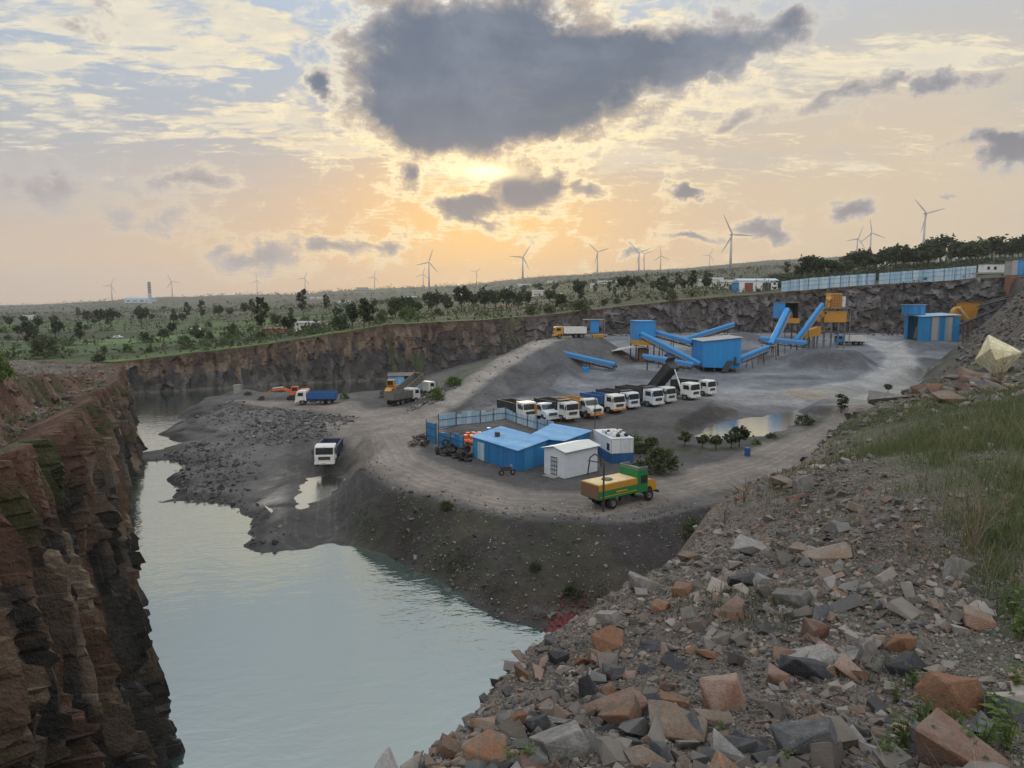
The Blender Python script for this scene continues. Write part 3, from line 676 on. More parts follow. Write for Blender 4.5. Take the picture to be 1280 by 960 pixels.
tag(box_obj('haze', (-7900, -60, -85), (7900, 9900, 420), hm), kind='stuff')
# ------------------------------------------------------------------ fast ground lookups on the finished sheet
GZ2 = GZ.reshape(shp)
def gz(X, Y):
    X = np.asarray(X, float); Y = np.asarray(Y, float)
    i = np.clip(np.searchsorted(gy, Y) - 1, 0, len(gy) - 2); j = np.clip(np.searchsorted(gx, X) - 1, 0, len(gx) - 2)
    f = np.clip((Y - gy[i]) / (gy[i + 1] - gy[i]), 0, 1); g = np.clip((X - gx[j]) / (gx[j + 1] - gx[j]), 0, 1)
    return (GZ2[i, j] * (1 - g) + GZ2[i, j + 1] * g) * (1 - f) + (GZ2[i + 1, j] * (1 - g) + GZ2[i + 1, j + 1] * g) * f
def gz1(x, y): return float(gz(np.array([x]), np.array([y]))[0])
def hit(px, py, dmin=2.5):
    h, dy_, dz_ = ray(px, py); Y = _ts[_ts >= dmin]; t = Y / dy_
    below = np.nonzero(CAM_Z + dz_ * t <= gz(h * t, Y))[0]
    k = below[0] if len(below) else len(Y) - 1
    y = float(Y[k]); x = h * y / dy_; return Vector((x, y, gz1(x, y)))

# ------------------------------------------------------------------ mesh builder
class MB:
    def __init__(s): s.v = []; s.f = []
    def add(s, v, f, M=None):
        n = len(s.v); s.v += [tuple(M @ Vector(p)) if M is not None else tuple(p) for p in v]; s.f += [tuple(n + i for i in q) for q in f]; return s
    def box(s, lo, hi, M=None):
        v = [(x, y, z) for x in (lo[0], hi[0]) for y in (lo[1], hi[1]) for z in (lo[2], hi[2])]
        return s.add(v, [(0, 1, 3, 2), (4, 6, 7, 5), (0, 4, 5, 1), (2, 3, 7, 6), (0, 2, 6, 4), (1, 5, 7, 3)], M)
    def prism(s, prof, y0, y1, M=None):
        n = len(prof); v = [(x, y0, z) for x, z in prof] + [(x, y1, z) for x, z in prof]
        return s.add(v, [tuple(range(n)), tuple(range(2 * n - 1, n - 1, -1))] + [(i, i + n, (i + 1) % n + n, (i + 1) % n) for i in range(n)], M)
    def hull8(s, lo4, hi4, M=None):
        v = list(lo4) + list(hi4)
        return s.add(v, [(3, 2, 1, 0), (4, 5, 6, 7)] + [(i, (i + 1) % 4, (i + 1) % 4 + 4, i + 4) for i in range(4)], M)
    def tube(s, pts, r, n=8, r1=None, cap=True, M=None):
        pts = [Vector(p) for p in pts]; v = []; f = []
        for k, p in enumerate(pts):
            d = (pts[min(k + 1, len(pts) - 1)] - pts[max(k - 1, 0)]).normalized()
            a = d.orthogonal().normalized() if abs(d.z) > .99 else d.cross(Vector((0, 0, 1))).normalized()
            b = d.cross(a); rr = r if r1 is None else r + (r1 - r) * k / (len(pts) - 1)
            v += [p + (a * math.cos(2 * math.pi * i / n) + b * math.sin(2 * math.pi * i / n)) * rr for i in range(n)]
        for k in range(len(pts) - 1):
            f += [(k * n + i, k * n + (i + 1) % n, (k + 1) * n + (i + 1) % n, (k + 1) * n + i) for i in range(n)]
        if cap: f += [tuple(range(n - 1, -1, -1)), tuple((len(pts) - 1) * n + i for i in range(n))]
        return s.add(v, f, M)
    def lathe(s, prof, n=16, M=None):
        """profile of (r, y) turned about the Y axis"""
        v = []; f = []; m = len(prof)
        for i in range(n):
            a = 2 * math.pi * i / n; v += [(r * math.cos(a), y, r * math.sin(a)) for r, y in prof]
        for i in range(n):
            for k in range(m - 1): f.append((i * m + k, ((i + 1) % n) * m + k, ((i + 1) % n) * m + k + 1, i * m + k + 1))
        return s.add(v, f, M)
    def mesh(s, name, mat, bevel=0.0, smooth_=False, fix=True):
        me = bpy.data.meshes.new(name); me.from_pydata(s.v, [], s.f); bm = bmesh.new(); bm.from_mesh(me)
        if fix: bmesh.ops.recalc_face_normals(bm, faces=bm.faces)
        if bevel:
            es = [e for e in bm.edges if len(e.link_faces) == 2 and e.calc_face_angle(0) > .5]
            bmesh.ops.bevel(bm, geom=es, offset=bevel, segments=2, profile=.6, affect='EDGES', clamp_overlap=True)
        bm.to_mesh(me); bm.free()
        if smooth_: me.polygons.foreach_set('use_smooth', np.ones(len(me.polygons), bool))
        me.materials.append(mat); me.update(); return me
    def build(s, name, mat, parent=None, bevel=0.0, smooth_=False, fix=True): return link_mesh(name, s.mesh(name, mat, bevel, smooth_, fix), parent)
def copy_tree(o, parent=None):
    c = o.copy(); sc.collection.objects.link(c)
    if parent is not None: c.parent = parent
    for ch in list(o.children): copy_tree(ch, c)
    return c

# ------------------------------------------------------------------ shared materials
WHITE = paint('white_paint', (.66, .67, .66), .4, dirt=.5, dirtc=(.28, .25, .21)); WHITE2 = paint('off_white_paint', (.58, .59, .57), .5, dirt=.6, dirtc=(.26, .23, .19)); WHITE3 = paint('cool_white_paint', (.58, .64, .70), .4, dirt=.45, dirtc=(.26, .24, .22)); BLACKM = paint('black_rubber', (.022, .022, .023), .8, dirt=.3)
GLASS = paint('dark_glass', (.025, .03, .035), .08, dirt=.12, spec=.8); STEEL = paint('grey_steel', (.17, .17, .17), .5, dirt=.4); DARK = paint('dark_steel', (.045, .045, .047), .6, dirt=.4)
PBLUE = paint('bright_blue_sheet', (.015, .225, .55), .45, dirt=.18); YELLOW = paint('worn_yellow', (.50, .25, .035), .5, dirt=.5); RUST = paint('rusty_steel', (.20, .11, .06), .75, dirt=.5)
CHROME = paint('pale_steel', (.62, .63, .65), .3, .4, dirt=.1); LAMP = paint('lamp_glass', (.75, .75, .72), .12, dirt=.1); ORANGE = paint('orange_machine', (.62, .13, .04), .45, dirt=.35)
CONC = paint('concrete', (.30, .29, .275), .9, dirt=.5, bump=.02); PLANK = paint('weathered_planks', (.55, .40, .22), .8, dirt=.3)
TURB = paint('turbine_white', (.42, .42, .43), .5, dirt=.05, scale=.05); BRICKM = paint('brown_brick', (.22, .11, .075), .9, dirt=.4)

# ------------------------------------------------------------------ dump trucks
_tyre = MB().lathe([(.27, -.15), (.46, -.17), (.52, -.11), (.53, 0), (.52, .11), (.46, .17), (.27, .15)], 18).mesh('tyre', BLACKM, smooth_=True)
_rimm = MB().lathe([(.0, .10), (.12, .12), (.14, .06), (.25, .05), (.28, .14)], 14).lathe([(.0, -.10), (.12, -.12), (.14, -.06), (.25, -.05), (.28, -.14)], 14).mesh('rim', STEEL, smooth_=True)
def wheel(parent, x, y, r=.53):
    w = link_mesh('wheel', _tyre, parent); w.location = (x, y, r); w.scale = (r / .53,) * 3
    link_mesh('rim', _rimm, w); return w
def dump_truck(loc, rz, label, nose=False, cab_m=None, bed_m=None, raise_=0, bumper=None, bedh=1.25, shield=True, group=None, inner=None, scale=1.0, load=None):
    cab_m = cab_m or WHITE; bed_m = bed_m or DARK
    t = empty('dump_truck', loc, rz); t.scale = (scale,) * 3; tag(t, label, 'truck', group)
    c = MB()
    for s in (-.42, .42): c.box((-3.7, s - .06, .72), (3.5, s + .06, .98))
    for x in (2.5, -1.3, -2.6): c.tube([(x, -.9, .53), (x, .9, .53)], .09)
    c.box((.0, .55, .5), (1.2, 1.05, 1.0)); c.box((.0, -1.05, .5), (.9, -.6, .95)); c.build('chassis', DARK, t)
    for s in (-1, 1):
        wheel(t, 2.55, s * 1.02)
        for x in (-1.3, -2.6): wheel(t, x, s * 1.05); wheel(t, x, s * .72)
    if nose:
        prof = [(1.25, .85), (2.0, .85), (2.05, 1.12), (2.5, 1.18), (3.0, 1.1), (3.1, .8), (3.75, .78), (3.86, 1.2), (3.72, 1.58), (2.95, 1.72), (2.72, 1.8), (2.38, 2.58), (2.2, 2.68), (1.35, 2.68)]
        wx0, wz0, wx1, wz1 = 2.76, 1.86, 2.44, 2.5; gx, gz0, gz1 = 3.86, 1.0, 1.42; swx = (1.6, 2.35)
    else:
        prof = [(1.75, .8), (2.02, .8), (2.1, 1.1), (2.55, 1.2), (3.0, 1.1), (3.1, .62), (3.8, .6), (3.86, 1.5), (3.8, 1.62), (3.6, 2.58), (3.4, 2.72), (1.8, 2.74)]
        wx0, wz0, wx1, wz1 = 3.80, 1.68, 3.63, 2.5; gx, gz0, gz1 = 3.86, .98, 1.42; swx = (2.3, 3.3)
    cb = MB().prism(prof, -1.2, 1.2).build('cab', cab_m, t, .07)
    def quad(y0, y1, g=.02): return MB().prism([(wx0 + g, wz0), (wx1 + g, wz1), (wx1 - .05, wz1), (wx0 - .05, wz0)], y0, y1)
    quad(-1.06, 1.06, .035).build('windshield', GLASS, cb, .02)
    for s in (-1, 1):
        MB().prism([(swx[0], 1.75), (swx[1] + .1, 1.75), (swx[1] - .08, 2.42), (swx[0], 2.42)], s * 1.195, s * 1.235).build('side_window', GLASS, cb)
        MB().prism([(swx[0] - .08, .95), (swx[1] + .14, .95), (swx[1] + .14, 1.68), (swx[0] - .08, 1.68)], s * 1.19, s * 1.222).build('door', cab_m, cb)
        MB().box((gx - .04, s * .86 - .15, .80), (gx + .05, s * .86 + .15, .97)).build('headlight', LAMP, cb, .03)
        m = MB(); m.tube([(wx1 + .02, s * 1.18, 2.3), (wx1 + .3, s * 1.42, 2.3)], .025, 5); m.box((wx1 + .24, s * 1.42 - .10, 1.75), (wx1 + .30, s * 1.42 + .1, 2.32)); m.build('mirror', DARK, cb)
    MB().box((gx - .03, -.72, gz0 + .04), (gx + .035, .72, gz1)).build('grille', DARK, cb)
    MB().box((gx - .15, -1.22, .48), (gx + .12, 1.22, .76)).build('bumper', bumper or cab_m, t, .04)
    MB().box((gx + .121, -.25, .56), (gx + .135, .25, .68)).build('number_plate', paint('plate_yellow', (.6, .45, .08), .5, dirt=.3), t)
    # tipping body, hinged at the rear
    bx0, bx1 = -3.8, 1.55
    H = Matrix.Translation((bx0 + .4, 0, 1.1)) @ Matrix.Rotation(-R(raise_), 4, 'Y') @ Matrix.Translation((-bx0 - .4, 0, -1.1))
    b = MB(); h = bedh; z0 = 1.12
    b.box((bx0, -1.22, z0), (bx1, 1.22, z0 + .10), H)
    for s in (-1, 1):
        b.box((bx0, s * 1.22 - .05, z0 + .1), (bx1, s * 1.22 + .05, z0 + h), H); b.box((bx0, s * 1.25 - .07, z0 + h - .07), (bx1, s * 1.25 + .07, z0 + h + .05), H)
        k = 0
        while bx0 + .3 + k * .85 < bx1: b.box((bx0 + .25 + k * .85, s * 1.31 - .05, z0 - .05), (bx0 + .39 + k * .85, s * 1.31 + .05, z0 + h - .08), H); k += 1
    b.box((bx1 - .06, -1.17, z0 + .1), (bx1 + .04, 1.17, z0 + h + (.35 if shield else 0)), H)
    if shield: b.box((bx1 + .04, -1.2, z0 + h + .27), (bx1 + .85, 1.2, z0 + h + .35), H)
    body = b.build('dump_body', bed_m, t)
    MB().box((bx0 - .06, -1.16, z0 + .0), (bx0 + .0, 1.16, z0 + h - .05), H).build('tailgate', bed_m, body)
    if load: MB().add([tuple(H @ Vector(p)) for p in [(bx0 + .1, -1.1, z0 + .3), (bx1 - .2, -1.1, z0 + .3), (bx1 - .2, 1.1, z0 + .3), (bx0 + .1, 1.1, z0 + .3), (-1.2, 0, z0 + h)]], [(0, 1, 4), (1, 2, 4), (2, 3, 4), (3, 0, 4), (3, 2, 1, 0)]).build('load', load, body)
    if raise_:
        top = H @ Vector((bx1 - .1, 0, z0 + .3)); r = MB(); r.tube([(1.35, 0, .95), (1.35 * .5 + top.x * .5, 0, .48 + top.z * .5)], .15, 10); r.tube([(1.35 * .5 + top.x * .5, 0, .48 + top.z * .5), top], .10, 10)
        r.build('hydraulic_ram', CHROME, t)
    return t
def heading(dx, dy): return math.atan2(dy, dx)
BED_BLUE = paint('blue_truck_body', (.02, .10, .30), .5, dirt=.3); BED_YEL = paint('yellow_truck_body', (.42, .23, .05), .55, dirt=.45); BED_BLK = paint('black_truck_body', (.035, .037, .04), .6, dirt=.35); BED_GRY = paint('grey_truck_body', (.14, .135, .125), .6, dirt=.5)
ORB = paint('orange_bumper', (.55, .19, .04), .5, dirt=.3); NAVY = paint('navy_truck_body', (.025, .045, .10), .5, dirt=.3)
GP = 'tipper trucks parked in a row in the yard'
# front axle spots read off the photo; all point towards the camera and to the right
row = [(659, 533, False, BED_BLK, None, 0, 'white tipper truck at the end of the row, mostly hidden behind the pale compound fence'),
       (687, 535, True, BED_YEL, None, 0, 'white bonneted tipper with a rusty yellow body, just beside the compound fence'),
       (711, 535, False, BED_BLK, None, 0, 'white flat fronted tipper with a tall dark body between two yellow bodied tippers'),
       (741, 532, True, BED_YEL, ORB, 0, 'white bonneted tipper with a yellow body, beside the truck with the blue body'),
       (769, 527, False, BED_BLUE, ORB, 0, 'white tipper with a blue body and an orange bumper'),
       (788, 523, False, BED_BLK, None, 0, 'white tipper with a high black headboard, beside the blue bodied truck'),
       (816, 520, False, BED_BLK, None, 0, 'white flat fronted tipper with black grille band, in the middle of the row'),
       (834, 516, False, BED_BLK, None, 0, 'white tipper parked just before the one with the raised body'),
       (862, 512, False, BED_BLK, None, 48, 'white tipper with its dark body raised on a pale hydraulic ram'),
       (884, 508, False, BED_BLK, None, 0, 'white tipper at the far end of the row, beyond the raised one')]
for i, (px, py, nose, bed, bmp, rs, lab) in enumerate(row):
    q = on(px, py, 4.55); a = R(-58 + i * 1.2 + rnd.uniform(-2.5, 2.5)); p = q - Vector((math.cos(a), math.sin(a), 0)) * 2.9
    dump_truck((p.x, p.y, gz1(p.x, p.y) - .03), a, lab, nose, (WHITE, WHITE2, WHITE3)[(i * 2 + i // 3) % 3], bed, rs, bmp, 1.5 if i in (2, 5, 6) else 1.25, i not in (0, 1, 3), GP, None, rnd.uniform(.95, 1.06))
q = hit(408, 592); a = R(-84); dump_truck((q.x - math.cos(a) * 2.6, q.y - math.sin(a) * 2.6, gz1(q.x, q.y + 2.6)), a, 'white cabbed truck with a dark body driving down the lower mud flat by the lake', False, WHITE, NAVY, 0, None, 1.15, False)
q = hit(396, 506); dump_truck((q.x, q.y, q.z), R(184), 'white cabbed truck with a bright blue body beside the orange excavator', False, WHITE, BED_BLUE, 0, None, 1.3, False)
q = hit(497, 507); dump_truck((q.x + .6, q.y + 2.2, q.z), R(58), 'grey bodied truck with its tailgate to the road, beside the blue shack', False, WHITE, BED_GRY, 0, None, 1.35, False)
q = hit(519, 500); dump_truck((q.x, q.y + 4, q.z + .2), R(50), 'grey bodied truck with its body tipped up, behind the other grey truck', False, WHITE, BED_GRY, 28, None, 1.3, False)
q = at(712, 421, 168); dump_truck((q.x, q.y, gz1(q.x, q.y)), R(186), 'white bodied truck parked on the ramp beside the feed hopper', False, YELLOW, WHITE, 0, None, 1.5, False)
q = hit(1062, 432); dump_truck((q.x, q.y, q.z), R(170), 'white bodied truck with a blue cab below the yellow crusher', False, PBLUE, WHITE, 0, None, 1.5, False)
# the green water tanker on the plateau road
q = on(748, 634, 4.6); q2 = on(800, 622, 4.6); a = heading(q2.x - q.x, q2.y - q.y)
GREEN = paint('green_paint', (.02, .22, .06), .45, dirt=.25); TYEL = paint('tanker_yellow', (.62, .31, .035), .45, dirt=.3); CREAM = paint('cream_tank_top', (.66, .50, .27), .6, dirt=.35)
t = empty('water_tanker', ((q.x + q2.x) / 2, (q.y + q2.y) / 2, gz1((q.x + q2.x) / 2, (q.y + q2.y) / 2)), a); tag(t, 'green and yellow water tanker truck with a flat cream tank top on the plateau road', 'truck')
c = MB()
for s in (-.42, .42): c.box((-3.3, s - .06, .72), (3.4, s + .06, .96))
for x in (2.6, -1.9): c.tube([(x, -.9, .53), (x, .9, .53)], .09)
c.box((-.9, -1.1, .5), (.2, -.7, .95)); c.box((-.9, .7, .5), (.2, 1.1, .95)); c.build('chassis', DARK, t)
for s in (-1, 1): wheel(t, 2.6, s * 1.0); wheel(t, -1.9, s * 1.02); wheel(t, -1.9, s * .7)
tk = MB().box((-3.6, -1.2, 1.0), (1.0, 1.2, 1.75)).build('tank', GREEN, t, .04)
MB().hull8([(-3.62, -1.22, 1.752), (1.0, -1.22, 1.752), (1.0, 1.22, 1.752), (-3.62, 1.22, 1.752)], [(-3.62, -1.16, 2.3), (1.0, -1.16, 2.3), (1.0, 1.16, 2.3), (-3.62, 1.16, 2.3)]).build('tank_top', YELLOW, tk, .03)
MB().box((-3.5, -1.06, 2.302), (.9, 1.06, 2.325)).build('deck', CREAM, tk)
MB().tube([(-1.6, 0, 2.31), (-1.6, 0, 2.42)], .48, 16).build('hatch', DARK, tk)
MB().box((-3.5, -1.215, 1.22), (.95, -1.203, 1.28)).box((-1.6, -1.215, 1.42), (-.3, -1.203, 1.55)).build('painted_stripe', TYEL, tk)
for x in (-3.66,): MB().box((x, -1.1, 1.1), (x + .05, 1.1, 2.25)).build('rear_panel', RUST, tk)
cab = MB().prism([(1.08, .9), (2.35, .9), (2.35, 2.55), (2.2, 2.95), (1.08, 2.95)], -1.15, 1.15).build('cab', GREEN, t, .05)
MB().prism([(1.45, 1.75), (2.2, 1.75), (2.2, 2.45), (1.45, 2.45)], -1.19, -1.14).prism([(1.45, 1.75), (2.2, 1.75), (2.2, 2.45), (1.45, 2.45)], 1.14, 1.19).build('side_window', GLASS, cab)
MB().box((2.34, -1.0, 1.75), (2.38, 1.0, 2.45)).build('windshield', GLASS, cab)
MB().box((1.08, -1.16, 2.952), (1.16, 1.16, 3.2)).box((1.16, -1.16, 2.952), (2.3, -1.08, 3.2)).box((1.16, 1.08, 2.952), (2.3, 1.16, 3.2)).build('roof_rack', STEEL, cab)
MB().prism([(2.38, .85), (2.45, 1.2), (2.6, 1.28), (2.95, 1.2), (3.15, .8), (3.55, .8), (3.62, 1.3), (3.5, 1.7), (3.0, 1.88), (2.38, 1.95)], -1.02, 1.02).build('bonnet', TYEL, t, .12)
for s in (-1, 1): MB().tube([(3.55, s * .75, 1.15), (3.66, s * .75, 1.15)], .13, 10).build('headlight', LAMP, t)
MB().box((3.6, -1.2, .6), (3.78, 1.2, .82)).build('bumper', DARK, t, .03); MB().box((3.58, -.5, .95), (3.635, .5, 1.5)).build('grille', DARK, t)

# ------------------------------------------------------------------ excavator
q = hit(374, 503); t = empty('excavator', (q.x - 1.5, q.y + 4, q.z), R(186)); tag(t, 'orange tracked excavator with its arm stretched out towards the lake', 'excavator')
for s in (-1, 1): MB().prism([(-1.9, .25), (-1.6, 0), (1.6, 0), (1.9, .25), (1.9, .6), (1.6, .85), (-1.6, .85), (-1.9, .6)], s * 1.2 - .28, s * 1.2 + .28).build('track', BLACKM, t, .04)
MB().box((-.9, -.9, .3), (.9, .9, 1.0)).build('undercarriage', DARK, t)
MB().box((-2.3, -1.25, 1.0), (1.2, 1.25, 1.35)).prism([(-2.3, 1.35), (-.6, 1.35), (-.6, 2.1), (-2.0, 2.2), (-2.35, 1.9)], -1.25, 1.25).build('body', ORANGE, t, .06)
cbx = MB().prism([(-.4, 1.36), (1.2, 1.36), (1.25, 1.9), (.9, 2.8), (-.4, 2.8)], .25, 1.2).build('cab', ORANGE, t, .05)
MB().prism([(1.0, 1.6), (1.3, 1.92), (.97, 2.68), (.85, 2.68)], .33, 1.12).prism([(-.2, 1.9), (.95, 1.9), (.75, 2.6), (-.2, 2.6)], 1.19, 1.23).build('cab_window', GLASS, cbx)
MB().prism([(.6, 1.3), (1.0, 1.25), (3.0, 2.0), (5.0, 1.75), (5.05, 2.05), (2.9, 2.5), (.7, 1.7)], -.25, .25).build('boom', ORANGE, t, .03)
st = MB().prism([(4.8, 2.2), (5.25, 2.05), (7.1, .75), (6.85, .6)], -.2, .2).build('stick', ORANGE, t, .03)
MB().prism([(6.75, .85), (7.3, .8), (7.9, .15), (7.4, -.2), (6.7, .0)], -.55, .55).build('bucket', DARK, t)
MB().tube([(1.2, .0, 1.5), (2.6, 0, 1.95)], .09).tube([(2.8, 0, 2.62), (4.9, 0, 2.35)], .09).build('hydraulic_ram', CHROME, t)
# wheel loader and blue shack by the far lake
q = hit(487, 495); t = empty('wheel_loader', (q.x, q.y + 2, q.z), R(-100)); tag(t, 'worn yellow wheel loader standing beside the blue shack', 'loader')
for x in (-1.3, 1.3):
    for s in (-1, 1): wheel(t, x, s * .95, .68)
MB().box((-2.2, -.85, .8), (.2, .85, 1.9)).box((.2, -.5, .8), (1.9, .5, 1.25)).build('body', YELLOW, t, .08)
cbx = MB().box((-.8, -.75, 1.92), (.6, .75, 3.1)).build('cab', YELLOW, t, .06); MB().box((.58, -.62, 2.1), (.63, .62, 2.95)).build('windshield', GLASS, cbx); MB().box((-.6, -.78, 2.2), (.4, -.755, 2.9)).build('side_window', GLASS, cbx)
MB().prism([(1.0, 1.2), (3.0, .5), (3.0, .75), (1.0, 1.6)], -.7, .7).build('lift_arm', YELLOW, t); MB().prism([(2.9, .1), (3.9, .05), (3.95, .15), (3.1, .3), (3.0, 1.1), (2.85, 1.1)], -1.3, 1.3).build('bucket', DARK, t)
q = hit(503, 490); t = empty('shack', (q.x - .5, q.y + 5, q.z), R(8)); tag(t, 'small blue sheet metal shack with a dark doorway beside the far lake', 'shack')
CBLUE = corrug('blue_profiled_sheet', (.016, .17, .42), (.035, .27, .52), pitch=.5, dirt=.4); CPALE = corrug('pale_blue_sheet', (.24, .40, .54), (.42, .54, .63), pitch=.5, dirt=.45); CLIGHT = corrug('light_blue_roof', (.13, .33, .58), (.21, .40, .62), pitch=.5, rough=.8, dirt=.5)
CWHITE = corrug('white_sheet', (.66, .68, .70), (.58, .62, .66), dirt=.2); CGREY = corrug('grey_sheet', (.36, .35, .34), (.28, .28, .28)); CDEEP = corrug('deep_blue_sheet', (.02, .09, .24), (.02, .11, .28), dirt=.2)
MB().box((-3.2, -2, 0), (.2, -1.93, 3)).box((-3.2, -1.93, 0), (-3.13, 2, 3)).box((-3.13, 1.93, 0), (3.2, 2, 3)).box((3.13, -2, 0), (3.2, 1.93, 3)).box((1.6, -2, 0), (3.13, -1.93, 3)).build('wall', corrug('sky_blue_sheet', (.12, .36, .66), (.2, .44, .7)), t)
MB().hull8([(-3.4, -2.3, 3.005), (3.4, -2.3, 3.005), (3.4, 2.2, 3.3), (-3.4, 2.2, 3.3)], [(-3.4, -2.3, 3.06), (3.4, -2.3, 3.06), (3.4, 2.2, 3.36), (-3.4, 2.2, 3.36)]).build('roof', DARK, t)

# ------------------------------------------------------------------ the fenced compound on the plateau
def G(px, py, z=4.5): v = on(px, py, z); return Vector((v.x, v.y, 0))
def fence(name, pts, zs, h, mat, pmat, label, every=2.6, side=1, group=None, cat='fence', jag=.15, prof=.0, seed=1, rails=True):
    o = Vector((pts[0][0], pts[0][1], zs[0])); t = empty(name, o); tag(t, label, cat, group); r = random.Random(seed)
    pan = MB(); rail = MB()
    for (a, za), (b, zb) in zip(list(zip(pts, zs))[:-1], list(zip(pts, zs))[1:]):
        a = Vector((a[0], a[1], za)) - o; b = Vector((b[0], b[1], zb)) - o; L = (b - a).length; n = max(1, round(L / 1.05)); d = (b - a) / n; nn = Vector((-d.y, d.x, 0)).normalized() * .02
        for k in range(n):
            p0, p1 = a + d * k + d * .006, a + d * (k + 1) - d * .006; hh = h + r.uniform(-jag, jag); up = Vector((0, 0, hh)); dn = Vector((0, 0, -.4)); lean = nn * r.uniform(-1, 1) * .6
            pan.hull8([p0 - nn + dn + lean, p1 - nn + dn + lean, p1 + nn + dn + lean, p0 + nn + dn + lean], [p0 - nn + up + lean, p1 - nn + up + lean, p1 + nn + up + lean, p0 + nn + up + lean])
        m = max(1, round(L / every)); off = nn.normalized() * side * .10
        for k in range(m + 1):
            p = a + (b - a) * (k / m) + off
            MB().box((p.x - .045, p.y - .045, p.z - .5), (p.x + .045, p.y + .045, p.z + h + .25)).build('post', pmat, t)
        for zz in (.35, .75): rail.tube([a + off * .75 + Vector((0, 0, h * zz)), b + off * .75 + Vector((0, 0, h * zz))], .035, 5)
    pan.build('panel', mat, t)
    if rails: rail.build('rail', pmat, t)
    return t
A1, A2, B1, B2 = G(534, 551), G(546, 556), G(549, 558), G(580, 568)
C0, C1, C2, C3 = G(548, 541), G(570, 538), G(600, 535), G(632, 531)
fence('sheet_fence', [A1, A2], [4.4] * 2, 2.7, CBLUE, DARK, 'short bright blue sheet fence panel at the far corner of the compound', 3, -1, seed=3)
fence('sheet_fence', [B1, B2], [4.4] * 2, 2.1, CBLUE, DARK, 'bright blue sheet fence in front of the compound beside the tyre pile', 2.4, -1, seed=4, jag=.3)
fence('sheet_fence', [C0, C1, C2, C3], [4.4] * 4, 2.5, CPALE, DARK, 'pale blue sheet fence along the back of the compound with dark posts inside', 2.6, -1, seed=5, jag=.25)
fence('sheet_fence', [C3, G(660, 540), G(698, 552)], [4.4] * 3, 2.4, CPALE, DARK, 'pale sheet fence between the compound and the parked trucks', 2.6, -1, seed=6)
def flat_shed(name, P4, z0, h, hb, wall_m, roof_m, label, cat='shed', front_gap=None, over=.25):
    """four plan corners (front left, front corner, right, back), wall sheets butted end to end and a lean-to roof"""
    o = (P4[0] + P4[1] + P4[2] + P4[3]) / 4; o.z = z0; t = empty(name, o); tag(t, label, cat); L = [p - o + Vector((0, 0, z0)) for p in P4]; H = [h, h, hb, hb]
    w = MB()
    for i in range(4):
        a, b = L[i], L[(i + 1) % 4]; d = (b - a).normalized(); nn = Vector((-d.y, d.x, 0)) * .05; e = d * .055
        z = lambda k: Vector((0, 0, H[k % 4]))
        w.hull8([a + e - Vector((0, 0, .4)), b - Vector((0, 0, .4)), b + nn - Vector((0, 0, .4)), a + e + nn - Vector((0, 0, .4))], [a + e + z(i), b + z(i + 1), b + nn + z(i + 1), a + e + nn + z(i)])
    w.build('wall', wall_m, t)
    cc = sum(L, Vector()) / 4; q = [(p - cc) * (1 + over / (p - cc).length * 1.4) + cc for p in L]
    MB().hull8([q[i] + Vector((0, 0, H[i] + .015)) for i in range(4)], [q[i] + Vector((0, 0, H[i] + .08)) for i in range(4)]).build('roof', roof_m, t)
    return t, L
S0, S1, S2 = G(591, 571), G(646.5, 591), G(683, 580)
sh, L = flat_shed('sheet_shed', [S0, S1, S2, S0 + S2 - S1], 4.5, 2.35, 2.75, CBLUE, CLIGHT, 'bright blue sheet metal shed with a pale blue lean-to roof inside the compound corner')
d = (L[1] - L[0]).normalized(); n_ = Vector((d.y, -d.x, 0)); p = L[0] + d * 1.2
MB().hull8([p + n_ * .02, p + d * 1.5 + n_ * .02, p + d * 1.5 + n_ * .05, p + n_ * .05], [p + n_ * .02 + Vector((0, 0, 2)), p + d * 1.5 + n_ * .02 + Vector((0, 0, 2)), p + d * 1.5 + n_ * .05 + Vector((0, 0, 2)), p + n_ * .05 + Vector((0, 0, 2))]).build('door', CPALE, sh)
MB().box((-1.6, .6, 2.62), (-1.0, 1.2, 3.1)).build('roof_vent', DARK, sh)
q0, q1, q2 = G(640, 574, 4.5), G(690, 580), G(737, 570)
flat_shed('sheet_shed', [G(660, 572), G(705, 577), G(737, 566), G(690, 556)], 4.5, 2.35, 2.6, CBLUE, CLIGHT, 'long low shed with a pale blue roof between the trucks and the white hut')
# white hut
H0, H1, H2 = G(683, 591), G(703, 598.5), G(744, 588.5); H3 = H0 + H2 - H1; o = (H1 + H3) / 2; o.z = 4.45
ux = (H2 - H1); uy = (H0 - H1); lx, ly = ux.length, uy.length; t = empty('hut', o, math.atan2(ux.y, ux.x)); tag(t, 'small white gabled hut with a dark grated door, beside the container', 'hut')
hw = paint('white_hut_wall', (.62, .66, .72), .7, dirt=.2); hx, hy = lx / 2, ly / 2
MB().add([(-hx, -hy, -.4), (hx, -hy, -.4), (hx, hy, -.4), (-hx, hy, -.4), (-hx, -hy, 2.75), (hx, -hy, 2.75), (hx, hy, 2.75), (-hx, hy, 2.75), (-hx, 0, 3.1), (hx, 0, 3.1)], [(0, 1, 5, 4), (2, 3, 7, 6), (1, 2, 6, 9, 5), (3, 0, 4, 8, 7), (3, 2, 1, 0)]).build('wall', hw, t)
rf = MB()
for s in (-1, 1): rf.hull8([(-hx - .25, 0, 3.13), (hx + .2, 0, 3.13), (hx + .2, s * (hy + .3), 2.76 - .04), (-hx - .25, s * (hy + .3), 2.72)], [(-hx - .25, 0, 3.2), (hx + .2, 0, 3.2), (hx + .2, s * (hy + .3), 2.80), (-hx - .25, s * (hy + .3), 2.79)])
rf.build('roof', corrug('cream_roof_sheet', (.66, .68, .62), (.60, .63, .60), dirt=.15), t)
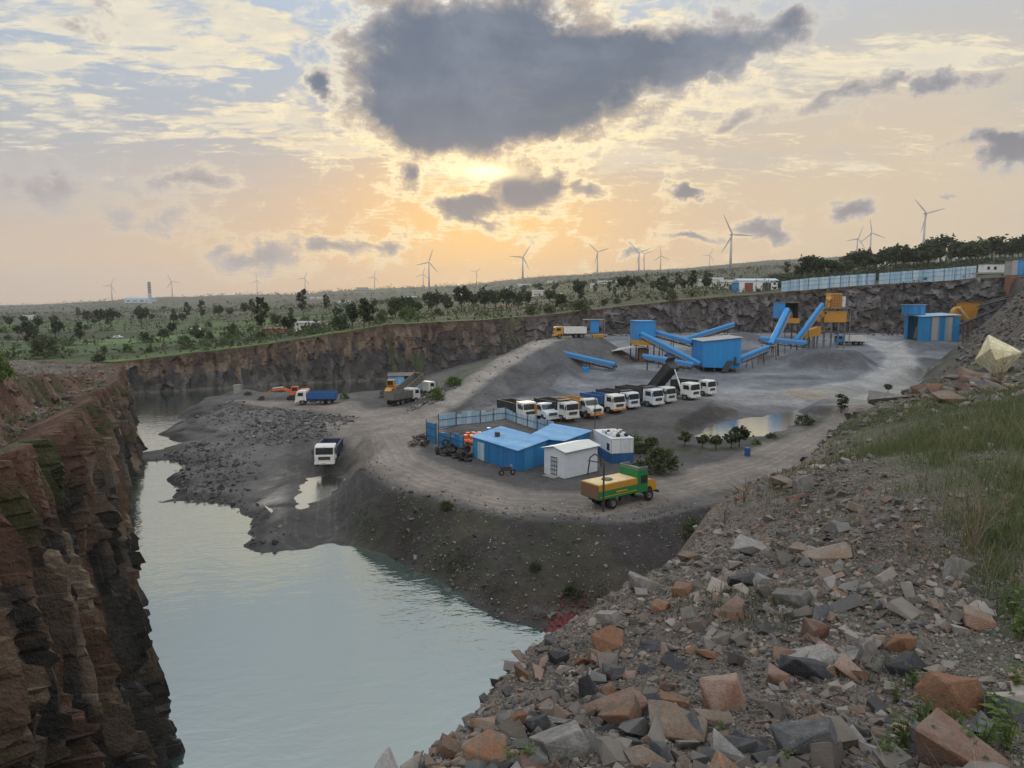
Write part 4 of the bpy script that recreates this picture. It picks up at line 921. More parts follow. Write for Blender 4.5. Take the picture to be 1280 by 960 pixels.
dr = MB(); dr.box((-hx - .05, -.5, .15), (-hx - .01, .5, 2.1)); do = dr.build('door', hw, t); g = MB()
for k in range(4): g.box((-hx - .075, -.45 + k * .27, .2), (-hx - .052, -.36 + k * .27, 2.05))
for k in range(5): g.box((-hx - .078, -.45, .2 + k * .44), (-hx - .053, .45, .28 + k * .44))
g.build('grate', DARK, do); MB().box((-hx - .9, -.8, -.3), (-hx - .02, .8, .12)).box((-hx - 1.3, -.7, -.3), (-hx - .91, .7, -.02)).build('step', CONC, t)
# container with white top half
K0, K1, K2 = G(745, 566), G(760, 580), G(788, 578.5); ux = (K2 - K1); uy = (K0 - K1); lx = ux.length; ly = uy.length; o = (K0 + K2) / 2; o.z = 4.45
t = empty('container', o, math.atan2(ux.y, ux.x)); tag(t, 'shipping container painted white above and blue below, beside the white hut', 'container'); hx, hy = lx / 2, min(ly / 2, 3.0)
MB().box((-hx, -hy, -.2), (hx, hy, 1.2)).build('base', CDEEP, t); wl_ = MB().box((-hx, -hy, 1.2), (hx, hy, 2.8)).build('body', CWHITE, t); MB().box((-hx - .04, -hy - .04, 2.803), (hx + .04, hy + .04, 2.87)).build('roof', CWHITE, t)
MB().box((-hx - .03, -hy + .5, 1.4), (-hx - .002, -hy + 1.3, 2.2)).build('window', GLASS, t)
c0 = Vector((0, 0, 0)); Mx = Matrix.Translation(o) @ Matrix.Rotation(math.atan2(ux.y, ux.x), 4, 'Z')
drum_m = MB().tube([(0, 0, 0), (0, 0, .35)], .24, 12).mesh('plastic_can', WHITE, .02); drum_b = MB().tube([(0, 0, 0), (0, 0, .3)], .24, 12).mesh('plastic_can', BLACKM, .02)
for i in range(16):
    p = Mx @ Vector((-hx + .5 + (i % 4) * (2 * hx - .9) / 3 + rnd.uniform(-.15, .15), -hy + 1.0 + (i // 4) * .85 + rnd.uniform(-.1, .1), 2.87)); dk = i % 5 in (1, 3)
    c = link_mesh('plastic_can', drum_b if dk else drum_m); c.location = p; tag(c, ('black' if dk else 'white') + ' plastic can standing among others on the container roof', 'can', 'cans on the container roof')
# pole and water standpipe
q = G(743, 566); z = gz1(q.x, q.y); tt = empty('pole', (q.x, q.y, z)); tag(tt, 'tall thin dark pole between the white hut and the container', 'pole'); MB().tube([(0, 0, -.3), (0, 0, 6.6)], .055, 8).build('shaft', DARK, tt); MB().box((-.5, -.04, 5.9), (.5, .04, 6.0)).build('crossarm', DARK, tt); MB().tube([(0, 0, -.2), (0, 0, .5)], .28, 10).build('footing', CONC, tt)
q = on(754, 641, 4.5); z = gz1(q.x, q.y); t = empty('standpipe', (q.x, q.y, z)); tag(t, 'black water filling standpipe with a curved hose over the green tanker', 'standpipe')
MB().tube([(0, 0, -.3), (0, 0, 4.3)], .08).build('post', DARK, t); MB().tube([(.0, 0, 4.25), (-1.3, .6, 4.35)], .05).build('arm', DARK, t)
MB().tube([(0 - .2, .1, 3.9), (-.3, .3, 4.7), (-.7, .7, 4.9), (-1.05, 1.1, 4.5), (-1.15, 1.3, 3.6), (-1.2, 1.4, 2.9)], .06, 8).build('hose', BLACKM, t)
# tyres in a heap
ty = MB().lathe([(.26, -.13), (.44, -.14), (.5, -.09), (.51, 0), (.5, .09), (.44, .14), (.26, .13), (.24, 0), (.26, -.13)], 16).mesh('tyre', BLACKM, smooth_=True)
r2 = random.Random(4)
for i in range(30):
    f = r2.random(); c = G(549 + f * 36, 566 + f * 9); c += Vector((r2.uniform(-.4, .4), r2.uniform(-1.0, 1.6), 0)); lay = i % 3 if i > 12 else 0
    o = link_mesh('worn_tyre', ty); o.location = (c.x, c.y, gz1(c.x, c.y) + .18 + lay * .26); flat = r2.random() < .55
    o.rotation_euler = (R(90) + r2.uniform(-.4, .4) if flat else r2.uniform(-.3, .3), r2.uniform(-.3, .3), r2.uniform(0, 3)); 
    if not flat: o.location.z += .25
    tag(o, 'worn black lorry tyre lying in the heap before the blue fence', 'tyre', 'tyres heaped before the compound fence')
# drums and odds inside the compound
dm = MB().tube([(0, 0, 0), (0, 0, .9)], .3, 14).mesh('drum', ORANGE, .03); db = MB().tube([(0, 0, 0), (0, 0, .9)], .3, 14).mesh('drum', PBLUE, .03)
for i in range(14):
    a = G(580 + i * 2.4, 556 - (i % 3) * 3.0); o = link_mesh('drum', dm if i < 10 else db); o.location = (a.x, a.y, gz1(a.x, a.y) + (.9 if i % 7 == 6 else 0))
    if i % 3 == 0: o.rotation_euler = (R(90), 0, r2.uniform(0, 3)); o.location.z += .3
    tag(o, ('orange red' if i < 10 else 'bright blue') + ' steel drum stored inside the compound', 'drum', 'orange drums in the compound' if i < 10 else 'blue drums in the compound')
q = hit(934, 570); o = empty('barrel', q); tag(o, 'blue plastic barrel standing beside the bend of the road', 'barrel'); MB().tube([(0, 0, 0), (0, 0, .15), (0, 0, .5), (0, 0, .85), (0, 0, 1.0)], .33, 16).build('body', paint('barrel_blue', (.02, .10, .30), .4), o, .02); MB().tube([(0, 0, .3), (0, 0, .36)], .35, 16).tube([(0, 0, .66), (0, 0, .72)], .35, 16).build('hoop', DARK, o)
# motorcycle by the shed
q = G(634, 595); t = empty('motorcycle', (q.x, q.y, gz1(q.x, q.y)), R(20)); tag(t, 'black motorcycle parked before the blue shed wall', 'motorcycle')
for x in (-.62, .62):
    w = link_mesh('wheel', _tyre, t); w.location = (x, 0, .31); w.scale = (.58, .35, .58); link_mesh('rim', _rimm, w)
MB().prism([(-.6, .55), (.1, .5), (.45, .62), (.5, .85), (.1, .92), (-.2, .78), (-.75, .82)], -.13, .13).build('body', DARK, t, .03); MB().tube([(.62, 0, .31), (.45, 0, .95)], .03).tube([(.45, -.35, 1.02), (.45, .35, 1.02)], .02).build('fork', CHROME, t); MB().box((-.75, -.12, .82), (-.05, .12, .9)).build('seat', BLACKM, t, .03)

# white post by the far lake
q = hit(297, 492); o = empty('concrete_post', q); tag(o, 'pale concrete block post standing on the lake shore', 'post'); MB().box((-.7, -.5, -.3), (.7, .5, 1.7)).build('block', CONC, o, .04); MB().box((-.8, -.6, 1.703), (.8, .6, 1.85)).build('cap', CONC, o)
# ------------------------------------------------------------------ crushing plant
def conveyor(p0, p1, label, w=1.05, legs=(.3, .8), hood=True, mat=None, name='conveyor'):
    """a hooded belt from p0 to p1 on trestle legs"""
    p0, p1 = Vector(p0), Vector(p1); o = (p0 + p1) / 2; t = empty(name, o); tag(t, label, 'conveyor', None)
    d = (p1 - p0); L = d.length; d.normalize(); side = d.cross(Vector((0, 0, 1))).normalized(); up = side.cross(d)
    M = Matrix((( d.x, side.x, up.x, 0), (d.y, side.y, up.y, 0), (d.z, side.z, up.z, 0), (0, 0, 0, 1)))
    prof = [(-w / 2, -.25), (-w / 2, .25)] + [(-w / 2 * math.cos(a), .25 + w * .42 * math.sin(a)) for a in (R(30), R(60), R(90), R(120), R(150))] + [(w / 2, .25), (w / 2, -.25)]
    n = len(prof); v = [(-L / 2, y, z) for y, z in prof] + [(L / 2, y, z) for y, z in prof]
    if hood: MB().add(v, [tuple(range(n)), tuple(range(2 * n - 1, n - 1, -1))] + [(i, i + n, (i + 1) % n + n, (i + 1) % n) for i in range(n)], M).build('hood', mat or PBLUE, t, smooth_=False)
    f = MB()
    for s in (-1, 1):
        f.box((-L / 2, s * w * .42 - .06, -.92), (L / 2, s * w * .42 + .06, -.78), M)
        k = int(L / 1.4)
        for i in range(k):
            x0 = -L / 2 + L * i / k; x1 = x0 + L / k
            f.tube([M @ Vector((x0, s * w * .42, -.85 if i % 2 else -.27)), M @ Vector((x1, s * w * .42, -.27 if i % 2 else -.85))], .045, 5)
    if hood:
        wk = MB().box((-L * .46, w * .5 + .02, -.30), (L * .46, w * .5 + .55, -.24), M)
        for zz in (.25, .75): wk.tube([M @ Vector((-L * .46, w * .5 + .52, zz - .2)), M @ Vector((L * .46, w * .5 + .52, zz - .2))], .03, 4)
        for i in range(int(L / 2) + 1): x0 = -L * .46 + i * L * .92 / int(L / 2); wk.tube([M @ Vector((x0, w * .5 + .52, -.26)), M @ Vector((x0, w * .5 + .52, .56))], .025, 4)
        wk.build('walkway', STEEL, t)
    for q in (-L / 2, L / 2): f.tube([M @ Vector((q, -w * .55, -.2)), M @ Vector((q, w * .55, -.2))], .28, 10)
    f.box((-L / 2, -w * .4, -.30), (L / 2, w * .4, -.256), M); f.build('frame', DARK, t)
    for q in legs:
        c = p0 + (p1 - p0) * q
        for s in (-1, 1):
            a = c + side * s * w * .42 - Vector((0, 0, .6)); b = a + side * s * .35; zg = gz1(b.x, b.y) - .2
            if a.z - zg > .4: MB().tube([a - o, Vector((b.x, b.y, zg)) - o], .08, 6).build('leg', DARK, t)
    return t
c = conveyor
c(at(802, 418, 162), at(875, 456, 149), 'long blue hooded conveyor running down from the blue tower house into the big blue house', legs=(.35, .7))
c(at(816, 415, 166), at(866, 429, 159), 'blue hooded conveyor joining the tower house to the top of the big blue house', 1.1, (.5,))
c(at(852, 426, 173), at(917, 406, 180), 'blue hooded conveyor rising to the right behind the big blue house', legs=(.4, .85))
c(at(803, 446, 150), at(866, 457, 147), 'low blue hooded conveyor in front of the tower house', legs=(.1, .5))
c(at(832, 443, 158), at(862, 449, 157), 'short blue conveyor half hidden between the two long ones', 1.2, (.5,))
c(at(922, 450, 152), at(959, 435, 163), 'blue hooded conveyor leaving the right side of the big blue house', legs=(.4, .8))
c(at(950, 424, 171), at(1008, 430, 166), 'level blue conveyor crossing below the screen house', 1.2, (.15, .4, .8))
c(at(963, 432, 167), at(984, 388, 182), 'steep blue hooded conveyor climbing to the small screen house', 1.4, (.3, .7))
c(at(995, 426, 178), at(1028, 381, 187), 'steep open blue conveyor climbing to the yellow crusher', 1.0, (.4,))
c(at(703, 442, 160), at(769, 457, 152), 'blue hooded conveyor dropping gravel on the grey cone by the ramp', legs=(.5, .85))
def legs_to_ground(t, pts, r=.1, mat=None, xbrace=True):
    o = t.location
    for p in pts:
        zg = gz1(p.x, p.y) - .3; MB().box((p.x - o.x - r, p.y - o.y - r, zg - o.z), (p.x - o.x + r, p.y - o.y + r, p.z - o.z)).build('leg', mat or DARK, t)
def abox(a, b, depth):
    """plan-aligned box whose front face spans photo corners a (top left) and b (bottom right) at a's distance"""
    D = a.y; return Vector((a.x, D, b.z)), Vector((b.x, D + depth, a.z))
# big blue house
lo, hi = abox(at(879, 427, 150), at(925.5, 459, 150), 9.5); t = empty('plant_house', (lo.x, lo.y, lo.z)); tag(t, 'big bright blue boxed screen house at the centre of the crushing plant', 'plant building')
wX, dY, hZ = hi.x - lo.x, hi.y - lo.y, hi.z - lo.z
MB().hull8([(0, 0, 0), (wX, 0, -.3), (wX, dY, -.3), (0, dY, 0)], [(0, 0, hZ), (wX, 0, hZ + .8), (wX, dY, hZ + .8), (0, dY, hZ)]).build('wall', corrug('house_blue_sheet', (.015, .225, .55), (.015, .205, .50), dirt=.10), t)
MB().hull8([(-.3, -.4, hZ + .01), (wX + .3, -.4, hZ + .86), (wX + .3, dY + .3, hZ + .86), (-.3, dY + .3, hZ + .01)], [(-.3, -.4, hZ + .1), (wX + .3, -.4, hZ + .96), (wX + .3, dY + .3, hZ + .96), (-.3, dY + .3, hZ + .1)]).build('roof', CGREY, t)
MB().hull8([(3.9, -.9, -.9), (5.0, -.9, -.9), (5.0, -.02, -.9), (3.9, -.02, -.9)], [(5.2, -.9, 1.4), (6.2, -.9, 1.4), (6.2, -.02, 1.4), (5.2, -.02, 1.4)]).box((6.6, -1.0, .6), (7.6, -.02, .9)).box((6.7, -.6, .9), (6.95, -.02, 2.2)).build('chute', DARK, t)
legs_to_ground(t, [lo + Vector((x, y, 0)) for x in (.3, 2.6, 4.9, 7.0) for y in (.3, 9)], .12)
# tower house on stilts
lo, hi = abox(at(795, 402, 164), at(819, 425, 164), 8); t = empty('tower_house', (lo.x, lo.y, lo.z)); tag(t, 'smaller bright blue tower house on stilts with a yellow skirt', 'plant building'); wX, dY, hZ = hi.x - lo.x, hi.y - lo.y, hi.z - lo.z
MB().box((0, 0, 0), (wX, dY, hZ)).build('wall', corrug('house_blue_sheet', (.015, .225, .55)), t); MB().box((-.2, -.2, hZ + .003), (wX + .2, dY + .2, hZ + .12)).build('roof', PBLUE, t); MB().box((.03, .03, -1.2), (wX - .03, dY - .03, -.003)).build('skirt', YELLOW, t)
MB().hull8([(-5.5, -1, -2.6), (.5, -1.2, -1.5), (.5, 4, -1.5), (-5.5, 4, -2.6)], [(-5.5, -1, -2.52), (.5, -1.2, -1.42), (.5, 4, -1.42), (-5.5, 4, -2.52)]).hull8([(.6, -1.2, -1.5), (5.5, -1.2, -2.5), (5.5, 4, -2.5), (.6, 4, -1.5)], [(.6, -1.2, -1.42), (5.5, -1.2, -2.42), (5.5, 4, -2.42), (.6, 4, -1.42)]).build('canopy', CGREY, t)
MB().box((1.0, .5, -5.0), (3.2, 3, -2.0)).build('crusher_box', RUST, t, .1); MB().box((-3.5, .5, -6.0), (-1.2, 2.5, -3.6)).build('motor_box', RUST, t, .1)
legs_to_ground(t, [lo + Vector((x, y, -1.2)) for x in (.2, wX - .2) for y in (.2, dY - .2)] + [lo + Vector((-5.3, -.8, -2.6)), lo + Vector((5.3, -1, -2.5)), lo + Vector((-5.3, 3.8, -2.6))], .13)
# feed hopper by the ramp
lo, hi = abox(at(741, 400, 170), at(755, 417, 170), 3.5); t = empty('feed_hopper', (lo.x, lo.y, lo.z)); tag(t, 'feed hopper with a blue booth over a yellow bin at the ramp top', 'hopper'); wX, dY, hZ = hi.x - lo.x, hi.y - lo.y, hi.z - lo.z
MB().box((-.4, .2, .2), (1.5, 2.6, hZ)).build('booth', PBLUE, t); MB().box((-2.2, -.2, hZ + .003), (wX + .2, dY, hZ + .12)).build('roof', STEEL, t)
fr = MB()
for x, y in ((-2.1, -.1), (wX + .1, -.1), (wX + .1, dY - .1), (-2.1, dY - .1)): fr.box((x - .08, y - .08, -.2), (x + .08, y + .08, hZ))
fr.build('frame', STEEL, t)
MB().hull8([(.6, .6, -5.0), (wX - .4, .6, -5.0), (wX - .4, dY - .4, -5.0), (.6, dY - .4, -5.0)], [(0, -.2, -.25), (wX + .1, -.2, -.25), (wX + .1, dY, -.25), (0, dY, -.25)]).build('bin', YELLOW, t); MB().hull8([(-4, 0, -6.5), (-.15, 0, -6.5), (-.15, 4, -6.5), (-4, 4, -6.5)], [(-4.4, 0, -.4), (-.15, 0, -.4), (-.15, 4, -.4), (-4.4, 4, -.4)]).build('retaining_wall', CONC, t)
legs_to_ground(t, [lo + Vector((x, y, -3.0)) for x in (.05, wX) for y in (0, dY - .2)], .12)
# small blue tank in front
q = hit(732, 466); t = empty('water_tank', q); tag(t, 'small blue water tank standing before the gravel cone conveyor', 'tank'); MB().tube([(0, 0, .1), (0, 0, 1.2)], .75, 16).build('body', PBLUE, t, .05); MB().tube([(0, 0, 1.2), (0, 0, 1.35)], .3, 12).build('lid', DARK, t); MB().box((-.7, -.7, -.2), (.7, .7, .1)).build('stand', CONC, t)
# screen house at right
lo, hi = abox(at(974, 378, 184), at(998, 404, 184), 4); t = empty('screen_house', (lo.x, lo.y, lo.z)); tag(t, 'open fronted screen house with a blue end wall and yellow deck', 'plant building'); wX, dY, hZ = hi.x - lo.x, hi.y - lo.y, hi.z - lo.z
MB().box((0, 0, 1.3), (1.6, dY, hZ)).build('end_wall', PBLUE, t); MB().box((1.61, dY - .2, 1.3), (wX, dY, hZ - .2)).box((wX - .1, .2, 1.3), (wX, dY - .21, hZ - .2)).build('back_wall', DARK, t); MB().box((-.2, -.3, hZ + .003), (wX + .2, dY + .2, hZ + .15)).build('roof', STEEL, t); MB().box((1.4, -.2, 0), (wX + .2, dY, 1.25)).build('deck', YELLOW, t); MB().box((2.2, .8, 1.3), (4, 2.5, 2.6)).build('screen', RUST, t)
legs_to_ground(t, [lo + Vector((x, y, 0)) for x in (.2, wX - .1) for y in (.1, dY - .1)], .13)
# yellow crusher tower
lo = at(1030, 403, 188); t = empty('crusher_tower', lo); tag(t, 'tall worn yellow crusher tower with a platform and raised housing', 'crusher'); k = 188 / F
MB().box((0, 0, 0), (28 * k, 4.5, 14 * k)).build('bin', YELLOW, t, .05); MB().box((-1.8, -.9, 17.2 * k), (32 * k, 5.2, 18 * k)).build('platform', STEEL, t)
hs = MB().box((9 * k, .3, 18.1 * k), (22 * k, 4, 36 * k)).build('housing', YELLOW, t, .05); sl_ = MB()
for i in range(6): sl_.box((10 * k + i * 2.0 * k, .2, 19 * k), (10.5 * k + i * 2 * k, .28, 35 * k))
for i in range(5): sl_.box((9.3 * k, .15, 20 * k + i * 3.4 * k), (21.8 * k, .195, 20.5 * k + i * 3.4 * k))
sl_.build('ribs', RUST, hs)
MB().tube([(6 * k, 1.0, 19 * k), (7 * k, 1, 34 * k)], .55, 10).tube([(4.5 * k, .8, 27 * k), (8.9 * k, .8, 31 * k)], .7, 12).build('motor', YELLOW, t); MB().box((22.5 * k, .4, 19 * k), (26.5 * k, 2.5, 32 * k)).build('control_box', CHROME, t)
MB().hull8([(-13 * k, 0, 4 * k), (-6 * k, 0, 1 * k), (-6 * k, 2, 1 * k), (-13 * k, 2, 4 * k)], [(-3 * k, 0, 15 * k), (3 * k, 0, 12 * k), (3 * k, 2, 12 * k), (-3 * k, 2, 15 * k)]).build('chute', YELLOW, t)
MB().hull8([(-23 * k, -.5, -20 * k), (-4 * k, -.5, -16 * k), (-4 * k, 2.5, -16 * k), (-23 * k, 2.5, -20 * k)], [(-24 * k, -.5, -11 * k), (-4 * k, -.5, -5 * k), (-4 * k, 2.5, -5 * k), (-24 * k, 2.5, -11 * k)]).build('screen_box', YELLOW, t, .08)
MB().tube([(2 * k, 0, -1), (-10 * k, -.3, 17 * k)], .06, 5).tube([(-6 * k, .5, 2 * k), (9 * k, .5, 34 * k)], .06, 5).tube([(-8 * k, -.3, -12 * k), (28 * k, -.3, -12 * k)], .09, 6).tube([(0, -.3, -24 * k), (28 * k, -.3, -2 * k)], .06, 5).build('bracing', DARK, t)
legs_to_ground(t, [lo + Vector((x * k, y, 0)) for x in (1, 10, 19, 27) for y in (.3, 4.2)] + [lo + Vector((x * k, y, -14 * k)) for x in (-20, -13, -7) for y in (0, 2)], .14, STEEL)
MB().box((31 * k, -.6, -26 * k), (31.8 * k, -.4, 18 * k)).build('pipe', STEEL, t)
# small trestle left of the mounds
q = hit(962, 452); t = empty('steel_trestle', q); tag(t, 'low rusty steel trestle standing below the level blue conveyor', 'trestle')
for x in (-1.5, 1.5):
    for y in (0, 1.6): MB().tube([(x, y, -.3), (x * .8, y, 3.4)], .12, 6).build('leg', RUST, t)
MB().box((-1.6, -.1, 3.4), (1.6, 1.7, 3.6)).build('deck', RUST, t)
# striped shed at the right
lo, hi = abox(at(1154, 396, 204), at(1199, 424, 204), 9); z0 = gz1(lo.x + 4, lo.y + 2) - .3; t = empty('striped_shed', (lo.x, lo.y, z0)); tag(t, 'blue and grey striped sheet shed with a box on its roof', 'shed'); wX, dY, hZ = hi.x - lo.x, 9.5, hi.z - z0
MB().box((0, 0, 0), (wX, .1, hZ)).box((wX - .1, .11, 0), (wX, dY, hZ)).box((.0, dY - .1, 0), (wX - .11, dY, hZ)).box((0, .11, 0), (.1, 2.5, hZ)).box((0, 7.5, 0), (.1, dY - .11, hZ)).build('wall', CBLUE, t)
for i, x in enumerate((2.7, 6.6)): MB().box((x, -.03, .6), (x + 1.9, -.003, hZ)).build('grey_strip', CGREY, t)
MB().hull8([(-.4, -.4, hZ + .003), (wX + .3, -.4, hZ + .5), (wX + .3, dY + .3, hZ + .9), (-.4, dY + .3, hZ + .4)], [(-.4, -.4, hZ + .1), (wX + .3, -.4, hZ + .6), (wX + .3, dY + .3, hZ + 1), (-.4, dY + .3, hZ + .5)]).build('roof', CPALE, t)
rb = MB().box((-1.6, 4.5, hZ + .52), (3.2, 8.5, hZ + 3.3)).build('roof_box', CBLUE, t); MB().box((-1.9, 4.2, hZ + 3.303), (3.5, 8.8, hZ + 3.45)).build('lid', CPALE, rb)
MB().box((1.5, 3, 0), (4, 6.5, 3)).build('crusher_box', RUST, t, .1); MB().tube([(.4, 4, 1.0), (1.4, 4.8, 4.5)], .5).build('feed_pipe', RUST, t)
for y in (2.6, 4.2, 5.8, 7.4): MB().box((-.05, y - .07, 0), (.05 - .06, y + .07, hZ)).build('post', DARK, t)
# rusty crusher beside the shed
q = hit(1210, 412); q = at(1208, 410, 208); t = empty('old_crusher', (q.x, q.y, gz1(q.x, q.y))); tag(t, 'rusty yellow old crusher standing between the striped shed and the slope', 'crusher'); z = q.z - t.location.z
MB().tube([(-1.6, 1, z + 4.2), (-1.6, 2.8, z + 4.2)], 2.0, 18).build('drum', YELLOW, t, .1); MB().hull8([(-.6, .3, z + 2), (2.4, .3, z + 2), (2.4, 3.4, z + 2), (-.6, 3.4, z + 2)], [(-1, 0, z + 7.4), (3.6, 0, z + 7.4), (3.6, 4, z + 7.4), (-1, 4, z + 7.4)]).build('bin', YELLOW, t); MB().box((-1.4, -.3, z + 7.41), (4.2, 4.2, z + 7.6)).build('platform', RUST, t); MB().tube([(-2.2, .6, z + 6.0), (.6, .5, z + 2.6)], .45, 10).build('chute', PLANK, t)
for x in (-2.4, -.4, 2.2):
    for y in (.6, 3): MB().box((x - .13, y - .13, -.4), (x + .13, y + .13, z + 2.6)).build('leg', RUST, t)
def gangway(a, b, label):
    o = (a + b) / 2; t = empty('belt_gangway', o); tag(t, label, 'conveyor'); d = b - a; s = d.cross(Vector((0, 0, 1))).normalized() * .5
    MB().hull8([a - o - s, b - o - s, b - o + s, a - o + s], [a - o - s + Vector((0, 0, .25)), b - o - s + Vector((0, 0, .25)), b - o + s + Vector((0, 0, .25)), a - o + s + Vector((0, 0, .25))]).build('belt', STEEL, t); MB().tube([a - o - s + Vector((0, 0, .9)), b - o - s + Vector((0, 0, .9))], .05, 5).build('handrail', STEEL, t)
    for f in (.25, .6, .9):
        p = a + d * f; zz = gz1(p.x, p.y)
        if p.z - zz > .3: MB().tube([p - o, Vector((p.x, p.y, zz - .2)) - o], .08, 6).build('leg', DARK, t)
gangway(at(1199, 407, 203), at(1247, 387, 190), 'lower grey belt gangway leading down the slope to the striped shed'); gangway(at(1222, 384, 206), at(1258, 374, 190), 'upper grey belt gangway leading down the slope to the old crusher')

# ------------------------------------------------------------------ along the rim above the yard
def rim(px, py, D): v = at(px, py, D); return (v.x, v.y), gz1(v.x, v.y)
fenceP = [(976, 365), (1010, 361), (1050, 358), (1094, 355)]; a = [rim(x, y, 243) for x, y in fenceP]
fence('rim_fence', [p for p, z in a], [at(x, y, 243).z - .1 for (x, y) in fenceP], 3.7, CPALE, paint('fence_post_blue', (.03, .07, .14), .5), 'pale blue sheet fence along the rim, the stretch beside the white roofed building', 3.1, -1, seed=8, jag=.06)
fenceP = [(1098, 355), (1140, 352), (1180, 349.5), (1220, 346)]; DD = [241, 238, 234, 230]
fence('rim_fence', [rim(x, y, d)[0] for (x, y), d in zip(fenceP, DD)], [at(x, y, d).z - .1 for (x, y), d in zip(fenceP, DD)], 3.7, CPALE, paint('fence_post_blue', (.03, .07, .14), .5), 'pale blue sheet fence along the rim, the stretch ending at the concrete retaining wall', 3.1, -1, seed=9, jag=.06)
def simple_house(name, px, py, D, w, d, h, wall, roof, label, cat='building', slope=.5, doors=(), windows=(), rz=0):
    v = at(px, py, D); t = empty(name, (v.x, v.y, gz1(v.x, v.y) - .2), rz); tag(t, label, cat)
    MB().hull8([(-w / 2, 0, -.5), (w / 2, 0, -.5), (w / 2, d, -.5), (-w / 2, d, -.5)], [(-w / 2, 0, h), (w / 2, 0, h), (w / 2, d, h), (-w / 2, d, h)]).build('wall', wall, t)
    MB().prism([(-.4, h + .003), (d + .4, h + .003), (d / 2, h + slope)], -w / 2 - .4, w / 2 + .4, Matrix(((0, 1, 0, 0), (1, 0, 0, 0), (0, 0, 1, 0), (0, 0, 0, 1)))).build('roof', roof, t)
    for x, ww, hh, m in doors: MB().box((x - ww / 2, -.06, 0), (x + ww / 2, -.003, hh)).build('door', m, t)
    for x, z, ww, hh in windows: MB().box((x - ww / 2, -.05, z), (x + ww / 2, -.003, z + hh)).build('window', GLASS, t)
    return t
REDD = paint('red_door', (.22, .05, .045), .6, dirt=.3)
simple_house('workshop', 948, 360, 265, 14, 9, 4.0, CWHITE, corrug('pale_workshop_roof', (.42, .55, .62), (.5, .6, .66), dirt=.2), 'white workshop with a pale blue roof and red door beside the rim fence', 'building', .9, [(-3.5, 3, 3.2, REDD), (3.0, 3, 3.2, DARK)], rz=-.06)
simple_house('lean_to', 927, 360, 266, 3, 7, 3.6, PBLUE, CLIGHT, 'bright blue annex built against the white workshop', 'building', .3)
v = at(1246, 340.5, 222); t = empty('cabin_office', v, R(2)); tag(t, 'white cabin office with two dark windows on the concrete wall', 'cabin'); MB().box((-3.9, 0, .0), (3.9, 3, 2.5)).build('wall', WHITE, t, .06); MB().box((-4.1, -.2, 2.503), (4.1, 3.2, 2.62)).build('roof', STEEL, t)
for x in (-2.7, -.6): 
    w = MB().box((x - .4, -.05, .9), (x + .4, -.003, 1.8)).build('window', GLASS, t); MB().box((x - .46, -.03, .82), (x + .46, -.002, .9)).build('sill', STEEL, w)
MB().box((-5, -.3, -.5), (4.4, 4, -.004)).build('base', CONC, t)
a = at(1223, 347, 222); b = at(1263, 370, 218); t = empty('retaining_wall', (a.x, a.y, b.z - 1)); tag(t, 'ribbed grey concrete retaining wall under the white cabin office', 'wall'); W = b.x - a.x; H = a.z - b.z + 1; MB().hull8([(2.5, 0, 0), (W, 0, 0), (W, 4, 0), (2.5, 4, 0)], [(0, .6, H), (W, .6, H), (W, 4, H), (0, 4, H)]).build('wall', CONC, t)
for i in range(6):
    f = .35 + i * .12; MB().hull8([(W * f, -.35, 0), (W * f + .35, -.35, 0), (W * f + .35, .05, 0), (W * f, .05, 0)], [(W * f, .2, H - .2), (W * f + .35, .2, H - .2), (W * f + .35, .65, H - .2), (W * f, .65, H - .2)]).build('rib', CONC, t)
v = at(1271, 365, 214); t = empty('loading_tower', (v.x, v.y, v.z - 1)); tag(t, 'blue and grey loading tower on a brick base beside the cabin office', 'tower'); MB().box((-2.2, 0, 0), (.0, 2.4, 6)).build('base', BRICKM, t); MB().box((-2.2, -.2, 6.003), (-.6, 3, 10.4)).build('grey_wall', CGREY, t); MB().box((-.597, -.2, 6.003), (3, 3, 10.6)).build('blue_wall', CBLUE, t); MB().box((-3.8, -.5, 10.603), (3.3, 3.3, 10.75)).build('roof', STEEL, t); MB().tube([(-.2, -1.0, 1.0), (2.6, -.6, 8.5)], .35, 8).build('chute', CONC, t)
# utility poles and fence posts on the rim
for px, py, h in ((1241, 340, 9), (612, 400, 6), (945, 366, 5), (955, 366, 5), (960, 365, 4.4), (1114, 349, 6), (1110, 349, 6)):
    v = at(px, py, 250); t = empty('utility_pole', (v.x, v.y, gz1(v.x, v.y) - .2)); tag(t, 'thin grey pole standing on the rim above the quarry', 'pole', 'poles along the rim'); MB().tube([(0, 0, 0), (0, 0, h)], .11, 6, .07).build('shaft', STEEL, t); MB().box((-.6, -.05, h - .6), (.6, .05, h - .48)).build('crossarm', STEEL, t)
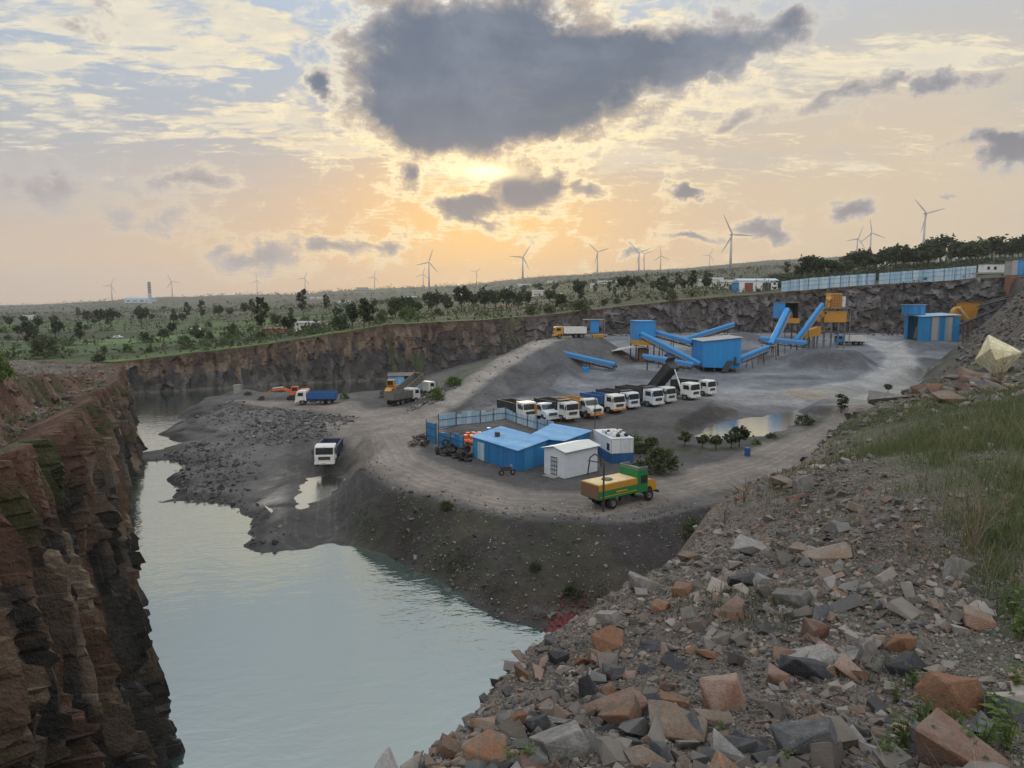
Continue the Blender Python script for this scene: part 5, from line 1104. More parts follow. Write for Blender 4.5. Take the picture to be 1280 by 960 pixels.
# hut in the fields, far houses
simple_house('field_hut', 383, 419, 265, 8.5, 5, 3.0, paint('limewash', (.50, .50, .47), .8, dirt=.4), CGREY, 'whitewashed field hut with a grey roof just beyond the far cliff', 'hut', .7, [(2.5, 1.0, 2, DARK)], [(-1.5, 1.0, 1.1, 1.0)])
simple_house('field_hut', 343, 417, 275, 9, 5, 2.0, BRICKM, RUST, 'low brown mud hut beside the whitewashed field hut', 'hut', .5)
houses = [(35, 398, 900, 14, 5), (690, 366, 1100, 14, 6), (672, 372, 600, 9, 4), (700, 377, 420, 2.2, 3.0), (640, 366, 1200, 24, 4), (575, 366, 1500, 30, 6), (515, 370, 1500, 20, 6), (430, 379, 1300, 22, 5), (742, 372, 700, 6, 3.5), (600, 368, 1400, 26, 5), (395, 374, 1900, 34, 6), (655, 362, 1700, 30, 6), (760, 358, 900, 26, 3), (885, 352, 420, 9, 3), (897, 351, 400, 7, 4), (910, 357, 320, 6, 3), (1175, 325, 620, 9, 5), (1200, 322, 700, 8, 4), (1105, 331, 560, 8, 4)]
words = ['small white farmhouse among the trees on the plain at the edge of the view', 'white house on the hillside before the low ridge', 'tiny white house beside dark trees on the slope', 'pale kiosk standing in the scrub above the cliff', 'long white shed at the foot of the ridge', 'long pale barn at the foot of the ridge', 'pale farm building beyond the tree belt', 'pale shed beyond the green fields', 'low white hut on the brown slope', 'white farm shed half behind the tree belt', 'long pale hall below the square hotel block', 'pale block at the foot of the ridge under a turbine', 'long low white wall of sheds on the brown slope', 'pale ruined hut beside the workshop', 'grey stone hut beside the workshop', 'low pale lean-to at the edge above the yard', 'pale house among the hilltop trees, below the tallest turbine', 'small pale house among the hilltop trees', 'grey house behind the rim fence among the trees']
HW = paint('house_white', (.55, .55, .53), .8, dirt=.25)
for (px, py, D, w, h), lab in zip(houses, words): simple_house('farmhouse', px, py, D, w, max(5, w * .4), h, HW, CGREY if w % 4 else CPALE, lab, 'house', 1.2, [(w * .2, 1.4, min(2.4, h * .7), DARK)], [(-w * .25, 1.0, w * .12, 1.2), (0, 1.0, w * .1, 1.2)])
simple_house('factory_hall', 172, 384, 2600, 95, 50, 16, corrug('factory_blue', (.45, .58, .68), pitch=3), CPALE, 'long pale blue factory hall beside the tall striped chimney', 'factory', 4, [], [(-32, 5, 14, 4), (-8, 5, 14, 4), (16, 5, 14, 4), (36, 5, 8, 4)])
simple_house('hotel_block', 452, 364, 2900, 44, 26, 26, paint('far_grey', (.30, .28, .27), .9), STEEL, 'square grey block of flats alone on the skyline', 'building', .5, [], [(-12, 12, 8, 3), (2, 12, 8, 3), (14, 12, 6, 3)])
v = at(188, 384, 2500); zt = at(186, 352, 2500).z; zb = gz1(v.x, v.y); t = empty('chimney', (v.x, v.y, zb)); tag(t, 'tall striped factory chimney on the plain', 'chimney'); H = zt - zb; MB().tube([(0, 0, -2), (0, 0, H)], 6.5, 14, 4.6).build('stack', paint('far_stack', (.42, .44, .46), .8), t)
for i in range(5): MB().tube([(0, 0, H * (.5 + i * .1)), (0, 0, H * (.55 + i * .1))], 5.95 - i * .19, 14).build('dark_band', DARK, t)
# cars on the field road
def car(px, py, D, van, label, cat):
    v = at(px, py, D); t = empty('van' if van else 'parked_car', (v.x, v.y, gz1(v.x, v.y)), R(6)); tag(t, label, cat); L = 2.6 if van else 2.1
    prof = [(-L, .35), (L, .35), (L, 1.0), (L * .85, 1.2), (L * .7, 2.1), (-L, 2.1)] if van else [(-L, .35), (L, .35), (L, .8), (L * .5, .92), (L * .25, 1.42), (-L * .55, 1.42), (-L * .95, .95)]
    b = MB().prism(prof, -.85, .85).build('body', WHITE, t, .06); z0, z1 = (1.25, 1.9) if van else (.95, 1.35)
    MB().box((-L * .5, -.88, z0), (L * .3, -.853, z1)).box((-L * .5, .853, z0), (L * .3, .88, z1)).build('window', GLASS, b)
    for x in (-L * .62, L * .62):
        for s in (-1, 1): wheel(t, x, s * .78, .33)
car(147, 414, 352, False, 'white car on the road through the green fields', 'car'); car(245, 406, 375, True, 'white van among the trees on the field road', 'van')

# ------------------------------------------------------------------ wind turbines
def turbine(px, hub, D, r_px, a0, label, yaw=0):
    v = at(px, hub, D); zb = min(gz1(v.x, v.y), v.z - 10); s = r_px * D / F; t = empty('wind_turbine', (v.x, v.y, zb), yaw); tag(t, label, 'wind turbine', 'wind turbines along the ridge'); H = v.z - zb; k = s / 50.0
    MB().tube([(0, 0, -3), (0, 0, H * .5), (0, 0, H - 1.5 * k)], 3.4 * k, 12, 2.0 * k).build('tower', TURB, t, smooth_=True)
    nc = MB().hull8([(-1.7 * k, -4 * k, H - 1.5 * k), (1.7 * k, -4 * k, H - 1.5 * k), (1.5 * k, 7 * k, H - 1.2 * k), (-1.5 * k, 7 * k, H - 1.2 * k)], [(-1.7 * k, -4 * k, H + 2 * k), (1.7 * k, -4 * k, H + 2 * k), (1.4 * k, 7 * k, H + 1.6 * k), (-1.4 * k, 7 * k, H + 1.6 * k)]).build('nacelle', TURB, t, .4 * k)
    MB().tube([(0, -4.1 * k, H), (0, -6.5 * k, H)], 1.8 * k, 12, .6 * k).build('hub', TURB, t)
    for j in range(3):
        M = Matrix.Translation((0, -5.2 * k, H)) @ Matrix.Rotation(-R(a0 + 120 * j), 4, 'Y')
        b = MB(); st = [(1.2, 1.3, 1.1), (6, 2.8, 1.0), (14, 3.2, .8), (30, 2.4, .5), (44, 1.5, .3), (50, .5, .1)]; vv = []; ff = []
        for x, w, th in st: vv += [(x * k, -th * k, -w * .3 * k), (x * k, 0, -w * k * .55), (x * k, th * k, -w * .3 * k), (x * k, th * k * .4, w * .7 * k), (x * k, -th * .4 * k, w * .7 * k)]
        for i in range(5): ff += [(i * 5 + q_, i * 5 + (q_ + 1) % 5, i * 5 + 5 + (q_ + 1) % 5, i * 5 + 5 + q_) for q_ in range(5)]
        b.add(vv, ff, M).build('blade', TURB, t)
ordn = 'first second third fourth fifth sixth seventh eighth ninth tenth eleventh twelfth thirteenth fourteenth fifteenth sixteenth seventeenth last'.split()
TB = [(139, 357, 3300, 11, 62), (214.5, 352, 3300, 11, 115), (321, 350.5, 3600, 9, 90), (381, 348, 3600, 10, 65), (468, 346, 3500, 9.5, 70), (529, 343, 3300, 10, 78), (536, 328, 2700, 17, 72), (595.5, 340, 3900, 8, 45), (653.5, 321.5, 2600, 17.5, 57), (747, 315, 2700, 15, 17),
      (799, 315.5, 2800, 15, 18), (805.5, 317.5, 3300, 11, 20), (826, 320, 3100, 12, 95), (887, 319, 3600, 9, 65), (914.5, 293.5, 1550, 27, -2), (1072, 298.5, 2500, 17, 70), (1089, 291.5, 2400, 18, 100), (1157, 267, 1650, 24, 15)]
for i, (px, hub, D, r_, a0) in enumerate(TB):
    w = {6: 'taller white wind turbine of the overlapping pair near the square block', 14: 'very tall white wind turbine above the white workshop', 17: 'tallest white wind turbine, behind the hilltop trees'}.get(i, 'white wind turbine on the skyline, the %s counted from the left' % ordn[i])
    turbine(px, hub, D, r_, a0, w, yaw=rnd.uniform(-.25, .25))
# ------------------------------------------------------------------ trees
def leaf_mat(name, c1, c2):
    m, b = new_mat(name); oi = E.nt.nodes.new('ShaderNodeObjectInfo'); t = tex(); n = noise_n(t, 1.3, 2, .5); ge = E.nt.nodes.new('ShaderNodeNewGeometry')
    f = M_('ADD', n * .7, E(oi.outputs['Random']) * .45) + (E(ge.outputs['Random Per Island']) - .5) * .5
    setp(b, Base_Color=mixc(smooth(f, .25, .85), c1, c2), Roughness=.6); b.inputs['Specular IOR Level'].default_value = .2
    tr = E.nt.nodes.new('ShaderNodeBsdfTranslucent'); tr.inputs[0].default_value = tuple(x * 1.5 for x in c2) + (1,)
    mx = E.nt.nodes.new('ShaderNodeMixShader'); mx.inputs[0].default_value = .22; out = [q for q in E.nt.nodes if q.type == 'OUTPUT_MATERIAL'][0]
    E.nt.links.new(b.outputs[0], mx.inputs[1]); E.nt.links.new(tr.outputs[0], mx.inputs[2]); E.nt.links.new(mx.outputs[0], out.inputs[0]); return m
LEAF = leaf_mat('dull_green_leaves', (.030, .042, .020), (.070, .088, .036)); LEAF_B = leaf_mat('bright_green_leaves', (.045, .075, .022), (.10, .145, .040)); LEAF_D = leaf_mat('dark_green_leaves', (.020, .032, .017), (.048, .066, .030))
BARK = paint('bark', (.085, .065, .05), .9, dirt=.3)
def quads_np(C, S, rs, asp=.62):
    n = len(C); a = rs.normal(size=(n, 3)); a /= np.linalg.norm(a, axis=1)[:, None]; b = np.cross(a, rs.normal(size=(n, 3))); b /= np.linalg.norm(b, axis=1)[:, None]
    A = a * S[:, None]; B = b * S[:, None] * asp
    V = np.stack([C - A, C + B * .9 - A * .1, C + A, C - B * .9 - A * .1], 1).reshape(-1, 3); return V, np.arange(n * 4).reshape(n, 4)
def crown(kind, seed, leaves):
    rs = np.random.RandomState(seed)
    if kind == 'broad':
        K = 22; d = rs.normal(size=(K, 3)); d /= np.linalg.norm(d, axis=1)[:, None]; c = d * (rs.uniform(.35, 1, (K, 1)) ** .6) * [2.7, 2.7, 2.2] + [0, 0, 5.4]; r = rs.uniform(.55, 1.15, K)
    elif kind == 'tall':
        K = 20; z = np.linspace(2.4, 7.7, K); w = .35 + .9 * np.sin((z - 2.0) / 6.2 * 3.1) * rs.uniform(.5, 1.2, K); a = rs.uniform(0, 6.3, K); c = np.c_[np.cos(a) * w, np.sin(a) * w, z]; r = rs.uniform(.35, .7, K)
    elif kind == 'acacia':
        K = 20; a = rs.uniform(0, 6.3, K); w = np.sqrt(rs.uniform(0, 1, K)) * 3.6; c = np.c_[np.cos(a) * w + 1.0, np.sin(a) * w, 6.6 + rs.normal(0, .55, K) - w * .12]; r = rs.uniform(.6, 1.05, K)
    else:
        K = 30; d = rs.normal(size=(K, 3)); d /= np.linalg.norm(d, axis=1)[:, None]; d[:, 2] = np.abs(d[:, 2]); c = d * (rs.uniform(.3, 1, (K, 1)) ** .5) * [4.4, 4.4, 5.6] + [0, 0, 1.2]; r = rs.uniform(.8, 1.5, K)
    k = rs.randint(0, K, leaves); off = rs.normal(size=(leaves, 3)) * .55; C = c[k] + off * r[k][:, None]
    if kind == 'bush': C[:, 2] = np.maximum(C[:, 2], .1)
    return quads_np(C, rs.uniform(.30, .56, leaves) * (1.0 if kind == 'tall' else 1.15), rs), c
def trunk_mb(kind, c, seed):
    r = random.Random(seed); m = MB()
    if kind == 'broad': m.tube([(0, 0, -.5), (.1, 0, 1.5), (0, .1, 3.6)], .30, 7, .17); [m.tube([(0, .05, 2.2 + i * .25), tuple(c[i] * np.array([.55, .55, .85])), tuple(c[i])], .13, 5, .03) for i in range(7)]
    elif kind == 'tall': m.tube([(0, 0, -.5), (.12, 0, 3), (-.1, 0, 6), (0, 0, 7.6)], .19, 6, .05); [m.tube([(0, 0, c[i][2] - .6), tuple(c[i])], .06, 4, .02) for i in range(2, 18, 3)]
    elif kind == 'acacia': m.tube([(0, 0, -.5), (.0, 0, 2.0), (.6, 0, 4.2)], .26, 7, .16); [m.tube([(.5, 0, 3.6), (c[i][0] * .6, c[i][1] * .6, 5.5), tuple(c[i])], .12, 5, .03) for i in range(7)]
    else: [m.tube([(r.uniform(-.5, .5), r.uniform(-.5, .5), -.4), tuple(c[i] * np.array([.5, .5, .6])), tuple(c[i])], .12, 5, .03) for i in range(7)]
    return m
TREE = {}
for kind, mats, nv in (('broad', LEAF, 3), ('broad_dark', LEAF_D, 3), ('tall', LEAF_D, 3), ('acacia', LEAF_D, 2), ('bush', LEAF, 3), ('bush_bright', LEAF_B, 2)):
    k = kind.split('_')[0]; TREE[kind] = []
    for i in range(nv):
        (V, Fq), c = crown(k, 100 + i * 7 + len(kind), {'broad': 620, 'tall': 420, 'acacia': 460, 'bush': 800}[k]); TREE[kind].append((np_mesh('crown', V, Fq, mats, False), trunk_mb(k, c, i).mesh('trunk', BARK)))
# palm
rs = np.random.RandomState(5); pv_ = []; pf = []
for i in range(16):
    a = i * 2.4; el = .9 - (i % 4) * .42
    pts = [(math.cos(a) * s_ * 2.0 * math.cos(el * (1 - s_)), math.sin(a) * s_ * 2.0 * math.cos(el * (1 - s_)), 7.4 + s_ * 1.6 * math.sin(el) - s_ * s_ * 1.5) for s_ in (0, .3, .6, .85, 1)]
    n0 = len(pv_)
    for (x, y, z), w in zip(pts, (.08, .32, .36, .22, .03)): pv_ += [(x - math.sin(a) * w, y + math.cos(a) * w, z - w * .4), (x, y, z), (x + math.sin(a) * w, y - math.cos(a) * w, z - w * .4)]
    for j in range(4): pf += [(n0 + j * 3, n0 + j * 3 + 1, n0 + j * 3 + 4, n0 + j * 3 + 3), (n0 + j * 3 + 1, n0 + j * 3 + 2, n0 + j * 3 + 5, n0 + j * 3 + 4)]
TREE['palm'] = [(np_mesh('crown', np.array(pv_), np.array(pf), LEAF_D, False), MB().tube([(0, 0, -.4), (.15, 0, 3), (0, 0, 7.4)], .17, 6, .12).mesh('trunk', BARK))]
TN = {'broad': 'broadleaf_tree', 'broad_dark': 'broadleaf_tree', 'tall': 'slender_tree', 'acacia': 'acacia_tree', 'bush': 'bush', 'bush_bright': 'bush', 'palm': 'palm_tree'}
tcount = [0]; tr_ = random.Random(11)
def tree(kind, v, h, label, group=None, wide=1.0):
    cm, tm = TREE[kind][tcount[0] % len(TREE[kind])]; tcount[0] += 1; t = empty(TN[kind], (v[0], v[1], v[2] - .1), tr_.uniform(-3.1, 3.1)); s = h / 8.0; t.scale = (s * wide, s * wide, s)
    tag(t, label, 'bush' if 'bush' in kind else 'tree', group); link_mesh('crown', cm, t); link_mesh('trunk', tm, t); return t
def tree_px(kind, px, py, hp, label, group=None, wide=1.0, dmin=160):
    v = hit(px, py, dmin); return tree(kind, v, hp * v.y / F, label, group, wide)
tree_px('bush', 57, 448, 33, 'large dark round bush standing just behind the left cliff top', wide=.95, dmin=140); tree_px('bush', 124, 456, 14, 'low green bush at the edge of the field behind the left cliff', dmin=140)
tree_px('bush_bright', 3, 492, 46, 'bright green shrub on the cliff top at the edge of the view', wide=.5, dmin=40)
GL = 'trees across the fields beyond the far cliff'
L1 = [(12, 410, 14, 'broad'), (30, 408, 13, 'broad_dark'), (48, 412, 16, 'broad_dark'), (68, 408, 14, 'broad'), (98, 398, 14, 'tall'), (110, 406, 18, 'broad'), (125, 407, 20, 'broad_dark'), (139, 408, 21, 'broad_dark'), (177, 407, 25, 'broad_dark'), (190, 402, 10, 'broad'), (217, 399, 13, 'tall'), (235, 399, 21, 'tall'),
      (253, 399, 23, 'tall'), (274, 399, 18, 'broad'), (288, 397, 13, 'broad'), (306, 394, 15, 'broad_dark'), (315, 396, 22, 'tall'), (205, 428, 18, 'broad'), (230, 432, 15, 'bush'), (250, 431, 19, 'broad'), (262, 424, 12, 'bush'), (290, 420, 16, 'broad'), (313, 415, 8, 'bush'), (130, 441, 10, 'bush'), (160, 441, 11, 'bush'), (186, 441, 9, 'bush'),
      (362, 419, 26, 'broad_dark'), (440, 412, 32, 'broad_dark'), (455, 411, 38, 'tall'), (461, 411, 34, 'tall'), (425, 413, 22, 'bush'), (408, 390, 22, 'tall'), (505, 398, 22, 'broad'), (511, 402, 24, 'bush_bright'), (536, 388, 22, 'broad_dark'), (546, 388, 24, 'broad_dark'), (577, 390, 31, 'broad_dark'), (592, 388, 22, 'broad'), (606, 390, 31, 'broad_dark'), (619, 388, 24, 'broad'),
      (633, 389, 27, 'broad_dark'), (648, 386, 22, 'broad'), (660, 384, 19, 'broad_dark'), (693, 366, 9, 'broad_dark'), (722, 366, 17, 'broad_dark'), (700, 388, 22, 'broad'), (726, 394, 20, 'bush'), (838, 381, 17, 'bush'), (755, 382, 10, 'bush'), (686, 392, 12, 'bush'), (665, 394, 14, 'bush'), (560, 392, 18, 'broad'), (490, 400, 16, 'broad'), (475, 404, 15, 'bush'), (395, 414, 13, 'bush'), (770, 380, 9, 'bush'), (345, 410, 18, 'broad'), (326, 424, 12, 'bush')]
kd = {'broad': 'leafy green tree', 'broad_dark': 'dark full crowned tree', 'tall': 'slender upright tree', 'bush': 'low rounded bush', 'bush_bright': 'bright green bush'}
def where(px, py):
    if px < 200: a = 'left of the striped chimney'
    elif px < 340: a = 'on the plain above the far cliff'
    elif px < 480: a = 'beside the whitewashed field hut'
    elif px < 560: a = 'at the near end of the tree belt'
    elif px < 670: a = 'in the dense tree belt above the far cliff'
    else: a = 'on the brown slope above the yard'
    return a + (', near the rim' if py > 405 or (px > 560 and py > 388) else ', far back')
for px, py, hp, k in L1: tree_px(k, px, py, hp, kd[k] + ' ' + where(px, py), GL)
tree_px('tall', 328, 418, 46, 'tall thin dark tree beside the whitewashed field hut, tallest of the plain'); tree_px('tall', 379, 394, 32, 'lone thin tall tree with a small tuft behind the field hut'); tree_px('palm', 205, 399, 17, 'palm tree on the plain below the striped chimney'); tree_px('acacia', 787, 375, 29, 'lone leaning flat topped tree on the slope above the yard')
r3 = random.Random(23)
for i in range(130):
    px = r3.uniform(-30, 900); f = r3.random() ** 1.3; y0 = np.interp(px, [0, 320, 480, 680, 850, 980], [436, 424, 400, 388, 368, 352]); y1 = np.interp(px, [0, 320, 480, 680, 850, 980], [392, 378, 370, 358, 345, 338]); py = y1 + (y0 - y1) * f
    v = hit(px, py, 165)
    k = r3.choice(['broad', 'broad_dark', 'bush', 'bush', 'broad_dark', 'tall']); h = r3.uniform(4.5, 9.5) * (.6 if 'bush' in k else 1)
    tree(k, v, h, 'small ' + kd[k].replace('low ', '') + ' scattered over the far fields and slopes', 'small scattered trees on the far plain')
GR = 'trees on the hilltop behind the rim fence'
R1 = [(1012, 350, 29, 'broad_dark', 1.5), (1024, 350, 26, 'broad_dark', 1.2), (1000, 350, 20, 'broad_dark', 1), (983, 344, 16, 'tall', 1.5)] + [(1040 + i * 11.2 + r3.uniform(-4, 4), 347 - i * 1.0 + r3.uniform(-3, 2), r3.uniform(21, 32) + (4 if 5 < i < 14 else 0), r3.choice(['broad', 'broad_dark', 'broad', 'acacia', 'broad_dark']), r3.uniform(1.0, 1.4)) for i in range(22)] + \
     [(1050 + i * 15 + r3.uniform(-6, 6), 336 - i * .8, r3.uniform(14, 22), r3.choice(['broad', 'broad_dark', 'tall']), 1.1) for i in range(17)]
for i, (px, py, hp, k, w) in enumerate(R1):
    lab = {0: 'largest dark tree behind the start of the rim fence', 1: 'dark tree leaning on the largest one behind the rim fence', 2: 'dark tree between the workshop and the largest rim tree', 3: 'narrow upright tree behind the workshop roof'}.get(i, {'broad': 'green leafy tree', 'broad_dark': 'dark leafy tree', 'acacia': 'flat crowned tree', 'tall': 'narrow tree'}[k] + (' in the front rank of the hilltop trees' if i < 26 else ' in the rear rank of the hilltop trees'))
    tree_px(k, px, py, hp, lab, GR if i > 3 else None, w, dmin=268)
# garden trees by the container and round the puddle
GS = 'young trees planted along the yard edge'
for px, py, hp, k, lab in [(823, 590, 42, 'bush', 'large dense green bush beside the road near the container'), (791, 561, 22, 'bush_bright', 'bright green round shrub just behind the container'), (813, 566, 22, 'broad', 'grey green young tree behind the largest bush'), (801, 566, 18, 'bush', 'low shrub between the round shrub and the largest bush'),
                           (856, 559, 20, 'broad', 'small bright tree at the near end of the puddle row'), (878, 562, 20, 'broad', 'second young tree of the puddle row, before the pale water'), (895, 563, 21, 'broad', 'young tree in the middle of the puddle row'), (914, 561, 24, 'broad_dark', 'darker young tree at the puddle row'), (924, 559, 27, 'broad_dark', 'tallest young tree of the puddle row beside the barrel'),
                           (1005, 531, 18, 'bush', 'leafy shrub at the far end of the puddle'), (1051, 517, 24, 'tall', 'thin upright shrub beside the mud flat'), (1110, 491, 12, 'broad', 'tiny tree standing in the wet mud flat'), (964, 548, 10, 'bush', 'low bush on the road bank beyond the barrel'), (945, 556, 9, 'bush_bright', 'low bright bush beside the blue barrel')]:
    tree_px(k, px, py, hp, lab, None, 1.15 if k != 'tall' else 1.6, dmin=40)
for px, py, hp, k, lab in [(567, 483, 16, 'bush_bright', 'bright green bush beside the ramp above the rubble'), (545, 500, 18, 'bush_bright', 'spreading green bush on the rubble beside the grey trucks'), (605, 443, 16, 'bush', 'green bush high on the bank beside the ramp top'), (430, 499, 9, 'bush_bright', 'small green bush on the shore behind the blue bodied truck'), (310, 494, 7, 'bush_bright', 'small green bush beside the pale concrete post'),
                           (866, 672, 26, 'bush', 'dark green bush at the foot of the bank below the road bend'), (670, 715, 14, 'bush', 'dark green shrub low on the bank above the lake'), (558, 636, 14, 'bush', 'green shrub high on the bank below the road'), (716, 748, 20, 'bush', 'dark shrub just above the red soil')]:
    tree_px(k, px, py, hp, lab, None, 1.2, dmin=20)

# ------------------------------------------------------------------ far scrub, hedges and treeline (uncountable)
def scrub(name, n, dfun, size, mat, seed, pxr=(-60, 1340), keep=None, per=7, flat=.45):
    rs = np.random.RandomState(seed); px = rs.uniform(*pxr, n); D = dfun(rs, n); X = (px - 640) / F * D; Y = D; m = np.ones(n, bool)
    if keep is not None: m = keep(X, Y, rs)
    X, Y = X[m], Y[m]; Z = gz(X, Y); s = size(rs, Y); n2 = len(X)
    C = np.repeat(np.c_[X, Y, Z], per, 0) + rs.normal(size=(n2 * per, 3)) * np.repeat(s, per)[:, None] * [.8, .8, flat] + np.c_[np.zeros(n2 * per), np.zeros(n2 * per), np.repeat(s, per) * .55]
    V, Fq = quads_np(C, np.repeat(s, per) * rs.uniform(.3, .6, n2 * per), rs); return tag(link_mesh(name, np_mesh(name, V, Fq, mat, False)), kind='stuff')
clump = lambda X, Y, rs: (fbm(X / 120, Y / 60, 4, 91) + rs.uniform(-.25, .12, len(X))) > 0.0
scrub('far_woods', 15000, lambda rs, n: np.exp(rs.uniform(math.log(900), math.log(3600), n)), lambda rs, Y: rs.uniform(1.5, 4.5, len(Y)), LEAF, 61, keep=clump)
scrub('ridge_treeline', 1500, lambda rs, n: rs.uniform(3250, 3560, n), lambda rs, Y: rs.uniform(3, 8, len(Y)), LEAF_D, 62, flat=.7)
scrub('field_undergrowth', 7500, lambda rs, n: np.exp(rs.uniform(math.log(180), math.log(1000), n)), lambda rs, Y: rs.uniform(.4, 1.7, len(Y)), LEAF, 63, keep=lambda X, Y, rs: (poly_sd(X, Y, PIT)[0] < -4) & ((fbm(X / 40, Y / 24, 4, 92) + rs.uniform(-.2, .1, len(X))) > .02))
def on_hedge(X, Y, rs):
    th = .32; ux = X * math.cos(th) + Y * math.sin(th); uy = -X * math.sin(th) + Y * math.cos(th); k = 1 + np.clip(Y - 300, 0, 4000) / 1500; a = fbm(X / 60, Y / 60, 4, 63); _, _, _, d1, d2 = worley(ux / (95 * k) + a * .3, uy / (46 * k) + a * .3, 5)
    return ((d2 - d1) < .055) & (poly_sd(X, Y, PIT)[0] < -5)
scrub('hedgerow_scrub', 12000, lambda rs, n: np.exp(rs.uniform(math.log(190), math.log(1500), n)), lambda rs, Y: rs.uniform(.7, 2.0, len(Y)) * (1 + Y / 1500), LEAF, 65, pxr=(-60, 1000), keep=on_hedge, flat=.6)
scrub('hill_undergrowth', 5000, lambda rs, n: rs.uniform(250, 520, n), lambda rs, Y: rs.uniform(.8, 2.2, len(Y)), LEAF_D, 64, pxr=(960, 1340), keep=lambda X, Y, rs: (Y > 262) & (rs.uniform(0, 1, len(X)) < .8))

# ------------------------------------------------------------------ rocks
def stone_mat(name, c, c2, rustc=None):
    m, b = new_mat(name); t = tex(); oi = E.nt.nodes.new('ShaderNodeObjectInfo'); rv = E(oi.outputs['Random'])
    n0 = noise_n(t, 1.6, 5, .62); n1 = noise_n(t, 8.0, 5, .65); n2 = noise_n(t, 34.0, 3, .6)
    col = mixc(smooth(n0 + (rv - .5) * .5, .35, .65), c, c2)
    if rustc: col = mixc(smooth(n0 * .8 + n1 * .4, .52, .70) * .8, col, rustc)
    f = lin(n1, .25, .75, .65, 1.3) * lin(n2, .2, .8, .75, 1.22) * lin(rv, 0, 1, .8, 1.2); col = mixc(1.0, col, xyz(f, f, f), 'MULTIPLY')
    col = mixc(smooth(n1, .62, .72) * .35, col, (.30, .30, .27)); setp(b, Base_Color=col, Roughness=.82, Normal=bump_n(n1 * .6 + n2 * .5, .7, .03)); b.inputs['Specular IOR Level'].default_value = .3; return m
SM = {'grey': stone_mat('grey_stone', (.14, .135, .13), (.21, .20, .19)), 'dark': stone_mat('dark_basalt', (.052, .054, .060), (.088, .088, .092)), 'brown': stone_mat('brown_stone', (.15, .11, .085), (.20, .155, .125), (.19, .10, .06)),
      'rust': stone_mat('rust_stone', (.20, .105, .062), (.18, .135, .10), (.21, .095, .05)), 'tan': stone_mat('tan_stone', (.21, .175, .14), (.17, .15, .13), (.19, .12, .08)), 'pink': stone_mat('pinkish_stone', (.22, .155, .125), (.26, .19, .155), (.17, .09, .06)), 'cream': stone_mat('cream_stone', (.52, .47, .30), (.60, .56, .40))}
def rock_me(seed, mat, flat=(1, .75, .6), npts=11, bev=.05, round_=0):
    r = random.Random(seed); bm = bmesh.new()
    for _ in range(round_): v = Vector((r.gauss(0, 1), r.gauss(0, 1), r.gauss(0, 1))).normalized() * r.uniform(.85, 1.05); bm.verts.new(Vector((v.x * flat[0], v.y * flat[1], v.z * flat[2])) * .5)
    cs = [] if round_ else [(x, y, z) for x in (-1, 1) for y in (-1, 1) for z in (-1, 1)]
    r.shuffle(cs)
    for x, y, z in cs[:6 + npts % 3]: bm.verts.new(Vector((x * flat[0] * r.uniform(.35, 1), y * flat[1] * r.uniform(.3, 1), z * flat[2] * r.uniform(.35, 1))) * .5)
    for _ in range(0 if round_ else 2): bm.verts.new(Vector((r.uniform(-1, 1) * flat[0], r.uniform(-1, 1) * flat[1], r.choice((-1, 1)) * flat[2] * 1.05)) * .5)
    bmesh.ops.convex_hull(bm, input=bm.verts[:]); bmesh.ops.delete(bm, geom=[v for v in bm.verts if not v.link_faces], context='VERTS')
    bmesh.ops.dissolve_limit(bm, angle_limit=R(14), verts=bm.verts, edges=bm.edges)
    bmesh.ops.bevel(bm, geom=bm.edges[:], offset=bev * r.uniform(.5, 1.2) * .6, segments=1, profile=.5, affect='EDGES', clamp_overlap=True)
    bmesh.ops.triangulate(bm, faces=[f for f in bm.faces if len(f.verts) > 4]); bmesh.ops.subdivide_edges(bm, edges=[e for e in bm.edges if e.calc_length() > .25], cuts=2, use_grid_fill=True)
    for v in bm.verts: v.co += v.co.normalized() * (mnoise.noise(v.co * 4.5 + Vector((seed, 0, 0))) * .030 + mnoise.noise(v.co * 11 + Vector((0, seed, 0))) * .016)
    me = bpy.data.meshes.new('rock'); bm.to_mesh(me); bm.free(); me.materials.append(mat); return me
FLATS = [(1, .8, .50), (1, .7, .32), (1, .85, .66), (1, .55, .40), (1, .8, .26)]
_rk = {}
def rock(col, k):
    if (col, k) not in _rk: _rk[(col, k)] = rock_me(hash((col, k)) % 1000 if False else sum(map(ord, col)) * 3 + k * 31, SM[col], FLATS[k % 5], 8 + (k * 3) % 5, .028)
    return _rk[(col, k)]
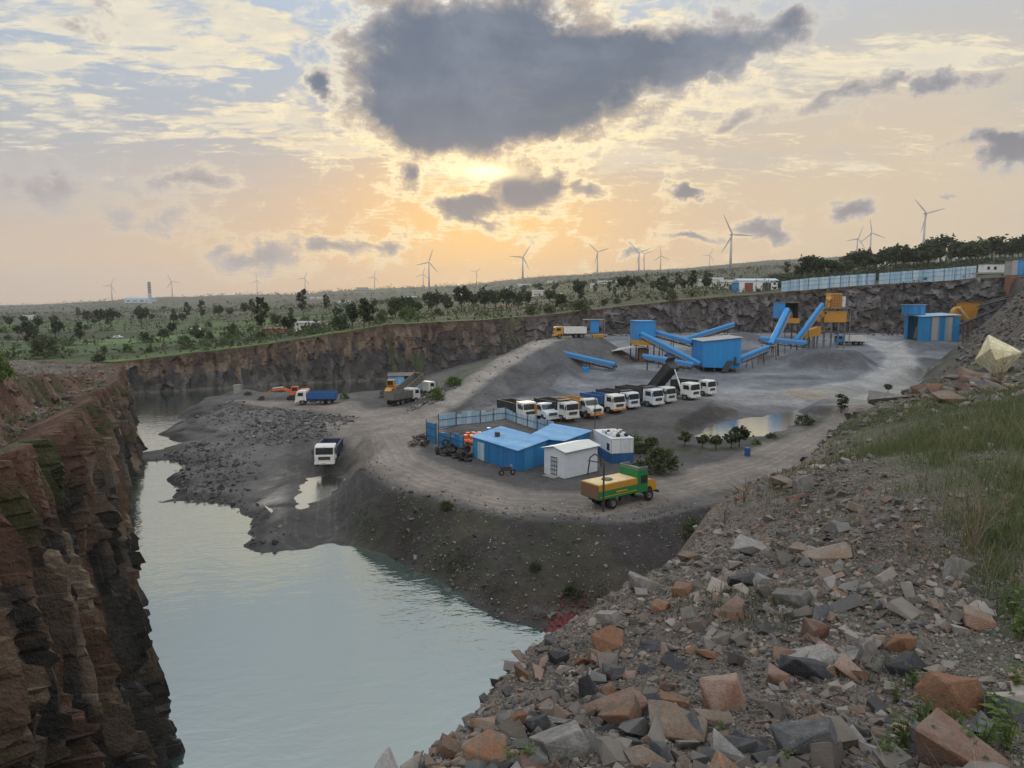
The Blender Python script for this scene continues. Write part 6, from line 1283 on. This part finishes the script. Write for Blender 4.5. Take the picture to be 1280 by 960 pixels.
BIG = [(760, 812, 46, 34, 'rust', 2, 'rounded orange brown boulder on the slope edge above the lake'), (762, 782, 30, 30, 'grey', 0, 'upright pale grey slab on the slope edge beside the red soil'), (806, 742, 54, 32, 'grey', 1, 'long grey slab lying along the upper slope edge'),
 (740, 876, 36, 46, 'dark', 3, 'upright dark blue grey rock in the rubble beside the long brown slab'), (767, 850, 36, 22, 'dark', 1, 'dark flat rock behind the long brown slab'), (775, 912, 66, 46, 'brown', 4, 'large flat brown slab tilted up in the rubble'), (842, 925, 98, 50, 'tan', 2, 'largest tan boulder low in the middle of the rubble'),
 (702, 950, 76, 60, 'grey', 0, 'big grey rock low in the rubble near the slope edge'), (604, 958, 66, 50, 'rust', 2, 'rough rust brown boulder at the lowest slope edge'), (641, 925, 26, 52, 'rust', 3, 'narrow upright orange rock near the lowest slope edge'), (672, 920, 42, 28, 'dark', 1, 'dark speckled rock beside the upright orange one'), (760, 872, 24, 20, 'rust', 0, 'small orange block between the dark rocks'),
 (856, 745, 30, 18, 'rust', 1, 'orange topped flat stone high on the slope'), (825, 766, 28, 20, 'rust', 0, 'small rusty block on the middle slope'), (995, 757, 48, 30, 'grey', 0, 'pale grey angular rock on the upper slope'), (928, 735, 40, 20, 'dark', 4, 'thin dark slab lying flat on the upper slope'), (951, 727, 32, 22, 'grey', 2, 'grey block beside the thin dark slab'), (946, 694, 64, 20, 'grey', 4, 'long low grey slab at the crest of the slope'),
 (912, 890, 66, 56, 'pink', 3, 'large angular pinkish rock with a pointed edge'), (974, 862, 40, 30, 'pink', 1, 'flat pinkish slab behind the angular pink rock'), (1010, 852, 74, 36, 'dark', 4, 'long dark slab tilted in the middle rubble'), (1013, 948, 96, 46, 'dark', 1, 'long dark slab lowest in the rubble'), (1028, 928, 66, 34, 'brown', 1, 'brown slab leaning on the lowest dark slab'), (924, 950, 50, 34, 'dark', 0, 'dark block beside the grass tuft in the rubble'),
 (1130, 818, 36, 32, 'rust', 3, 'rust coloured wedge of rock on the grassy slope'), (1137, 846, 54, 28, 'dark', 1, 'dark slab below the rust coloured wedge'), (1088, 828, 28, 40, 'grey', 3, 'narrow grey stone standing upright in the grass'), (1202, 898, 78, 72, 'rust', 2, 'biggest orange boulder among the weeds'), (1232, 788, 54, 28, 'brown', 1, 'brown flat stone half sunk in the long grass'), (1200, 724, 38, 42, 'grey', 4, 'grey slab leaning in the long grass'),
 (1006, 616, 28, 28, 'grey', 3, 'upright grey stone at the far slope edge'), (980, 610, 40, 18, 'tan', 2, 'pale tan stone at the far slope edge'), (1021, 800, 30, 38, 'pink', 0, 'upright pinkish stone in the middle of the slope'), (986, 777, 18, 22, 'grey', 3, 'small upright grey stone under the pale angular rock'), (920, 776, 38, 22, 'brown', 1, 'brown stone with a flat top on the middle slope'), (1101, 718, 22, 16, 'grey', 2, 'small rounded grey stone high on the slope'), (1265, 904, 56, 36, 'dark', 1, 'dark slab behind the biggest orange boulder'),
 (1110, 500, 40, 20, 'grey', 2, 'long grey rock on the far crest of the spur'), (1165, 490, 36, 20, 'brown', 0, 'brown rock in the far cluster on the crest'), (1245, 487, 36, 20, 'grey', 0, 'grey pointed rock before the cream boulder'), (1222, 472, 36, 18, 'pink', 0, 'reddish rock beside the cream boulder'), (1188, 506, 46, 22, 'tan', 2, 'tan rock in front of the far cluster'), (1272, 484, 26, 14, 'pink', 4, 'small pinkish slab beneath the cream boulder'), (1140, 478, 30, 14, 'dark', 2, 'dark rock at the far end of the spur'),
 (1070, 640, 22, 14, 'tan', 1, 'pale flat stone on the far slope'), (1045, 700, 70, 14, 'tan', 4, 'long thin tan slab among dry leaves'), (860, 705, 30, 20, 'tan', 2, 'tan stone at the crest beside the yellow grass'), (700, 830, 26, 22, 'dark', 0, 'dark stone on the slope edge over the water'), (655, 850, 30, 24, 'brown', 2, 'brown stone on the slope edge over the water'), (560, 950, 40, 28, 'brown', 0, 'brown angular rock at the bottom slope edge')]
rr = random.Random(31)
def hit_spur(px, py):
    for k in range(60):
        v = hit(px, py + k * 2, 2.5)
        if v.y < 64 and poly_sd(np.array([v.x]), np.array([v.y]), PIT)[0][0] < .3: return v
    return v
for px, py, w, h, col, k, lab in BIG:
    v = hit_spur(px, py); s = 1.08 * w * v.y / F; hh = 1.05 * h * v.y / F; o = link_mesh('rock', rock(col, k)); fz = FLATS[k % 5][2]
    o.scale = (s, s * .9, hh / max(fz, .3) * .95); o.location = (v.x, v.y + s * .2, v.z + hh * (.22 if v.y < 30 else .02)); o.rotation_euler = (rr.uniform(-.35, .35), rr.uniform(-.4, .4), rr.uniform(-.6, .6)); tag(o, lab, 'rock')
v = hit(1258, 467, 30); o = link_mesh('boulder', rock_me(77, SM['cream'], (1, .9, 1.1), 14, .03, 15)); o.scale = (2.9, 2.7, 3.1); o.location = (v.x + .3, v.y + 1.2, v.z + .9); o.rotation_euler = (.1, -.15, .7); tag(o, 'huge pale cream boulder standing at the far edge of the spur', 'boulder')
cols = ['grey'] * 4 + ['brown'] * 4 + ['dark'] * 3 + ['pink'] * 2 + ['rust'] + ['tan'] * 2
GRK = 'small stones lying on the foreground slope'
cw = {'grey': 'small grey stone', 'brown': 'small brown stone', 'dark': 'small dark basalt stone', 'pink': 'small pinkish stone', 'rust': 'small rust coloured stone', 'tan': 'small tan stone'}
cnt = 0; tries = 0
while cnt < 235 and tries < 4000:
    tries += 1; px = rr.uniform(470, 1290); D = 3.2 * math.exp(rr.random() ** 1.2 * 2.0); x = (px - 640) / F * D
    sl_, _, _ = poly_sd(np.array([x]), np.array([D]), PIT)
    if sl_[0] > .1 or (x > 1.5 + .4 * D and rr.random() < .8): continue
    if fbm(np.array([x / 2.2]), np.array([D / 2.2]), 3, 71)[0] < -.08 and rr.random() < .6: continue
    s = rr.lognormvariate(math.log(.17), .5) * (1 + .02 * D); s = min(s, .6); col = rr.choice(cols); o = link_mesh('stone', rock(col, rr.randrange(5))); o.scale = (s, s * rr.uniform(.6, 1), s * rr.uniform(.6, 1.0)); o.location = (x, D, gz1(x, D) + s * .06); o.rotation_euler = (rr.uniform(-.5, .5), rr.uniform(-.5, .5), rr.uniform(0, 6.3))
    tag(o, cw[col] + (' among the nearest rubble of the slope' if D < 7 else ' on the upper part of the foreground slope'), 'stone', GRK); cnt += 1
# ------------------------------------------------------------------ gravel and rubble (uncountable)
def base_rocks(n, seed):
    out = []
    for i in range(n):
        r = random.Random(seed + i); bm = bmesh.new()
        cs = [(x, y, z) for x in (-1, 1) for y in (-1, 1) for z in (-1, 1)]; r.shuffle(cs)
        for x, y, z in cs[:6 + i % 3]: bm.verts.new(Vector((x * r.uniform(.5, 1), y * .85 * r.uniform(.45, 1), z * .6 * r.uniform(.5, 1))) * .5)
        bm.verts.new(Vector((r.uniform(-.5, .5), r.uniform(-.4, .4), r.choice((-.33, .33)))))
        bmesh.ops.convex_hull(bm, input=bm.verts[:]); bmesh.ops.delete(bm, geom=[v for v in bm.verts if not v.link_faces], context='VERTS'); bmesh.ops.triangulate(bm, faces=bm.faces[:]); bm.verts.ensure_lookup_table(); bm.verts.index_update()
        out.append((np.array([v.co[:] for v in bm.verts]), np.array([[v.index for v in f.verts] for f in bm.faces]))); bm.free()
    return out
BR = base_rocks(8, 900); STUFF_STONE = rock_mat('loose_stone', .05)
def pile(name, X, Y, S, pal, seed, sink=.12, Z=None):
    rs = np.random.RandomState(seed); n = len(X); Z = gz(X, Y) if Z is None else Z; Vs = []; Fs = []; Cs = []; base = 0; pal = np.array(pal)
    for b in range(8):
        idx = np.arange(b, n, 8); bv, bf = BR[b]; m = len(idx)
        if m == 0: continue
        q = rs.normal(size=(m, 4)); q /= np.linalg.norm(q, axis=1)[:, None]; w, x, y, z = q.T
        Rm = np.stack([np.stack([1 - 2 * (y * y + z * z), 2 * (x * y - z * w), 2 * (x * z + y * w)], 1), np.stack([2 * (x * y + z * w), 1 - 2 * (x * x + z * z), 2 * (y * z - x * w)], 1), np.stack([2 * (x * z - y * w), 2 * (y * z + x * w), 1 - 2 * (x * x + y * y)], 1)], 1)
        sc3 = rs.uniform(.45, 1.2, (m, 1, 3)) * S[idx][:, None, None]; V = np.einsum('nij,nkj->nki', Rm, bv[None] * sc3) * [1, 1, .8]
        V += np.c_[X[idx], Y[idx], Z[idx] + S[idx] * sink][:, None, :]; Vs.append(V.reshape(-1, 3)); Fs.append((bf[None] + (np.arange(m) * len(bv))[:, None, None] + base).reshape(-1, 3)); base += m * len(bv)
        Cs.append(np.repeat(pal[rs.randint(0, len(pal), m)] * rs.uniform(.7, 1.3, (m, 1)), len(bv), 0))
    return tag(link_mesh(name, np_mesh(name, np.concatenate(Vs), np.concatenate(Fs), STUFF_STONE, False, np.concatenate(Cs))), kind='stuff')
EARTH = [(.14, .122, .105), (.175, .155, .135), (.10, .088, .078), (.205, .185, .165), (.075, .073, .073), (.17, .125, .095), (.12, .118, .112)]
rs = np.random.RandomState(3); n = 70000; px = rs.uniform(440, 1330, n); D = 2.8 * np.exp(rs.uniform(0, 1, n) ** 1.1 * 2.9); X = (px - 640) / F * D
keep = (poly_sd(X, D, PIT)[0] < .7) & ((X < 1.7 + .42 * D) | (rs.uniform(0, 1, n) < .18)) & ((fbm(X / 1.6, D / 1.6, 3, 72) + rs.uniform(-.3, .2, n)) > -.12); X, D = X[keep], D[keep]
pile('gravel', X, D, np.clip(rs.lognormal(math.log(.036), .68, len(X)) * (1 + .03 * D), .012, .32), EARTH, 4)
rs = np.random.RandomState(13); n = 80000; px = rs.uniform(440, 1330, n); D = 2.6 * np.exp(rs.uniform(0, 1, n) * 1.9); X = (px - 640) / F * D; keep = (poly_sd(X, D, PIT)[0] < .5) & ((X < 2.2 + .42 * D) | (rs.uniform(0, 1, n) < .2)); X, D = X[keep], D[keep]; pile('fine_gravel', X, D, rs.lognormal(math.log(.016), .4, len(X)) * (1 + .06 * D), EARTH, 14)
GREYS = [(.085, .085, .09), (.12, .118, .118), (.06, .06, .063), (.16, .155, .15), (.10, .088, .078)]
def inpoly(P, n, seed):
    rs = np.random.RandomState(seed); P = np.array(P); lo, hi = P.min(0), P.max(0); X = rs.uniform(lo[0], hi[0], n); Y = rs.uniform(lo[1], hi[1], n); m = poly_sd(X, Y, P)[0] + rs.normal(0, 1.2, n) > 0; return X[m], Y[m]
def rubble(pts, z, n, size, seed, pal=GREYS, name='rubble'):
    X, Y = inpoly([O2(x, y, z) for x, y in pts], n, seed); S = np.random.RandomState(seed + 1).lognormal(math.log(size), .45, len(X)); m = gz(X, Y) > -.3; return pile(name, X[m], Y[m], np.clip(S[m], .1, 1.6), pal, seed)
rubble([(300, 525), (330, 508), (380, 510), (445, 522), (440, 535), (390, 549), (340, 548), (300, 540)], 2.8, 1900, .40, 11)
rubble([(245, 520), (290, 505), (320, 512), (310, 530), (270, 540)], 1.8, 500, .38, 12)
rubble([(205, 562), (250, 553), (300, 560), (320, 585), (290, 625), (225, 622), (205, 600), (240, 590), (200, 576)], 1.0, 1700, .36, 13)
rubble([(210, 626), (262, 624), (312, 648), (300, 690), (345, 692), (340, 672), (330, 640), (280, 612)], .4, 700, .30, 14)
rubble([(515, 500), (535, 490), (560, 487), (575, 497), (545, 512), (520, 516)], 4.4, 1000, .40, 15, GREYS + [(.24, .23, .22)])
rubble([(495, 680), (540, 715), (600, 765), (672, 796), (690, 786), (620, 752), (560, 705), (505, 668)], .3, 2400, .22, 16)
rubble([(440, 575), (500, 625), (640, 660), (800, 665), (870, 650), (880, 700), (740, 760), (620, 745), (520, 690), (460, 630)], 2.5, 5200, .15, 17, [(.10, .085, .075), (.13, .115, .105), (.07, .06, .055), (.20, .19, .18)])
rubble([(590, 480), (640, 447), (690, 428), (700, 440), (660, 470), (600, 505)], 8, 1500, .22, 18)
rubble([(668, 795), (700, 757), (735, 750), (748, 768), (725, 800)], .6, 700, .16, 19, [(.14, .035, .03), (.11, .03, .026)], 'red_rubble')
n = 1900; rs = np.random.RandomState(55); D_ = rs.uniform(26, 64, n); X_ = (rs.uniform(1010, 1300, n) - 640) / F * D_; m = poly_sd(X_, D_, PIT)[0] < .8; pile('rubble', X_[m], D_[m], np.clip(rs.lognormal(math.log(.26), .6, m.sum()), .08, 1.3), EARTH + [(.14, .095, .08)], 56, .02)
rs = np.random.RandomState(91); n = 5200; Y = rs.uniform(62, 216, n); X = (1200 + rs.uniform(0, 160, n) - 640) / F * Y; q_ = poly_sd(X, Y, PIT)[0]; m = (q_ < 16) & (q_ > -26); pile('rubble', X[m], Y[m], np.clip(rs.lognormal(math.log(.34), .65, m.sum()), .08, 1.9), GREYS + [(.12, .09, .075), (.13, .10, .085)], 92, .02)
# broken rock along the foot of the yard wall and on the right slope
rs = np.random.RandomState(8); n = 9000; X = rs.uniform(10, 175, n); Y = rs.uniform(60, 240, n); sdp_ = poly_sd(X, Y, PIT)[0]; m = ((sdp_ > 1) & (sdp_ < 13) & (Y > 100) & (rs.uniform(0, 1, n) < .9)) | ((sdp_ > -22) & (sdp_ < 2) & (Y < 215) & (X > 55)); pile('rubble', X[m], Y[m], np.clip(rs.lognormal(math.log(.55), .5, m.sum()), .15, 2.2), GREYS + [(.12, .09, .075)], 21)
X, Y = inpoly([(-76, 134), (-64, 110), (-50, 84), (-37, 60), (-19, 30), (-40, 30), (-70, 60), (-100, 140)], 5200, 22); pile('rubble', X, Y, np.clip(rs.lognormal(math.log(.3), .5, len(X)), .1, 1.2), [(.17, .15, .13), (.12, .10, .085), (.22, .20, .18)], 23)
rs = np.random.RandomState(88); Y = np.exp(rs.uniform(math.log(14), math.log(130), 5200)); X = np.interp(Y, LC_Y, LC_X) - SETB * lc_top(Y) - rs.uniform(.4, 7.5, len(Y)); m = poly_sd(X, Y, PIT)[0] < -.1; pile('rubble', X[m], Y[m], np.clip(rs.lognormal(math.log(.13), .75, m.sum()) * (1 + Y[m] * .012), .04, 1.1), [(.13, .075, .055), (.10, .085, .07), (.15, .12, .09), (.07, .06, .055), (.17, .10, .07)], 89, .0)
X, Y = inpoly([G(512, 558)[:2], G(524, 546)[:2], G(535, 546)[:2], G(534, 560)[:2]], 260, 24); pile('scrap_heap', X, Y, np.clip(rs.lognormal(math.log(.35), .4, len(X)), .12, .8), [(.07, .05, .04), (.12, .09, .07), (.05, .05, .055), (.2, .18, .16)], 25, .5)
n = 260; px = rs.uniform(505, 880, n); py = 1e9 * np.ones(n); Yp = rs.uniform(48, 62, n); X = (px - 640) / F * Yp; m = gz(X, Yp) > .5; X, Yp = X[m], Yp[m]; pile('litter', X, Yp, rs.uniform(.05, .16, len(X)), [(.6, .6, .58), (.4, .42, .45), (.2, .3, .4)], 26)

# ------------------------------------------------------------------ grass, weeds and dry stalks on the spur
def blades(name, n, mask, hh, wd, mat, seed, pxr=(430, 1360), dr=(2.3, 32), lean=.5):
    rs = np.random.RandomState(seed); px = rs.uniform(*pxr, n); D = dr[0] * np.exp(rs.uniform(0, 1, n) * math.log(dr[1] / dr[0])); X = (px - 640) / F * D; m = mask(X, D, rs); X, D = X[m], D[m]; n = len(X); Z = gz(X, D) - .01
    a = rs.uniform(0, 6.3, n); h = hh(rs, D); w = wd * (1 + D * .05) * rs.uniform(.6, 1.3, n); b = rs.uniform(0, 6.3, n); L = lean * h * rs.uniform(.2, 1.2, n); wx, wy = np.cos(a) * w, np.sin(a) * w; lx, ly = np.cos(b) * L, np.sin(b) * L
    V = np.stack([np.c_[X - wx, D - wy, Z], np.c_[X + wx, D + wy, Z], np.c_[X + wx * .8 + lx * .35, D + wy * .8 + ly * .35, Z + h * .6], np.c_[X - wx * .8 + lx * .35, D - wy * .8 + ly * .35, Z + h * .6], np.c_[X + wx * .1 + lx, D + wy * .1 + ly, Z + h], np.c_[X - wx * .1 + lx, D - wy * .1 + ly, Z + h]], 1).reshape(-1, 3)
    k = np.arange(n)[:, None] * 6; return tag(link_mesh(name, np_mesh(name, V, np.concatenate([k + [0, 1, 2, 3], k + [3, 2, 4, 5]]), mat, False)), kind='stuff')
def sp(X, D, c=.7): return poly_sd(X, D, PIT)[0] < -.2
LAWN = leaf_mat('grass_blades', (.040, .060, .022), (.095, .118, .048)); DRY = leaf_mat('dry_grass', (.16, .13, .085), (.28, .24, .16))
gm = lambda X, D, rs: sp(X, D) & ((X - (1.3 + .40 * D) + fbm(X / 2.5, D / 2.5, 3, 81) * 6) > rs.uniform(-.9, 1.1, len(X))) & (fbm(X / 1.1, D / 1.1, 3, 86) + rs.uniform(-.25, .25, len(X)) > -.10)
gt = lambda X, D, rs: sp(X, D) & ((fbm(X / 1.3, D / 1.3, 3, 82) + rs.uniform(-.08, .05, len(X))) > .17)
blades('grass', 190000, gm, lambda rs, D: rs.uniform(.06, .26, len(D)) * (1 + D * .012), .0035, LAWN, 41)
blades('grass_tufts', 42000, gt, lambda rs, D: rs.uniform(.03, .15, len(D)) * (1 + D * .02), .0032, LAWN, 42)
blades('dry_grass', 26000, lambda X, D, rs: gm(X, D, rs) & (fbm(X / 2, D / 2, 3, 83) > -.06), lambda rs, D: rs.uniform(.15, .55, len(D)), .0016, DRY, 43, lean=1.0)
blades('dry_straw', 7000, lambda X, D, rs: sp(X, D) & (fbm(X / 1.5, D / 1.5, 3, 84) > .12), lambda rs, D: rs.uniform(.05, .25, len(D)), .0015, DRY, 44, lean=1.8)
blades('bank_grass', 60000, lambda X, D, rs: (poly_sd(X, D, PLAT)[0] < 1) & (poly_sd(X, D, PLAT)[0] > -12) & (poly_sd(X, D, PIT)[0] > 2) & (gz(X, D) > .6) & ((fbm(X / 5, D / 5, 4, 85) + rs.uniform(-.1, .05, len(X))) > .15), lambda rs, D: rs.uniform(.08, .25, len(D)), .010, LEAF, 45, pxr=(440, 900), dr=(42, 75))
# broad leaved weeds
def weed_me(seed):
    rs = np.random.RandomState(seed); V = []; Fq = []
    for s_ in range(6):
        a = rs.uniform(0, 6.3); tip = np.array([math.cos(a) * rs.uniform(.1, .35), math.sin(a) * rs.uniform(.1, .35), rs.uniform(.5, 1.0)])
        for k in range(9):
            f = (k + 1.5) / 10; c = tip * f; b = a + k * 2.4; d = np.array([math.cos(b), math.sin(b), rs.uniform(-.1, .4)]); d /= np.linalg.norm(d); side = np.cross(d, [0, 0, 1.0]); side /= np.linalg.norm(side); L = rs.uniform(.12, .24); n0 = len(V)
            V += [c, c + d * L * .5 + side * L * .30 + [0, 0, .015], c + d * L + [0, 0, -.03], c + d * L * .5 - side * L * .30 + [0, 0, .015]]; Fq.append([n0, n0 + 1, n0 + 2, n0 + 3])
    return np_mesh('leaves', np.array(V), np.array(Fq), LEAF_B, False), np_mesh
W = []
for i in range(4):
    me, _ = weed_me(60 + i); st_ = MB(); r = random.Random(i)
    for k in range(5): a = r.uniform(0, 6.3); st_.tube([(0, 0, -.05), (math.cos(a) * .08, math.sin(a) * .08, .4), (math.cos(a) * .2, math.sin(a) * .2, .8)], .012, 4, .006)
    W.append((me, st_.mesh('stem', LEAF_B)))
for i, (px, py, hp) in enumerate([(1130, 940, 60), (1165, 955, 70), (1195, 930, 55), (1225, 950, 75), (1260, 940, 80), (1150, 905, 45), (1245, 905, 50), (1110, 955, 45), (1270, 800, 60), (1262, 770, 50), (1180, 960, 60), (1140, 860, 34), (660, 955, 38), (640, 962, 34), (985, 960, 30), (1205, 965, 60), (1120, 880, 30), (1090, 760, 20), (900, 925, 28), (1060, 660, 16), (1275, 870, 50), (730, 940, 22), (1240, 680, 34), (1265, 640, 30), (890, 880, 22)]):
    v = hit_spur(px, py); me, sm = W[i % 4]; t = empty('weed_plant', v, rr.uniform(0, 6)); s = hp * v.y / F; t.scale = (s, s, s); link_mesh('leaves', me, t); link_mesh('stem', sm, t)
    tag(t, 'leafy green weed in the dense patch around the biggest orange boulder' if px > 1080 and py > 850 else ('leafy green weed in the long grass of the upper slope' if px > 1080 else 'small leafy weed between the rubble stones'), 'weed', 'weeds on the foreground slope')
blades('ledge_grass', 16000, lambda X, D, rs: (X < -6) & (poly_sd(X, D, PIT)[0] < -.2) & (poly_sd(X, D, PIT)[0] > -5) & (fbm(X / 3, D / 3, 3, 87) > -.02), lambda rs, D: rs.uniform(.1, .45, len(D)), .008, LAWN, 46, pxr=(-60, 170), dr=(18, 110))
# bare twigs
TW = paint('dry_twig', (.16, .115, .08), .9, dirt=.2)
for px, py, hp, lab in [(1250, 478, 46, 'bare twiggy shrub before the cream boulder'), (1215, 690, 90, 'tangle of bare stalks in the long grass of the slope'), (905, 655, 40, 'bare twiggy shrub at the crest beside the road bend'), (1140, 690, 60, 'thin dry stalks leaning over the middle slope'), (1010, 900, 30, 'dry twig standing between the dark slabs'), (930, 628, 46, 'bare twigs at the crest above the road')]:
    v = hit_spur(px, py); t = empty('dry_shrub', v, rr.uniform(0, 6)); tag(t, lab, 'shrub'); s = hp * v.y / F
    for k in range(11):
        a = rr.uniform(0, 6.3); w = rr.uniform(.25, .9) * s; h = rr.uniform(.5, 1.0) * s; m = MB(); m.tube([(0, 0, -.03), (math.cos(a) * w * .3, math.sin(a) * w * .3, h * .55), (math.cos(a + .3) * w, math.sin(a + .3) * w, h)], .006 * s + .002, 4, .0015 * s + .0006)
        m.tube([(math.cos(a) * w * .3, math.sin(a) * w * .3, h * .55), (math.cos(a - .8) * w * .7, math.sin(a - .8) * w * .7, h * .9)], .004 * s + .001, 4, .001 * s + .0005); m.build('twig', TW, t)
